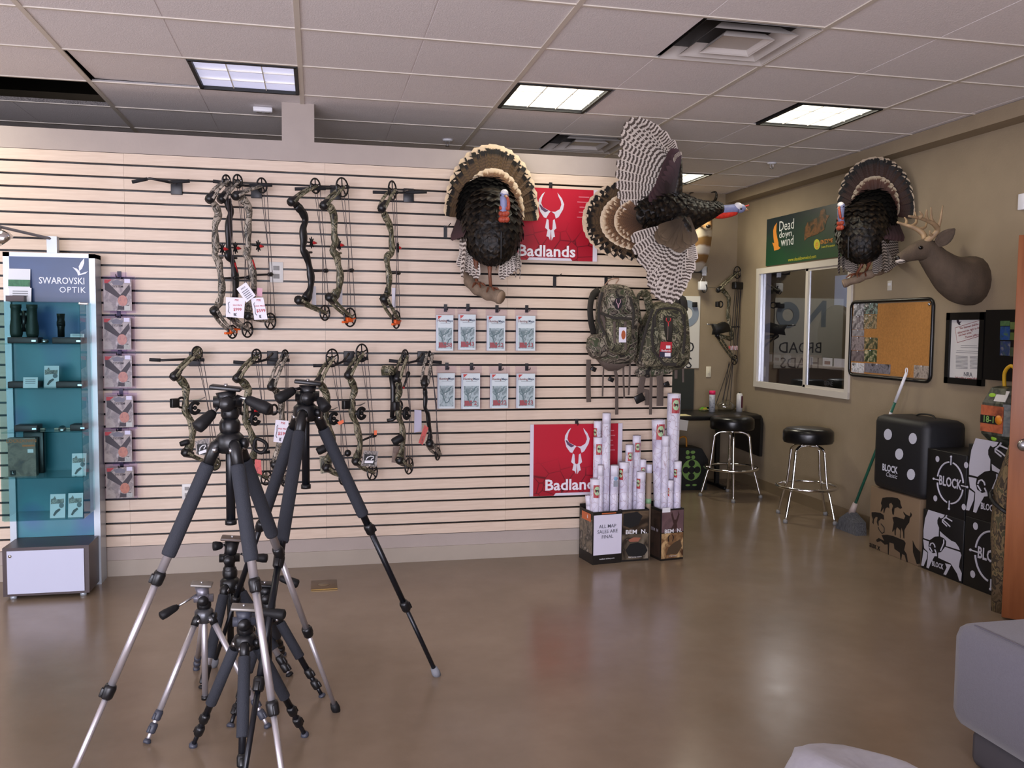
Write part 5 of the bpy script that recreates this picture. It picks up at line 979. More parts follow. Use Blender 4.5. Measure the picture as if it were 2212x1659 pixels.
# ================================================================== feathers
def feather_mesh(name, m, tipw=1.0, basew=.35, fold=.18, rag=0.0, n=8):
    mb = MB(); vs = []; fs = []
    for i in range(n+1):
        z = i/n; w_ = basew+(tipw-basew)*min(1, z*1.35)**.8
        if z > .86: w_ *= math.sqrt(max(0, 1-((z-.86)/.16)**2))
        for j in range(5):
            x = (j-2)/2; vs.append(V((x*w_, fold*abs(x)*w_+.12*z*z, z-(rag*.03*((i*7+j*3) % 3) if z > .97 else 0))))
    for i in range(n):
        for j in range(4): a = i*5+j; fs.append((a, a+1, a+6, a+5))
    mb.add(vs, fs, True); return mb.mesh(name, m)
def bandmat(name, stops, barc=None, freq=0, amt=.5, zmax=1.0, rough=.6, edge=False):
    m, nt, b = newmat(name); lk = nt.links.new; tc = nt.nodes.new('ShaderNodeTexCoord'); sx = nd(nt, 'ShaderNodeSeparateXYZ'); lk(tc.outputs['Object'], sx.inputs[0])
    ns = nd(nt, 'ShaderNodeTexNoise', i_Scale=9.0, i_Detail=3.0); lk(tc.outputs['Object'], ns.inputs['Vector'])
    jz = nd(nt, 'ShaderNodeMath', operation='MULTIPLY_ADD'); lk(ns.outputs['Fac'], jz.inputs[0]); jz.inputs[1].default_value = .05; lk(sx.outputs['Z'], jz.inputs[2])
    sb = nd(nt, 'ShaderNodeMath', operation='SUBTRACT'); lk(jz.outputs[0], sb.inputs[0]); sb.inputs[1].default_value = .025
    rp = ramp(nt, stops); lk(sb.outputs[0], rp.inputs['Fac']); out = rp.outputs['Color']
    if freq:
        ax = nd(nt, 'ShaderNodeMath', operation='ABSOLUTE'); lk(sx.outputs['X'], ax.inputs[0])
        ma = nd(nt, 'ShaderNodeMath', operation='MULTIPLY_ADD'); lk(ax.outputs[0], ma.inputs[0]); ma.inputs[1].default_value = -.035; lk(sb.outputs[0], ma.inputs[2])
        ml = nd(nt, 'ShaderNodeMath', operation='MULTIPLY'); lk(ma.outputs[0], ml.inputs[0]); ml.inputs[1].default_value = freq
        si = nd(nt, 'ShaderNodeMath', operation='SINE'); lk(ml.outputs[0], si.inputs[0])
        bs = ramp(nt, [(.42, (0, 0, 0)), (.58, (1, 1, 1))]); mr = nd(nt, 'ShaderNodeMapRange'); mr.inputs['From Min'].default_value = -1; lk(si.outputs[0], mr.inputs['Value']); lk(mr.outputs[0], bs.inputs['Fac'])
        lt = nd(nt, 'ShaderNodeMath', operation='LESS_THAN'); lk(sb.outputs[0], lt.inputs[0]); lt.inputs[1].default_value = zmax
        am = nd(nt, 'ShaderNodeMath', operation='MULTIPLY'); lk(bs.outputs['Color'], am.inputs[0]); lk(lt.outputs[0], am.inputs[1]); a2 = nd(nt, 'ShaderNodeMath', operation='MULTIPLY'); lk(am.outputs[0], a2.inputs[0]); a2.inputs[1].default_value = amt
        if edge:
            le = nd(nt, 'ShaderNodeMath', operation='LESS_THAN'); lk(ax.outputs[0], le.inputs[0]); le.inputs[1].default_value = .78; a3 = nd(nt, 'ShaderNodeMath', operation='MULTIPLY'); lk(a2.outputs[0], a3.inputs[0]); lk(le.outputs[0], a3.inputs[1]); a2 = a3
        mx = nd(nt, 'ShaderNodeMix', data_type='RGBA'); lk(a2.outputs[0], mx.inputs['Factor']); lk(out, mx.inputs['A']); mx.inputs['B'].default_value = lin(barc); out = mx.outputs['Result']
    lk(out, b.inputs['Base Color']); b.inputs['Roughness'].default_value = rough; b.inputs['Specular IOR Level'].default_value = .25; return m
f_tail = feather_mesh('tail_feather', bandmat('tail_feather', [(.0, '2c2018'), (.5, '5a442e'), (.76, '4c3a26'), (.79, '17130f'), (.86, '14110e'), (.875, 'c8b193'), (1, 'd6c3a8')], '33281c', 120, .55, .79), 1, .3, rag=1)
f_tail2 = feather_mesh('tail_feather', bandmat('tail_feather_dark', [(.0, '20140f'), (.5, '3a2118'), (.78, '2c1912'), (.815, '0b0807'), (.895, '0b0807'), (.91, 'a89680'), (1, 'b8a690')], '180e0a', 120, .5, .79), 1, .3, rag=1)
f_cov = feather_mesh('covert_feather', bandmat('covert_feather', [(.0, '2a1e16'), (.6, '5e4432'), (.8, '7a5a40'), (.86, 'cbb494'), (1, 'e2d4bc')], '3c2c20', 90, .4, .8), 1, .4, rag=1)
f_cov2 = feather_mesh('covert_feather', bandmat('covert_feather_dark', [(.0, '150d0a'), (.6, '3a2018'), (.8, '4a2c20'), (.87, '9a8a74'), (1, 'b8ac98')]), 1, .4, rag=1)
f_wing = feather_mesh('wing_feather', bandmat('wing_feather', [(0, 'd8cec2'), (1, 'cfc4ba')], '463a34', 78, .95, 1.2, edge=True), 1, .5)
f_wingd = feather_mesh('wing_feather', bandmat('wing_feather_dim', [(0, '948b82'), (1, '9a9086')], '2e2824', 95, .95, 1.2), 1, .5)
f_wcov = feather_mesh('wing_covert', bandmat('wing_covert', [(0, '211a17'), (.7, '3a2c2e'), (1, '4a3538')]), 1, .5)
f_wbrn = feather_mesh('wing_covert', bandmat('wing_covert_brown', [(0, '3a3026'), (.8, '5a4c3c'), (1, '6a5a48')]), 1, .5)
def put_feather(t, me, a, b_, wd, n, name=None):
    z = (b_-a); L = z.length; z.normalize(); x = z.cross(n).normalized(); y = z.cross(x)
    if y.dot(n) > 0: y = -y; x = -x
    y = -y; x = y.cross(z)
    M = Matrix(((x.x*wd, y.x*wd, z.x*L, a.x-t.b.x), (x.y*wd, y.y*wd, z.y*L, a.y-t.b.y), (x.z*wd, y.z*wd, z.z*L, a.z-t.b.z), (0, 0, 0, 1)))
    o = bpy.data.objects.new(name or me.name.split('.')[0], me); col.objects.link(o); o.parent = t.o; o.matrix_local = M; return o
m_bronze, nt, b = newmat('bronze_plumage'); lk = nt.links.new
vec = coords(nt); vo = nd(nt, 'ShaderNodeTexVoronoi', i_Scale=34.0); lk(vec, vo.inputs['Vector'])
rp = ramp(nt, [(.0, '33281a'), (.3, '251c12'), (.6, '0e0b09')]); lk(vo.outputs['Distance'], rp.inputs['Fac']); lk(rp.outputs['Color'], b.inputs['Base Color']); b.inputs['Roughness'].default_value = .5; b.inputs['Specular IOR Level'].default_value = .3
bp = nd(nt, 'ShaderNodeBump', i_Strength=.5, i_Distance=.01); lk(vo.outputs['Distance'], bp.inputs['Height']); bp.invert = True; lk(bp.outputs['Normal'], b.inputs['Normal'])
m_blkf = mat('black_plumage', '080706', .8, var=.3, vscale=30, spec=.1)
m_skinr = mat('turkey_red_skin', 'a8452e', .5, var=.25, vscale=60, bump=.5, bscale=90); m_skinb = mat('turkey_blue_skin', '8287ac', .5, var=.15, vscale=40); m_skinw = mat('turkey_white_crown', 'd9d6d8', .5); m_shank = mat('turkey_shank', '74452f', .5, var=.2, vscale=30); m_bark = mat('branch_bark', '7c6a58', .85, var=.25, vscale=18, bump=.6, bscale=30); m_cut = mat('branch_cut', '9c856e', .8); m_beak = mat('beak_horn', 'b08a68', .4); m_eye = mat('glass_eye', '0a0707', .1)
def scales(cent, rad, rot, ths, nper, size, front=None):
    """overlapping contour feathers laid over an ellipsoid"""
    mb = MB(); rd = random.Random(3)
    for i, th in enumerate(ths):
        k = max(6, int(nper*math.sin(th)))
        for j in range(k):
            ph = 2*math.pi*(j+.5*(i % 2))/k+rd.uniform(-.05, .05)
            p = V((rad[0]*math.sin(th)*math.cos(ph), rad[1]*math.sin(th)*math.sin(ph), rad[2]*math.cos(th)))
            nn = V((p.x/rad[0]**2, p.y/rad[1]**2, p.z/rad[2]**2)).normalized(); dn_ = (V((0, 0, -1))-nn*(-nn.z)); dn_ = dn_.normalized() if dn_.length > .05 else V((1, 0, 0)); sd = nn.cross(dn_); s = size*rd.uniform(.8, 1.15)
            q = [p+nn*.002-sd*s*.5, p+nn*.002+sd*s*.5, p+nn*.012+sd*s*.55+dn_*s*.7, p+nn*.016+dn_*s*1.15, p+nn*.012-sd*s*.55+dn_*s*.7]
            mb.add([(rot @ v if rot is not None else v)+cent for v in q], [(0, 1, 2, 3, 4)])
    return mb
def strutter(label, P, fwd, S, fan_c, fan_fn, tailm, covm, fan_n, head_fn, feet, branch, dim=False, neck=None):
    """standing tom with a raised fan; P body centre, fwd facing direction, S size"""
    t = Thing('turkey_mount', label, 'turkey mount', P); side = V((-fwd.y, fwd.x, 0)); rot = Matrix(((side.x, fwd.x, 0), (side.y, fwd.y, 0), (0, 0, 1)))
    # side, forward, up axes -> world
    L2 = lambda x, y, z: P+side*x*S+fwd*y*S+V((0, 0, z*S)); rad = (.19*S, .20*S, .235*S)
    rings = []
    prof = [(-.245, .03, .0), (-.22, .10, .0), (-.16, .155, .01), (-.08, .185, .03), (.0, .195, .04), (.08, .19, .03), (.15, .165, .0), (.21, .125, -.03), (.25, .07, -.06)]
    for (z, r_, yo) in prof: rings.append([L2(r_*math.cos(a), yo+r_*1.02*math.sin(a), z) for a in [2*math.pi*k/20 for k in range(20)]])
    t.part('body', MB().loft(rings), m_bronze)
    t.part('body_feathers', scales(P+fwd*.03*S, rad, rot, [.35+.2*i for i in range(13)], 26, .055*S), m_bronze, kind='stuff')
    rb = [[L2(r_*math.cos(a), -.1+.5*r_*math.sin(a), z) for a in [2*math.pi*k/16 for k in range(16)]] for (z, r_) in ((-.05, .15), (.08, .195), (.2, .19), (.29, .14), (.33, .06))]
    t.part('back_plumage', MB().loft(rb), m_blkf); t.part('back_feathers', scales(P-fwd*.09*S+V((0, 0, .1*S)), (.19*S, .1*S, .235*S), rot, [.2+.17*i for i in range(9)], 30, .05*S), m_blkf, kind='stuff')
    for (a_, b_, wd) in fan_fn(0): put_feather(t, tailm, a_, b_, wd, fan_n)
    for (a_, b_, wd) in fan_fn(1): put_feather(t, covm, a_-fan_n*-.0+fan_n*.03, b_+fan_n*.03, wd, fan_n)
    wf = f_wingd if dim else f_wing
    for s in (-1, 1):
        for k in range(7): put_feather(t, wf, L2(s*(.175-.006*k), .06-.045*k, .02), L2(s*(.19-.012*k), .02-.05*k, -.33+.012*k), .03*S, (side*s+fwd*.2).normalized())
        for k in range(6): put_feather(t, f_wcov, L2(s*.15, .09-.05*k, .12), L2(s*.2, .05-.05*k, -.08), .035*S, (side*s+fwd*.2).normalized())
        for k in range(5): put_feather(t, wf, L2(s*(.1+.012*k), -.02, -.1), L2(s*(.09+.028*k), -.03, -.335+.018*k), .03*S, fwd)
    hd, nk, tilt = head_fn
    t.part('neck', MB().tube(smooth_pts(neck or [L2(0, .1, .1), nk+fwd*-.02*S, nk], 5), [.06*S*(1-.09*i) if i < 7 else .02*S for i in range(11)], 12), m_bronze)
    h_ = t.part('head', MB().tube(smooth_pts([nk, (nk+hd)/2+fwd*.012*S, hd], 4), [.022*S, .023*S, .023*S, .024*S, .024*S, .025*S, .026*S, .027*S, .027*S], 12).ball(hd+V((0, 0, .008)), (.028*S, .032*S, .03*S), n=12, m=8), m_skinb)
    t.part('crown', MB().ball(hd+V((0, 0, .018*S))+fwd*.006, (.025*S, .027*S, .024*S), n=12, m=8), m_skinw, h_); t.part('snood', MB().tube(smooth_pts([hd+fwd*.03*S, hd+fwd*.045*S+side*.012-V((0, 0, .03*S)), hd+fwd*.035*S+side*.018-V((0, 0, .09*S))], 4), [.006, .008, .009, .009, .009, .01, .01, .009, .006], 8), m_skinr, h_)
    t.part('beak', MB().tube([hd+fwd*.02*S, hd+fwd*.055*S-V((0, 0, .012*S))], [.012*S, .003], 8), m_beak, h_)
    w_ = MB()
    for k in range(9): w_.ball(nk+fwd*(.02+.006*(k % 3))*S+side*((k % 3)-1)*.016*S+V((0, 0, (-.02+.035*(k//3))*S)), .017*S*(1.15-.1*(k//3)), n=8, m=6)
    t.part('wattle', w_, m_skinr, h_)
    for s in (-1, 1): t.part('eye', MB().ball(hd+side*s*.026*S+fwd*.012*S+V((0, 0, .004)), .006*S, n=8, m=6), m_eye, h_)
    t.part('beard', MB().tube([L2(.0, .2, .05), L2(0, .235, -.06), L2(0, .23, -.22)], [.006, .007, .004], 6), m_black)
    for (hip, ft) in feet:
        l = t.part('leg', MB().tube([hip, hip+(ft-hip)*.5+fwd*-.01, ft], [.022*S, .011*S, .011*S], 8), m_shank)
        for an in (-35, 0, 35): dv = fwd*math.cos(R(an))+side*math.sin(R(an)); t.part('toe', MB().tube([ft, ft+dv*.05*S-V((0, 0, .004)), ft+dv*.085*S-V((0, 0, .03*S))], [.01*S, .009*S, .004], 6), m_shank, l)
        t.part('spur', MB().tube([hip+(ft-hip)*.7, hip+(ft-hip)*.72-fwd*.03*S], [.007, .002], 6), m_shank, l)
    bp_, br_ = branch
    b_ = t.part('branch', MB().tube(smooth_pts(bp_, 5), [br_*(1+.12*math.sin(i*1.7)) for i in range((len(bp_)-1)*5+1)], 12), m_bark)
    dv = (bp_[-1]-bp_[-2]).normalized(); t.part('cut_end', MB().cyl(bp_[-1], bp_[-1]+dv*.004, br_*.97, 14), m_cut, b_); t.part('twig', MB().tube([bp_[1], bp_[1]+V((.03, -.05, .05))], [.014, .006], 6), m_bark, b_)
    return t
# --- tom on the slatwall
P1 = AY(1060, 490, YW-.30); fn1 = V((.12, -1, 0)).normalized(); fc = AY(1062, 470, YW-.17)
def fan1(layer):
    out = []; n = 19 if layer == 0 else 17
    for i in range(n):
        th = R(172-168*i/(n-1)); k = 1 if layer == 0 else .66
        tip = PL(1060+108*k*math.cos(th), 470-166*k*math.sin(th)*(1 if layer == 0 else 1.0), fc, fn1)+fn1*.004*(i % 2); bs = PL(1060+22*math.cos(th), 470-30*math.sin(th), fc, fn1)
        out.append((bs, tip, .052 if layer == 0 else .038))
    return out
hd = AY(1089, 424, YW-.58); nk = AY(1086, 468, YW-.56)
strutter('strutting wild turkey mount with raised fan on the slatwall', P1, V((.10, -1, 0)).normalized(), .98, fc, fan1, f_tail, f_cov, fn1, (hd, nk, 0),
         [(AY(1028, 555, YW-.3), AY(1030, 612, YW-.27)), (AY(1058, 560, YW-.33), AY(1060, 622, YW-.33))],
         ([AY(1008, 545, YW-.02), AY(1012, 590, YW-.1), AY(1022, 615, YW-.22), AY(1050, 632, YW-.33), AY(1082, 642, YW-.42)], .042))
# --- tom on the right wall
P3 = AX(1868, 500, 3.93); dv3 = (C0-P3); dv3.z = 0; dv3.normalize(); fw3 = (dv3+V((-.9, .1, 0))).normalized(); fc3 = AX(1893, 455, 4.08); fn3 = (dv3*1.0+V((-.25, 0, 0))).normalized()
def fan3(layer):
    out = []; n = 18 if layer == 0 else 16
    for i in range(n):
        th = R(165-168*i/(n-1)); k = 1 if layer == 0 else .62
        tip = PL(1893+88*k*math.cos(th), 452-119*k*math.sin(th), fc3, fn3)+fn3*.004*(i % 2); bs = PL(1893+15*math.cos(th), 455-18*math.sin(th), fc3, fn3); out.append((bs, tip, .05 if layer == 0 else .036))
    return out
hd = AX(1817, 448, 3.66); nk = AX(1819, 487, 3.69)
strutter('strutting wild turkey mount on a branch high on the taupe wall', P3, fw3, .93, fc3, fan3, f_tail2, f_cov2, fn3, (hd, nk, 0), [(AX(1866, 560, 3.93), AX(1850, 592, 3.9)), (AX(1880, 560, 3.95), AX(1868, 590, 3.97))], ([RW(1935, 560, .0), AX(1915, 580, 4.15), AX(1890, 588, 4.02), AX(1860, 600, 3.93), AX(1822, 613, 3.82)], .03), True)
# --- flying turkey
YT = 5.36; fnn = V((.0, -1, 0)); q = lambda x, y, d=0: AY(x, y, YT-d)
t = Thing('flying_turkey', 'flying wild turkey mount with spread wings beside the slatwall end', 'turkey mount', q(1430, 460))
bp_ = smooth_pts([q(1365, 478), q(1400, 462), q(1440, 458), q(1480, 462), q(1515, 458), q(1545, 452), q(1560, 451)], 4)
br_ = [.05, .07, .085, .1, .11, .118, .124, .128, .13, .13, .128, .124, .12, .112, .1, .088, .076, .066, .058, .05, .044, .04, .036, .033, .03]
t.part('body', MB().tube(bp_, br_, 18), m_bronze)
sf = MB(); rdm = random.Random(5)
for i in range(2, 24):
    c = bp_[i]; ax = (bp_[min(i+1, 24)]-bp_[i-1]).normalized(); u = ax.cross(V((0, 1, 0))).normalized(); v = V((0, 1, 0)); nn_ = 14
    for j in range(nn_):
        an = 2*math.pi*(j+.5*(i % 2))/nn_; nr = u*math.cos(an)+v*math.sin(an); p = c+nr*br_[i]; s = .045*(.5+br_[i]*4); sd = nr.cross(ax)
        sf.add([p+nr*.002-sd*s*.45+ax*s*.2, p+nr*.002+sd*s*.45+ax*s*.2, p+nr*.012+sd*s*.5-ax*s*.6, p+nr*.014-ax*s, p+nr*.012-sd*s*.5-ax*s*.6], [(0, 1, 2, 3, 4)])
t.part('body_feathers', sf, m_bronze, kind='stuff')
n_ = t.part('neck', MB().tube(smooth_pts([q(1548, 454), q(1570, 453), q(1592, 450)], 4), [.034, .034, .033, .032, .031, .03, .03, .03, .03], 12), m_skinb)
h_ = t.part('head', MB().ball(q(1598, 450), (.042, .03, .03), n=12, m=8), m_skinb, n_); t.part('crown', MB().ball(q(1594, 446, .01), (.03, .028, .026), n=12, m=8), m_skinw, n_)
t.part('throat', MB().tube(smooth_pts([q(1545, 464), q(1568, 463), q(1592, 459)], 4), [.02, .026, .027, .027, .026, .024, .022, .018, .012], 10), mat('turkey_scarlet', 'd03424', .5, var=.2, vscale=60), n_)
t.part('beak', MB().tube([q(1607, 451), q(1617, 455)], [.014, .003], 8), m_beak, n_); t.part('snood', MB().tube([q(1605, 447), q(1615, 444), q(1618, 443)], [.007, .005, .003], 6), mat('turkey_scarlet', 'd03424', .5), n_); t.part('eye', MB().ball(q(1601, 451, .03), .007, n=8, m=6), m_eye, n_)
n = 17; cx, cyy = 1395, 478
for i in range(n):
    th = R(128+138*i/(n-1)); rr = 138 if i < 6 else 138-12*abs(math.sin(th))
    ty = 88 if math.sin(th) > 0 else 96
    put_feather(t, f_tail, q(cx+20*math.cos(th), cyy-14*math.sin(th)), q(cx+146*math.cos(th), cyy-(100 if math.sin(th) > 0 else 92)*math.sin(th), .004*(i % 2)), .055, fnn)
for (kk, nn_, dd_) in ((.72, 15, .03), (.5, 13, .055)):
    for i in range(nn_):
        th = R(132+128*i/(nn_-1)); put_feather(t, f_cov, q(cx+12*math.cos(th), cyy-9*math.sin(th), dd_), q(cx+146*kk*math.cos(th), cyy-(100 if math.sin(th) > 0 else 92)*kk*math.sin(th), dd_), .042, fnn)
up = [((1410, 435), (1338, 442)), ((1415, 420), (1332, 422)), ((1418, 405), (1329, 400)), ((1422, 392), (1328, 376)), ((1428, 380), (1330, 353)), ((1434, 370), (1334, 330)), ((1440, 362), (1338, 306)), ((1446, 356), (1341, 285)), ((1452, 352), (1347, 268)), ((1457, 350), (1359, 257)), ((1460, 350), (1374, 256)), ((1463, 350), (1390, 261)), ((1464, 350), (1405, 269)), ((1465, 352), (1425, 284)), ((1466, 356), (1445, 304)), ((1467, 362), (1460, 330))]
for i, (a, b_) in enumerate(up): put_feather(t, f_wing, q(*a, .02+.003*i), q(*b_, .06+.006*i), .036, fnn)
for i in range(9): put_feather(t, f_wcov, q(1462-2*i, 440-2*i, .05+.004*i), q(1400+7*i, 425-13*i, .09+.004*i), .05, fnn)
t.part('wing_arm', MB().tube(smooth_pts([q(1445, 462, .02), q(1458, 420, .05), q(1464, 370, .08), q(1466, 340, .09)], 4), [.06, .058, .055, .05, .046, .042, .038, .034, .03, .027, .024, .022, .02], 12), m_bronze)
lo_t = [(1362, 518), (1366, 545), (1377, 567), (1388, 578), (1398, 590), (1399, 606), (1401, 621), (1409, 636), (1419, 646), (1431, 653), (1445, 656), (1459, 648), (1470, 630), (1480, 610), (1490, 590), (1496, 565)]
lo_b = [(1440, 490), (1442, 498), (1445, 505), (1448, 512), (1452, 518), (1456, 522), (1460, 526), (1464, 528), (1468, 530), (1472, 531), (1476, 531), (1480, 530), (1484, 527), (1487, 522), (1489, 517), (1490, 510)]
for i, (a, b_) in enumerate(zip(lo_b, lo_t)): put_feather(t, f_wing, q(*a, .10+.004*i), q(*b_, .14+.005*i), .036, fnn)
for i in range(8): put_feather(t, f_wbrn, q(1482-4*i, 470+2*i, .15+.004*i), q(1492-15*i if i < 6 else 1425, 545-8*abs(i-2), .19), .05, fnn)
t.part('wing_arm', MB().tube(smooth_pts([q(1450, 468, .06), q(1478, 485, .13), q(1490, 512, .15)], 4), [.055, .052, .05, .046, .042, .038, .034, .03, .024], 12), m_bronze)
t.part('mount_rod', MB().cyl(q(1430, 455), V((q(1430, 455).x, YW-.01, q(1430, 455).z)), .008, 8), m_steel)
# ================================================================== deer head
q = lambda x, y, Y=5.12: AY(x, y, Y)
m_deer = mat('deer_coat', '57493b', .85, var=.22, vscale=14, bump=.4, bscale=160, stretch=(1, 1, .5)); m_dwh = mat('deer_white', 'cfc4b8', .8); m_antler = mat('antler', '9c8262', .55, var=.25, vscale=20); m_nose = mat('deer_nose', '17120f', .35)
t = Thing('deer_mount', 'whitetail deer shoulder mount with pale antlers on the taupe wall', 'deer mount', RW(2100, 605))
pts = [V((XR-.004, 5.14, q(2108, 607).z)), q(2097, 607, 5.13), q(2078, 604), q(2056, 594), q(2036, 578), q(2020, 562), q(2008, 548), q(1999, 540), q(1986, 541), q(1972, 546), q(1958, 552), q(1947, 557), q(1941, 560), q(1937, 561)]
rr = [.155, .165, .16, .135, .108, .09, .08, .074, .066, .055, .043, .036, .03, .012]
sp = smooth_pts(pts, 3); rs = []
for i in range(len(pts)-1):
    for j in range(3): rs.append(rr[i]+(rr[i+1]-rr[i])*j/3)
rs.append(rr[-1])
t.part('head_and_neck', MB().tube(sp, rs, 18, flat=.8, up=(0, 1, 0)) if False else MB().tube(sp, rs, 18), m_deer)
t.part('muzzle_band', MB().ball(q(1945, 564, 5.115), (.034, .03, .017), n=12, m=8), m_dwh); t.part('nose', MB().ball(q(1938, 558), (.016, .024, .018), n=10, m=8), m_nose)
t.part('eye', MB().ball(q(1989, 535, 5.065), (.017, .012, .013), n=10, m=8), m_eye); t.part('eye_ring', MB().ball(q(1989, 537, 5.072), (.023, .006, .017), n=10, m=8), m_dwh)
t.part('mouth', MB().tube([q(1941, 566, 5.093), q(1950, 566, 5.082), q(1958, 563, 5.076)], .003, 6), m_nose)
def ear(a, b_, wd, nrm):
    z = b_-a; L = z.length; z.normalize(); x = z.cross(nrm).normalized(); rg = []
    for i in range(7):
        s = i/6; w_ = wd*math.sin(math.pi*(.12+.86*s))**.8; c = a+z*L*s; rg.append([c-x*w_, c-x*w_*.5+nrm*-.02*math.sin(math.pi*s), c+nrm*-.028*math.sin(math.pi*s), c+x*w_*.5+nrm*-.02*math.sin(math.pi*s), c+x*w_, c+x*w_*.5-nrm*.035*math.sin(math.pi*s)-nrm*.004, c-nrm*.045*math.sin(math.pi*s)-nrm*.006, c-x*w_*.5-nrm*.035*math.sin(math.pi*s)-nrm*.004])
    return MB().loft(rg)
t.part('ear', ear(q(2022, 530, 5.06), q(2063, 494, 4.99), .045, V((-.3, -1, .2)).normalized()), m_deer); t.part('ear', ear(q(2022, 526, 5.18), q(2048, 505, 5.27), .045, V((-.3, 1, .2)).normalized()), m_deer)
ca = lambda x, y, Y: AY(1760+x/4.485, 310+y/4.485, Y)
def antler(Y0, Y1, beam, tines, nm):
    m = len(beam); pts = [ca(x, y, Y0+(Y1-Y0)*i/(m-1)) for i, (x, y) in enumerate(beam)]; sp_ = smooth_pts(pts, 4); k = len(sp_)
    o = t.part('antler', MB().tube(sp_, [.021-.014*(i/(k-1))**1.3 for i in range(k)], 10), m_antler)
    for (bi, tn) in tines:
        p0 = pts[bi]; Yb = p0.y; tp = [p0]+[ca(x, y, Yb+.012*(j+1)*(-1 if nm else 1)) for j, (x, y) in enumerate(tn)]; s_ = smooth_pts(tp, 4); kk = len(s_); t.part('tine', MB().tube(s_, [.0135-.0095*i/(kk-1) for i in range(kk)], 8), m_antler, o)
    t.part('burr', MB().ball(pts[0], (.022, .022, .014), n=10, m=6), m_antler, o)
antler(5.15, 5.24, [(1065, 935), (1055, 885), (1000, 835), (930, 805), (880, 790), (795, 762)], [(4, [(890, 750), (868, 715)]), (3, [(985, 760), (968, 658)]), (2, [(1070, 810), (1085, 745)])], 0)
antler(5.09, 4.98, [(1085, 942), (1150, 890), (1190, 835), (1160, 785), (1090, 748), (1010, 722), (910, 705)], [(2, [(1215, 750), (1240, 600)]), (3, [(1130, 720), (1127, 618)]), (4, [(1080, 690), (1087, 640)]), (5, [(1040, 700), (1018, 660)]), (1, [(1118, 880), (1116, 845)])], 1)
# ================================================================== pronghorn on the far wall
q = lambda x, y, d: AY(x, y, YB-d)
m_prong, nt, b = newmat('pronghorn_coat'); lk = nt.links.new
vec = coords(nt); sx = nd(nt, 'ShaderNodeSeparateXYZ'); lk(vec, sx.inputs[0]); ns = nd(nt, 'ShaderNodeTexNoise', i_Scale=6.0); lk(vec, ns.inputs['Vector'])
ma = nd(nt, 'ShaderNodeMath', operation='MULTIPLY_ADD'); lk(ns.outputs['Fac'], ma.inputs[0]); ma.inputs[1].default_value = .07; lk(sx.outputs['Z'], ma.inputs[2])
rp = ramp(nt, [(.0, 'd2c8be'), (.19, 'd2c8be'), (.21, '8f6a3e'), (.28, '8f6a3e'), (.30, 'd2c8be'), (.35, 'd2c8be'), (.365, '8f6a3e'), (.43, '93703f'), (.45, 'd8cab0'), (.50, 'd8cab0'), (.53, '8f6a3e')], 'LINEAR'); lk(ma.outputs[0], rp.inputs['Fac']); lk(rp.outputs['Color'], b.inputs['Base Color']); b.inputs['Roughness'].default_value = .85
zb = q(1500, 605, .02).z
t = Thing('pronghorn_mount', 'pronghorn head mount with black hooked horns on the nook back wall', 'pronghorn mount', V((q(1505, 600, 0).x, YB, zb)))
pts = [q(1502, 572, .0), q(1505, 562, .08), q(1511, 540, .18), q(1516, 513, .26), q(1519, 492, .32), q(1520, 477, .36), q(1523, 479, .43), q(1527, 485, .5), q(1529, 489, .55), q(1530, 491, .575)]; rr = [.09, .1, .105, .1, .09, .085, .068, .05, .04, .015]
sp = smooth_pts(pts, 3); rs = []
for i in range(len(pts)-1):
    for j in range(3): rs.append(rr[i]+(rr[i+1]-rr[i])*j/3)
rs.append(rr[-1]); t.part('head_and_neck', MB().tube(sp, rs, 16), m_prong)
t.part('nose', MB().ball(q(1530, 489, .575), (.025, .02, .018), n=10, m=7), m_nose)
for (ex_, d_) in ((1533, .44), (1510, .44)): t.part('eye', MB().ball(q(ex_, 472, d_), .02, n=10, m=7), m_eye)
for (bm_) in ([(1508, 462), (1494, 442), (1488, 428), (1490, 418), (1498, 416)], [(1532, 460), (1541, 440), (1547, 426), (1546, 415), (1536, 416)]):
    hp = smooth_pts([q(x, y, .36) for x, y in bm_], 4); k = len(hp); o = t.part('horn', MB().tube(hp, [.022-.017*i/(k-1) for i in range(k)], 10), m_nose); t.part('prong', MB().tube([hp[6], hp[6]+V((0, -.05, .03))], [.014, .004], 8), m_nose, o)
for (a, b_) in (((1538, 470), (1552, 462)), ((1504, 470), (1490, 462))): t.part('ear', ear(q(*a, .36), q(*b_, .34), .03, V((0, -1, .1)).normalized()), m_prong)
t.part('mane_edge', MB().tube(smooth_pts([q(1497, 480, .28), q(1492, 500, .24), q(1496, 515, .2), q(1503, 522, .2)], 3), .012, 8), m_nose)
# ================================================================== backpacks
m_pack = camo('pack_camo', ['1f1c18', '5f574a', '38402a', '8f8676', '2a251f', '6c6256', '9c9484'], 11, .8, (1, 1, .8)); m_packg = camo('pack_camo_green', ['22201a', '57553e', '302f24', '827f66', '3c382c', '989078', '4c4c36'], 12, .8, (1, 1, .8)); m_web = mat('webbing_brown', '5c5048', .8, bump=.3, bscale=200); m_pdark = mat('pack_dark', '2e2a24', .8)
def blob(rows, off0, cf, nseg=20, ex=.55):
    """rows: (y px, left px, right px, depth m); superellipse rings stacked from the top"""
    rings = []
    for (py, xl, xr, dp) in rows:
        a, b_ = WP(*cf(xl, py), off0+dp*.5), WP(*cf(xr, py), off0+dp*.5); c = (a+b_)/2; hw = (b_.x-a.x)/2
        rings.append([V((c.x+hw*math.copysign(abs(math.cos(x))**ex, math.cos(x)), c.y+dp/2*math.copysign(abs(math.sin(x))**ex, math.sin(x)), c.z)) for x in [2*math.pi*k/nseg for k in range(nseg)]])
    return MB().loft(rings)
cb_ = lambda x, y: (1240+x/4.88, 580+y/4.88)
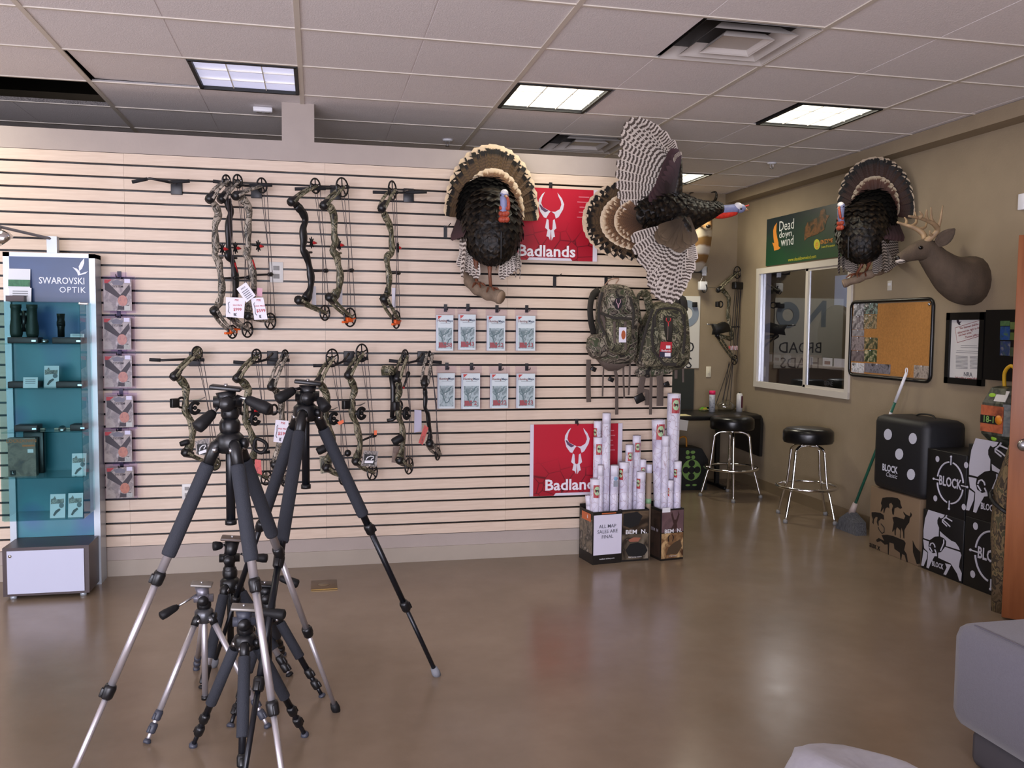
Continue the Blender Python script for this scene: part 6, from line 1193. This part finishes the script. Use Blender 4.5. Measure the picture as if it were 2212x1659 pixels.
def webbing(t, pts, off, wd, name='strap', cf=cb_, m=None):
    P_ = [WP(*cf(x, y), off if not hasattr(off, '__len__') else off[i]) for i, (x, y) in enumerate(pts)]
    t.part(name, MB().tube(P_, wd/2, 6, flat=.16, up=(0, -1, 0)), m or m_web)
t = Thing('backpack', 'grey brown camouflage hunting pack with black oval skull patch', 'backpack', WP(*cb_(400, 700), .1), 'hunting backpacks')
t.part('main_body', blob([(170, 360, 480, .08), (185, 320, 530, .16), (230, 290, 590, .22), (330, 265, 630, .26), (450, 255, 650, .27), (600, 250, 640, .27), (720, 240, 640, .26), (850, 230, 640, .24), (950, 240, 630, .2), (1010, 290, 560, .14), (1030, 330, 480, .06)], .03, cb_), m_pack)
t.part('lid_pocket', blob([(200, 380, 500, .05), (230, 330, 570, .12), (320, 310, 610, .15), (420, 330, 620, .16), (480, 400, 600, .13), (520, 450, 570, .05)], .18, cb_), m_pack); t.part('front_pocket', blob([(520, 330, 560, .06), (560, 310, 590, .11), (680, 320, 590, .13), (800, 350, 570, .13), (880, 380, 560, .1), (910, 420, 540, .04)], .22, cb_), m_packg)
t.part('side_pocket', blob([(690, 190, 270, .06), (740, 150, 330, .13), (840, 140, 350, .16), (920, 170, 330, .12), (950, 200, 300, .05)], .14, cb_), m_pack)
t.part('shoulder_strap', MB().tube(smooth_pts([WP(*cb_(x, y), o) for x, y, o in [(260, 240, .1), (195, 290, .16), (170, 420, .2), (180, 560, .18), (210, 690, .12)]], 4), .028, 8, flat=.4, up=(0, -1, 0)), m_pdark); t.part('zip_flap', MB().tube(smooth_pts([WP(*cb_(x, y), .3) for x, y in [(285, 260), (270, 420), (320, 560), (350, 680)]], 4), .014, 8, flat=.4, up=(0, -1, 0)), m_web)
t.part('hip_belt', blob([(920, 280, 560, .05), (960, 250, 600, .1), (1010, 280, 560, .1), (1060, 330, 480, .06), (1080, 360, 450, .03)], .08, cb_), m_web)
t.part('haul_loop', MB().tube(smooth_pts([WP(*cb_(x, y), .08) for x, y in [(325, 175), (380, 120), (470, 105), (440, 160)]], 4), .004, 6), mat('loop_tan', '9a7a64', .6))
c = WP(*cb_(467, 370), .345); pt_ = t.part('skull_patch', MB().prism([c+V((.026*math.cos(x), 0, .04*math.sin(x))) for x in [2*math.pi*k/18 for k in range(18)]], (0, .012, 0)), mat('patch_black', '17121a', .6))
t.part('patch_skull', MB().tube([c+V((u, -.002, v)) for u, v in ((-.012, .028), (-.015, .01), (-.005, -.002), (0, -.03))], .0022, 5).tube([c+V((u, -.002, v)) for u, v in ((.012, .028), (.015, .01), (.005, -.002), (0, -.03))], .0022, 5), mat('patch_pink', 'c8a0a8', .6), pt_)
for pts, wd in (([(155, 960), (150, 1200), (155, 1410)], .034), ([(315, 990), (305, 1180), (300, 1350)], .012), ([(430, 1060), (450, 1150), (450, 1400), (450, 1540)], .024), ([(520, 1000), (522, 1200), (530, 1370)], .014), ([(590, 960), (585, 1200), (575, 1335)], .014)): webbing(t, pts, .12, wd)
for pts in ([(300, 250), (262, 400), (262, 560), (330, 700)], [(590, 300), (630, 450), (620, 640)], [(280, 470), (420, 520), (600, 530)]): webbing(t, pts, .335, .018, 'edge_strap', m=m_pdark)
for x, y in ((205, 1060), (390, 1170)): t.part('buckle', MB().box(WP(*cb_(x, y), .13), (.04, .014, .03), Matrix.Rotation(R(25), 3, 'Y'), bev=.004), m_blackp)
for x0_, y0_, x1_, y1_ in ((425, 560, 430, 790), (540, 560, 545, 860)): webbing(t, [(x0_, y0_), (x1_, y1_)], .36, .018, 'compression_strap')
c = WP(*cb_(512, 700), .38); tg = Thing('hang_tag', 'white hang tag with orange picture on the patch backpack', 'tag', c); tg.part('card', MB().box(c, (.05, .002, .098)), mat('tag_white', 'e2dfea', .4)); tg.part('print', MB().prism([c+V((.005+.015*math.cos(x), -.0015, -.0+.03*math.sin(x))) for x in [2*math.pi*k/12 for k in range(12)]], (0, -.001, 0)), mat('tag_orange', 'a8562e', .5)); tg.part('string', MB().cyl(c+V((0, 0, .048)), c+V((-.01, .02, .075)), .0012, 5), m_black)
t = Thing('backpack', 'greener camouflage day pack with red skull zip pull and red tag', 'backpack', WP(*cb_(960, 750), .1), 'hunting backpacks')
t.part('main_body', blob([(350, 880, 1060, .08), (375, 840, 1100, .16), (430, 800, 1150, .22), (520, 760, 1170, .25), (650, 700, 1180, .26), (800, 660, 1190, .26), (920, 640, 1190, .24), (1000, 660, 1180, .2), (1050, 740, 1130, .14), (1090, 850, 1020, .06)], .03, cb_), m_packg)
t.part('front_pocket', blob([(420, 930, 1080, .05), (450, 880, 1130, .1), (560, 860, 1150, .14), (700, 880, 1110, .15), (850, 890, 1090, .14), (980, 860, 1080, .12), (1030, 900, 1050, .05)], .2, cb_), m_packg); t.part('pocket_panel', blob([(500, 950, 1030, .03), (530, 950, 1030, .07), (650, 955, 1025, .08), (760, 970, 1020, .06), (780, 980, 1010, .03)], .31, cb_), m_pdark)
t.part('side_pocket', blob([(560, 740, 800, .05), (620, 700, 820, .12), (780, 680, 820, .15), (900, 670, 810, .14), (1010, 660, 780, .1), (1050, 690, 750, .04)], .1, cb_), m_pack)
t.part('shoulder_strap', MB().tube(smooth_pts([WP(*cb_(x, y), o) for x, y, o in [(800, 430, .12), (760, 280, .16), (700, 265, .2), (670, 330, .22), (680, 450, .2), (700, 560, .15)]], 4), .03, 8, flat=.4, up=(0, -1, 0)), m_packg); t.part('shoulder_strap', MB().tube(smooth_pts([WP(*cb_(x, y), o) for x, y, o in [(1090, 400, .12), (1130, 300, .14), (1155, 340, .18), (1165, 450, .16)]], 4), .03, 8, flat=.4, up=(0, -1, 0)), m_pdark)
t.part('pocket_zip', MB().tube(smooth_pts([WP(*cb_(x, y), .33) for x, y in [(855, 620), (860, 480), (920, 425), (1080, 425), (1140, 480), (1150, 600)]], 4), .008, 8), m_pdark); c = WP(*cb_(995, 560), .41); t.part('zip_emblem', MB().tube([c+V((u, 0, v)) for u, v in ((-.014, .024), (-.016, .008), (0, -.006), (.016, .008), (.014, .024))], .003, 5).tube([c+V((0, 0, -.004)), c+V((0, 0, -.03))], .003, 5), m_red2); t.part('zip_cord', MB().cyl(c+V((-.002, 0, -.03)), c+V((-.004, 0, -.12)), .004, 6), m_web)
for pts, wd in (([(830, 880), (815, 1080), (805, 1540)], .022), ([(1075, 880), (1075, 1160)], .022), ([(1150, 620), (1150, 1200)], .014), ([(740, 1030), (720, 1180), (690, 1330)], .045), ([(900, 1100), (910, 1200), (905, 1450)], .05), ([(720, 1290), (770, 1290), (770, 1440)], .035)): webbing(t, pts, .13, wd)
for pts in ([(830, 430), (770, 600), (720, 800), (690, 980)], [(845, 500), (820, 700), (840, 880)], [(1160, 480), (1170, 700), (1150, 900)], [(850, 880), (950, 1010), (1080, 1010)]): webbing(t, pts, .32, .02, 'edge_strap', m=m_pdark)
for x, y, s in ((690, 1370, 1.4), (975, 1220, .8), (845, 860, .8)): t.part('buckle', MB().box(WP(*cb_(x, y), .15), (.05*s, .016, .04*s), Matrix.Rotation(R(-25), 3, 'Y'), bev=.004), m_blackp)
t.part('hip_belt', blob([(1040, 700, 1060, .05), (1070, 660, 1040, .08), (1110, 640, 1000, .08), (1150, 680, 780, .04)], .08, cb_), m_pack)
q4 = [WP(*cb_(x, y), .44) for x, y in [(915, 772), (1035, 775), (1022, 945), (898, 932)]]; c = sum(q4, V())/4; tg = Thing('hang_tag', 'red skull hang tag with navy foot on the green day pack', 'tag', c)
tg.part('card', MB().prism(q4, (0, .002, 0)), mat('tag_redcard', 'b02330', .5)); tg.part('navy_foot', MB().prism([q4[3]+(q4[0]-q4[3])*.35+V((0, -.001, 0)), q4[2]+(q4[1]-q4[2])*.35+V((0, -.001, 0)), q4[2]+V((0, -.001, 0)), q4[3]+V((0, -.001, 0))], (0, -.0008, 0)), mat('tag_navy', '2a2c40', .5)); tg.part('barcode', MB().box(c+V((.012, -.003, -.032)), (.04, .001, .024)), m_white); tg.part('price_label', MB().box(c+V((.015, -.003, .018)), (.03, .001, .02)), m_white); tg.part('lettering', MB().text('Badlands', c+V((0, -.001, -.006)), (1, 0, 0), (0, 0, 1), .018, .002, bold=.02), m_white)
bar_hook(1400, 632, 655, 'black slatwall hook carrying the greener backpack')
# ================================================================== map bins and rolled maps
def binbox(label, base, ang, w_, d_, h, printm, side=True):
    t = Thing('map_bin', label, 'cardboard bin', base, 'cardboard map bins'); a = R(ang); ex = V((math.cos(a), math.sin(a), 0)); ey = V((-math.sin(a), math.cos(a), 0)); z = V((0, 0, 1)); th = .006
    P_ = lambda u, v, zz: base+ex*u+ey*v+z*zz
    rot = Matrix.Rotation(a, 3, 'Z'); bl = mat('bin_black', '17130f', .5)
    t.part('front_panel', MB().box(P_(w_/2, th/2, h/2), (w_, th, h), rot), bl); t.part('back_panel', MB().box(P_(w_/2, d_-th/2, h/2+.01), (w_, th, h+.02), rot), bl)
    t.part('side_panel', MB().box(P_(th/2, d_/2, h/2), (th, d_-2*th, h), rot), bl); t.part('side_panel', MB().box(P_(w_-th/2, d_/2, h/2), (th, d_-2*th, h), rot), bl); t.part('bottom', MB().box(P_(w_/2, d_/2, th/2), (w_-2*th, d_-2*th, th), rot), bl)
    def sheet(name, u0, u1, z0, z1, m, off=.001, parent=None): return t.part(name, MB().box(P_((u0+u1)/2*w_, -off, (z0+z1)/2*h), ((u1-u0)*w_, .001, (z1-z0)*h), rot), m)
    def lside(name, v0, v1, z0, z1, m, off=.001): return t.part(name, MB().box(P_(-off, (v0+v1)/2*d_, (z0+z1)/2*h), (.001, (v1-v0)*d_, (z1-z0)*h), rot), m)
    return t, P_, ex, ey, sheet, lside, rot
hB = .355
t, P_, ex, ey, sheet, lside, rot = binbox('black map bin with a white paper notice taped to its front', V((1.797, 5.545, 0)), 8, .212, .215, hB, None)
sheet('notice_paper', .02, 1.0, .18, .94, mat('notice_white', 'dcd9ea', .5), .002)
for k, s in enumerate(('ALL MAP', 'SALES ARE', 'FINAL')): t.part('lettering', MB().text(s, P_(.106, -.0035, hB*(.72-.1*k)), ex, (0, 0, 1), .033, .0005, bold=.005), mat('notice_ink', '4a4a58', .5))
sheet('orange_edge', .3, .8, .955, .975, mat('bin_orange', 'c8683a', .5), .0015); t.part('foot_lettering', MB().text('outdoor archery.com', P_(.106, -.001, hB*.1), ex, (0, 0, 1), .013, .001, bold=.01), m_white)
lside('hunter_print', .05, .95, .2, .85, photo('bin_hunter', ['4a4236', '7a6e5c', '2e2a24', 'a09484'], 18)); lside('orange_badge', .15, .8, .8, .95, mat('bin_orange', 'c8683a', .5), .002); t.part('badge_letter', MB().text('E', P_(-.0035, .078, hB*.88), -ey, (0, 0, 1), .03, .001, bold=.03), m_white)
t, P_, ex, ey, sheet, lside, rot = binbox('map bin printed with a black bear and white brand lettering', V((2.012, 5.585, 0)), 2, .2, .165, hB, None)
sheet('upper_print', .02, .98, .55, .97, photo('bin_bear1', ['17130f', '2a211a', '6a5844', '1c1612'], 7), .001); sheet('lower_print', .02, .98, .04, .53, photo('bin_bear2', ['7a7060', '5c5244', '211a15', '8a8070'], 9), .001)
def blobpoly(P_, pts, m, t, nm='bear_print', off=-.003): t.part(nm, MB().prism([P_(u, off, v) for u, v in pts], -ey*.0008), m)
blobpoly(P_, [(.03, .08), (.06, .12), (.12, .13), (.17, .11), (.19, .07), (.17, .04), (.1, .03), (.05, .04)], m_black, t); blobpoly(P_, [(.01, .33), (.11, .34), (.15, .31), (.12, .25), (.06, .23), (.01, .25)], m_black, t); blobpoly(P_, [(.05, .15), (.09, .165), (.14, .16), (.12, .135), (.06, .135)], mat('bin_skin', '9a5f4a', .6), t, 'hunter_print')
t.part('lettering', MB().text('BEM  N.', P_(.105, -.004, hB*.57), ex, (0, 0, 1), .04, .001, bold=.02, sx=1.15), m_white); t.part('foot_lettering', MB().text('Bear hunting tradition', P_(.1, -.004, .03), ex, (0, 0, 1), .011, .001), m_white)
t, P_, ex, ey, sheet, lside, rot = binbox('map bin printed with a pronghorn and white brand lettering', V((2.285, 5.555, 0)), 9, .178, .2, hB, None)
sheet('upper_print', .02, .98, .55, .97, photo('bin_prong1', ['5a4448', '6e5658', '4a3a3c'], 5), .001); sheet('lower_print', .02, .98, .04, .53, photo('bin_prong2', ['a08058', '6a4a30', 'c8a878', '4a3020'], 11), .001)
blobpoly(P_, [(.02, .21), (.08, .225), (.095, .25), (.085, .28), (.075, .315), (.08, .34), (.088, .315), (.1, .28), (.115, .28), (.13, .315), (.128, .34), (.14, .315), (.13, .28), (.12, .25), (.125, .225), (.1, .205)], mat('bin_prongb', '3a2420', .6), t, 'pronghorn_print'); blobpoly(P_, [(.04, .04), (.06, .09), (.1, .12), (.15, .14), (.165, .09), (.13, .04)], mat('bin_camo', '4a3a28', .6), t, 'hunter_print')
t.part('horn_print', MB().tube([P_(u, -.003, v) for u, v in ((.06, .13), (.055, .16), (.065, .175))], .003, 5), m_black); t.part('horn_print', MB().tube([P_(u, -.003, v) for u, v in ((.09, .13), (.098, .16), (.088, .175))], .003, 5), m_black)
t.part('lettering', MB().text('BEM  N.', P_(.092, -.004, hB*.57), ex, (0, 0, 1), .037, .001, bold=.02, sx=1.1), m_white); lside('side_print', .05, .95, .05, .95, photo('bin_side', ['241c18', '3a2c24', '1a1512'], 8)); t.part('side_lettering', MB().text('BEM  N', P_(-.003, .08, hB*.57), -ey, (0, 0, 1), .03, .001, bold=.02), mat('print_grey2', '9a9298', .5)); sheet('price_label', .03, .38, .94, 1.03, m_white, .002); t.part('foot_lettering', MB().text('Prong hunter', P_(.092, -.004, .03), ex, (0, 0, 1), .011, .001), m_white)
m_mapt, nt, b = newmat('rolled_map'); lk = nt.links.new
vec = coords(nt, (1, 1, .7)); vo = nd(nt, 'ShaderNodeTexVoronoi', feature='DISTANCE_TO_EDGE', i_Scale=26.0); lk(vec, vo.inputs['Vector']); ns = nd(nt, 'ShaderNodeTexNoise', i_Scale=14.0); lk(vec, ns.inputs['Vector'])
r1 = ramp(nt, [(0, 'b09aa6'), (.03, 'dcdae8')]); lk(vo.outputs['Distance'], r1.inputs['Fac']); r2 = ramp(nt, [(.45, 'ffffff'), (.7, 'd6d0dc')]); lk(ns.outputs['Fac'], r2.inputs['Fac'])
mx = nd(nt, 'ShaderNodeMix', data_type='RGBA', blend_type='MULTIPLY'); mx.inputs['Factor'].default_value = 1; lk(r1.outputs['Color'], mx.inputs['A']); lk(r2.outputs['Color'], mx.inputs['B']); lk(mx.outputs['Result'], b.inputs['Base Color']); b.inputs['Roughness'].default_value = .5
m_mapw = mat('map_margin', 'dedbe8', .5); m_lred = mat('map_label_red', 'a8353a', .5); m_lgrn = mat('map_label_green', 'a9c79a', .5)
cr_ = lambda x, y: (1130+x/4.253, 840+y/4.253)
tubes = [(595, 980, 48, 5.66, 0, 'short rolled map at the corner of the notice bin'), (688, 297, 72, 5.735, 2, 'tall labelled rolled map behind others in the notice bin'), (690, 446, 82, 5.69, 1, 'rolled map with large deer label in the notice bin'), (768, 224, 74, 5.65, 0, 'tallest plain rolled map of the notice bin'), (712, 702, 52, 5.60, 0, 'short narrow plain rolled map in the notice bin'), (842, 704, 72, 5.62, 3, 'rolled map with blue seal in the notice bin'), (668, 828, 98, 5.58, 1, 'fat short rolled map with deer label in the notice bin'),
         (928, 674, 86, 5.61, 2, 'rolled map with red edge label in the bear bin'), (976, 515, 66, 5.65, 1, 'rolled map with bird label in the bear bin'), (1045, 430, 72, 5.69, 1, 'tallest rolled map of the bear bin'), (1100, 650, 60, 5.69, 1, 'rolled map with half hidden label in the bear bin'), (1085, 762, 76, 5.625, 2, 'short fat plain rolled map in the bear bin'),
         (1243, 284, 116, 5.692, 1, 'wide rolled map with bird label in the pronghorn bin'), (1310, 434, 66, 5.60, 0, 'slim plain rolled map in the pronghorn bin'), (1388, 45, 112, 5.70, 1, 'tallest fattest rolled map of the pronghorn bin'), (1350, 840, 62, 5.585, 2, 'short rolled map with red label in the pronghorn bin'), (1422, 668, 64, 5.61, 2, 'rolled map with narrow red label in the pronghorn bin')]
for (x, y, wpx, Y, lb, lab) in tubes:
    r_ = (AY(*cr_(x+wpx/2, y), Y)-AY(*cr_(x, y), Y)).length; Y = max(Y, (5.585 if x < 870 else 5.602 if x < 1140 else 5.588)+r_); top = AY(*cr_(x, y), Y); bot = V((top.x, Y, .012)); bot.x = min(max(bot.x, 1.835 if x < 870 else (2.045 if x < 1140 else 2.30+r_)), 1.965 if x < 870 else (2.175 if x < 1140 else 2.45-r_))
    t = Thing('rolled_map', lab, 'rolled map', bot, 'rolled maps in the bins'); d_ = (top-bot).normalized()
    t.part('tube', MB().tube([bot, top], r_, 18), m_mapt); H_ = (top-bot).length; t.part('margin', MB().tube([top-d_*.07, top+d_*.001], r_*1.015, 18), m_mapw); t.part('end_ring', MB().lathe([(r_*.98, 0), (r_*.98, .003), (r_*.75, .002), (r_*.6, .0)], top, d_, 18), mat('map_core', '8f8a96', .6)); t.part('roll_edge', MB().tube([top-d_*min(.4, H_*.6)+V((r_*.3, -r_*.98, 0)), top-d_*.01+V((r_*.3, -r_*.98, 0))], .0016, 4), mat('map_edge', 'bcb6c4', .5))
    if lb in (1, 2):
        c = top-d_*.075; vs = []; a0, a1 = (R(-140), R(-60)) if lb == 1 else (R(-200), R(-130)); a0, a1 = (R(-130), R(-55)) if lb == 1 else (R(-185), R(-120))
        def patch(z0, z1, a0, a1, rr, n=7): return MB().add([c+V((rr*math.cos(a0+(a1-a0)*k/n), rr*math.sin(a0+(a1-a0)*k/n), z)) for z in (z0, z1) for k in range(n+1)], [(k, k+1, n+2+k, n+1+k) for k in range(n)], True)
        hh_ = r_*1.15; t.part('red_label', patch(-hh_*1.1, hh_*.9, a0, a1, r_*1.03), m_lred); am = (a0+a1)/2
        ov = [c+V((r_*1.045*math.cos(am+.52*math.cos(k*.3927)), r_*1.045*math.sin(am+.52*math.cos(k*.3927)), hh_*.7*math.sin(k*.3927))) for k in range(16)]; o = t.part('green_oval', MB().add(ov+[c+V((r_*1.06*math.cos(am), r_*1.06*math.sin(am), 0))], [(k, (k+1) % 16, 16) for k in range(16)]), m_lgrn)
        e1 = V((-math.sin(am), math.cos(am), 0)); on_ = c+V((r_*1.075*math.cos(am), r_*1.075*math.sin(am), 0)); t.part('animal_print', MB().prism([on_+e1*u*r_+V((0, 0, v*r_)) for u, v in ((-.3, .1), (-.25, .35), (-.12, .15), (.2, .15), (.28, .0), (.22, -.35), (.15, -.05), (-.1, -.08), (-.15, -.35), (-.22, -.05))], V((math.cos(am), math.sin(am), 0))*.001), m_black, o)
    if lb == 3: t.part('blue_seal', MB().ball(top-d_*.085+V((0, -r_*.98, 0)), (r_*.5, .003, r_*.5), n=14, m=6), mat('seal_blue', '7aa6c4', .5)); t.part('grey_plate', MB().box(top-d_*.12+V((0, -r_*1.0, 0)), (r_*1.1, .003, .04)), mat('seal_grey', '8f94a0', .5))
t = Thing('paper_core', 'brown paper tube with green foot between two map bins', 'paper tube', V((2.245, 5.70, 0))); t.part('tube', MB().cyl((2.245, 5.70, 0), (2.245, 5.70, AY(*cr_(1160, 720), 5.7).z), .02), mat('tube_tan', 'a8947e', .6)); t.part('top_sleeve', MB().cyl((2.245, 5.70, AY(*cr_(1160, 770), 5.7).z), (2.245, 5.70, AY(*cr_(1160, 695), 5.7).z), .021), m_mapw); t.part('green_sleeve', MB().cyl((2.245, 5.70, AY(*cr_(1160, 1050), 5.7).z), (2.245, 5.70, AY(*cr_(1160, 1005), 5.7).z), .0208), mat('sleeve_green', '8fb88a', .5))
# ================================================================== tripods
m_foam = mat('foam_grip', '2b2e36', .85, bump=.3, bscale=260); m_silver = mat('tripod_silver', 'c4c0c4', .38, .75); m_blktube = mat('tripod_black', '17191f', .3, .3); m_tpl = mat('tripod_plastic', '0f1013', .35); m_gun = mat('tripod_gunmetal', '3a3d48', .45)
def tripod(label, apx, Y, feet, tube, foam, S=1.0, col_px=None, colm=None, head='pan', hpx=None, handles=(), fr=(.05, .30, .36, .66), lockm=None, footm=None, plate=None, headm=None, spider=None):
    ap = AY(*apx, Y); t = Thing('tripod', label, 'tripod', V((ap.x, Y, 0)), 'tripods'); lockm = lockm or m_tpl; headm = headm or m_tpl
    t.part('spider', MB().lathe([(.0, -.035*S), (.035*S, -.035*S), (.045*S, -.01*S), (.045*S, .02*S), (.03*S, .035*S), (0, .035*S)], ap, n=16), spider or m_tpl)
    t.part('collar', MB().lathe([(.0, .03*S), (.03*S, .03*S), (.034*S, .045*S), (.034*S, .065*S), (.026*S, .08*S), (0, .08*S)], ap, n=12), m_tpl)
    if col_px: cbm = V((ap.x, Y, AY(*col_px, Y).z))
    else: cbm = ap-V((0, 0, .3*S))
    cc = t.part('centre_column', MB().cyl(cbm, ap+V((0, 0, .1*S)), .015*S, 14), colm or m_tpl); t.part('column_cap', MB().cyl(cbm-V((0, 0, .004)), cbm+V((0, 0, .012)), .019*S, 14), m_tpl, cc); t.part('crank', MB().lathe([(0, 0), (.016*S, 0), (.018*S, .018*S), (0, .02*S)], ap+V((.04*S, -.02*S, .0)), (1, -.4, 0), 12), m_tpl)
    for F_ in feet:
        F_ = V(F_); hz = V((F_.x-ap.x, F_.y-ap.y, 0)).normalized(); tp = ap+hz*.045*S-V((0, 0, .01*S)); D = F_-tp; P_ = lambda s: tp+D*s; L = D.length
        l = t.part('leg', MB().tube([P_(0), P_(fr[2])], .0145*S, 14), tube)
        t.part('leg_shoulder', MB().tube([ap+hz*.02*S+V((0, 0, .01*S)), P_(.0), P_(fr[0]+.015)], [.018*S, .021*S, .019*S], 12), m_tpl, l); t.part('pivot_bolt', MB().cyl(P_(.01)+hz.cross(V((0, 0, 1)))*.022*S, P_(.01)-hz.cross(V((0, 0, 1)))*.022*S, .009*S, 10), m_steel, l)
        if foam: t.part('foam_sleeve', MB().tube([P_(fr[0]), P_(fr[0]+.006), P_(fr[1]-.006), P_(fr[1])], [.0215*S, .0235*S, .0235*S, .0215*S], 16), m_foam, l)
        for k, (s0, s1, r_) in enumerate(((fr[2], fr[3], .012*S), (fr[3], .985, .0095*S))):
            t.part('lower_tube', MB().tube([P_(s0), P_(s1)], r_, 12), tube, l)
            lk_ = P_(s0); t.part('leg_lock', MB().tube([lk_-D.normalized()*.022*S, lk_-D.normalized()*.012*S, lk_+D.normalized()*.018*S, lk_+D.normalized()*.024*S], [.017*S, .02*S, .019*S, .015*S], 12).box(lk_+hz*.018*S, (.016*S, .016*S, .03*S), D.to_track_quat('Z', 'X').to_matrix(), bev=.003), lockm, l)
        t.part('rubber_foot', MB().tube([P_(.965), P_(.985), P_(1)], [.0145*S, .019*S, .0165*S], 12), footm or m_rubber, l)
    top = V((ap.x, Y, 0)); hp = [AY(*k, Y) for k in hpx]      # base, tilt body, plate pixels
    b0, b1, b2_ = hp; b0.x = ap.x*.5+b0.x*.5
    h_ = t.part('head', MB().lathe([(.024*S, 0), (.03*S, .012*S), (.03*S, .03*S), (.022*S, .04*S), (.022*S, .05*S)], b0, n=14).ball(b1, (.034*S, .034*S, .034*S), n=12, m=8).tube([b0+V((0, 0, .03*S)), b1], [.024*S, .022*S], 12).cyl(b1-V((.045*S, .0, 0)), b1+V((.045*S, 0, 0)), .02*S, 12).tube([b1, b2_-V((0, 0, .012*S))], [.026*S, .034*S], 10), headm)
    t.part('camera_plate', MB().box(b2_, (.1*S, .075*S, .014*S), Matrix.Rotation(R(6), 3, 'Y'), bev=.004), plate or m_tpl, h_); t.part('plate_screw', MB().cyl(b2_, b2_+V((0, 0, .014*S)), .006*S, 8), m_steel, h_)
    t.part('tilt_knob', MB().lathe([(0, 0), (.024*S, 0), (.026*S, .006*S), (.024*S, .014*S), (0, .016*S)], b1-V((0, .03*S, .005*S)), (0.3, -1, 0), 16), m_tpl, h_)
    for (a_, m_, e_, dy) in handles:
        A, M_, E_ = AY(*a_, Y), AY(*m_, Y-dy*.5), AY(*e_, Y-dy); o = t.part('pan_handle', MB().cyl(A, M_, .006*S, 8), m_steel if tube != m_blktube else m_tpl); t.part('handle_grip', MB().tube([M_, M_+(E_-M_)*.15, M_+(E_-M_)*.7, M_+(E_-M_)*.95, E_], [.012*S, .017*S, .022*S, .021*S, .013*S], 12), m_rubber, o)
    return t
tripod('tall silver legged tripod with foam grips and twin pan handles', (497, 955), 3.05, [FL(110, 1780), FL(635, 1850), FL(727, 1536)], m_silver, True, 1.0, (497, 1130), m_blktube, hpx=[(498, 905), (492, 868), (488, 838)], handles=[((512, 856), (532, 862), (583, 886), .05), ((472, 878), (462, 890), (424, 926), .08)])
tripod('tall all black tripod with foam grips and grey feet', (660, 890), 3.62, [FL(945, 1460), FL(512, 1770), FL(460, 1440)], m_blktube, True, 1.05, (658, 1053), m_blktube, hpx=[(660, 880), (664, 856), (665, 826)], handles=[((652, 838), (636, 842), (597, 864), .06), ((684, 856), (690, 862), (706, 884), .08)], footm=mat('foot_grey', '7a7c82', .7), fr=(.05, .36, .41, .71))
tripod('small bright silver tripod with one long pan handle', (441, 1328), 3.66, [FL(316, 1606), FL(580, 1572), FL(424, 1446)], m_silver, False, .82, (445, 1508), m_silver, hpx=[(441, 1316), (440, 1292), (436, 1262)], handles=[((426, 1284), (384, 1310), (346, 1332), .08)], fr=(.04, .3, .78, .88), lockm=m_gun, footm=m_gun, headm=mat('head_grey', '7d7b84', .35, .6), plate=mat('plate_grey', '8a8680', .4, .5), spider=mat('spider_grey', '55565a', .3, .6))
tripod('low black foam legged tripod standing in front of the others', (530, 1385), 3.22, [FL(416, 1613), FL(660, 1590), FL(520, 1745)], m_blktube, True, .88, (530, 1500), m_blktube, hpx=[(529, 1362), (528, 1342), (527, 1312)], handles=[((545, 1320), (562, 1322), (616, 1328), .06)], fr=(.06, .58, .72, .84), lockm=m_tpl, footm=m_gun, plate=mat('plate_grey', '8a8680', .4, .5), headm=m_gun)
tripod('black foam legged tripod crowded behind the low front tripod', (580, 1330), 3.82, [FL(697, 1505), FL(497, 1571), V((-.16, 4.28, 0))], m_blktube, True, .88, (580, 1440), m_blktube, hpx=[(580, 1312), (576, 1288), (572, 1262)], handles=[((590, 1245), (604, 1248), (645, 1262), .03)], fr=(.06, .5, .7, .84), footm=m_gun)
tripod('black headed tripod with foam legs and silver lower tubes at the back', (497, 1262), 4.15, [FL(437, 1488), FL(627, 1460), V((-.33, 4.66, 0))], m_silver, True, .98, (500, 1400), m_tpl, hpx=[(496, 1240), (496, 1205), (502, 1163)], handles=[((486, 1177), (480, 1178), (460, 1180), .03), ((520, 1196), (545, 1204), (578, 1206), .02)], fr=(.06, .7, .82, .9), plate=mat('plate_brown', '5a4e48', .4))
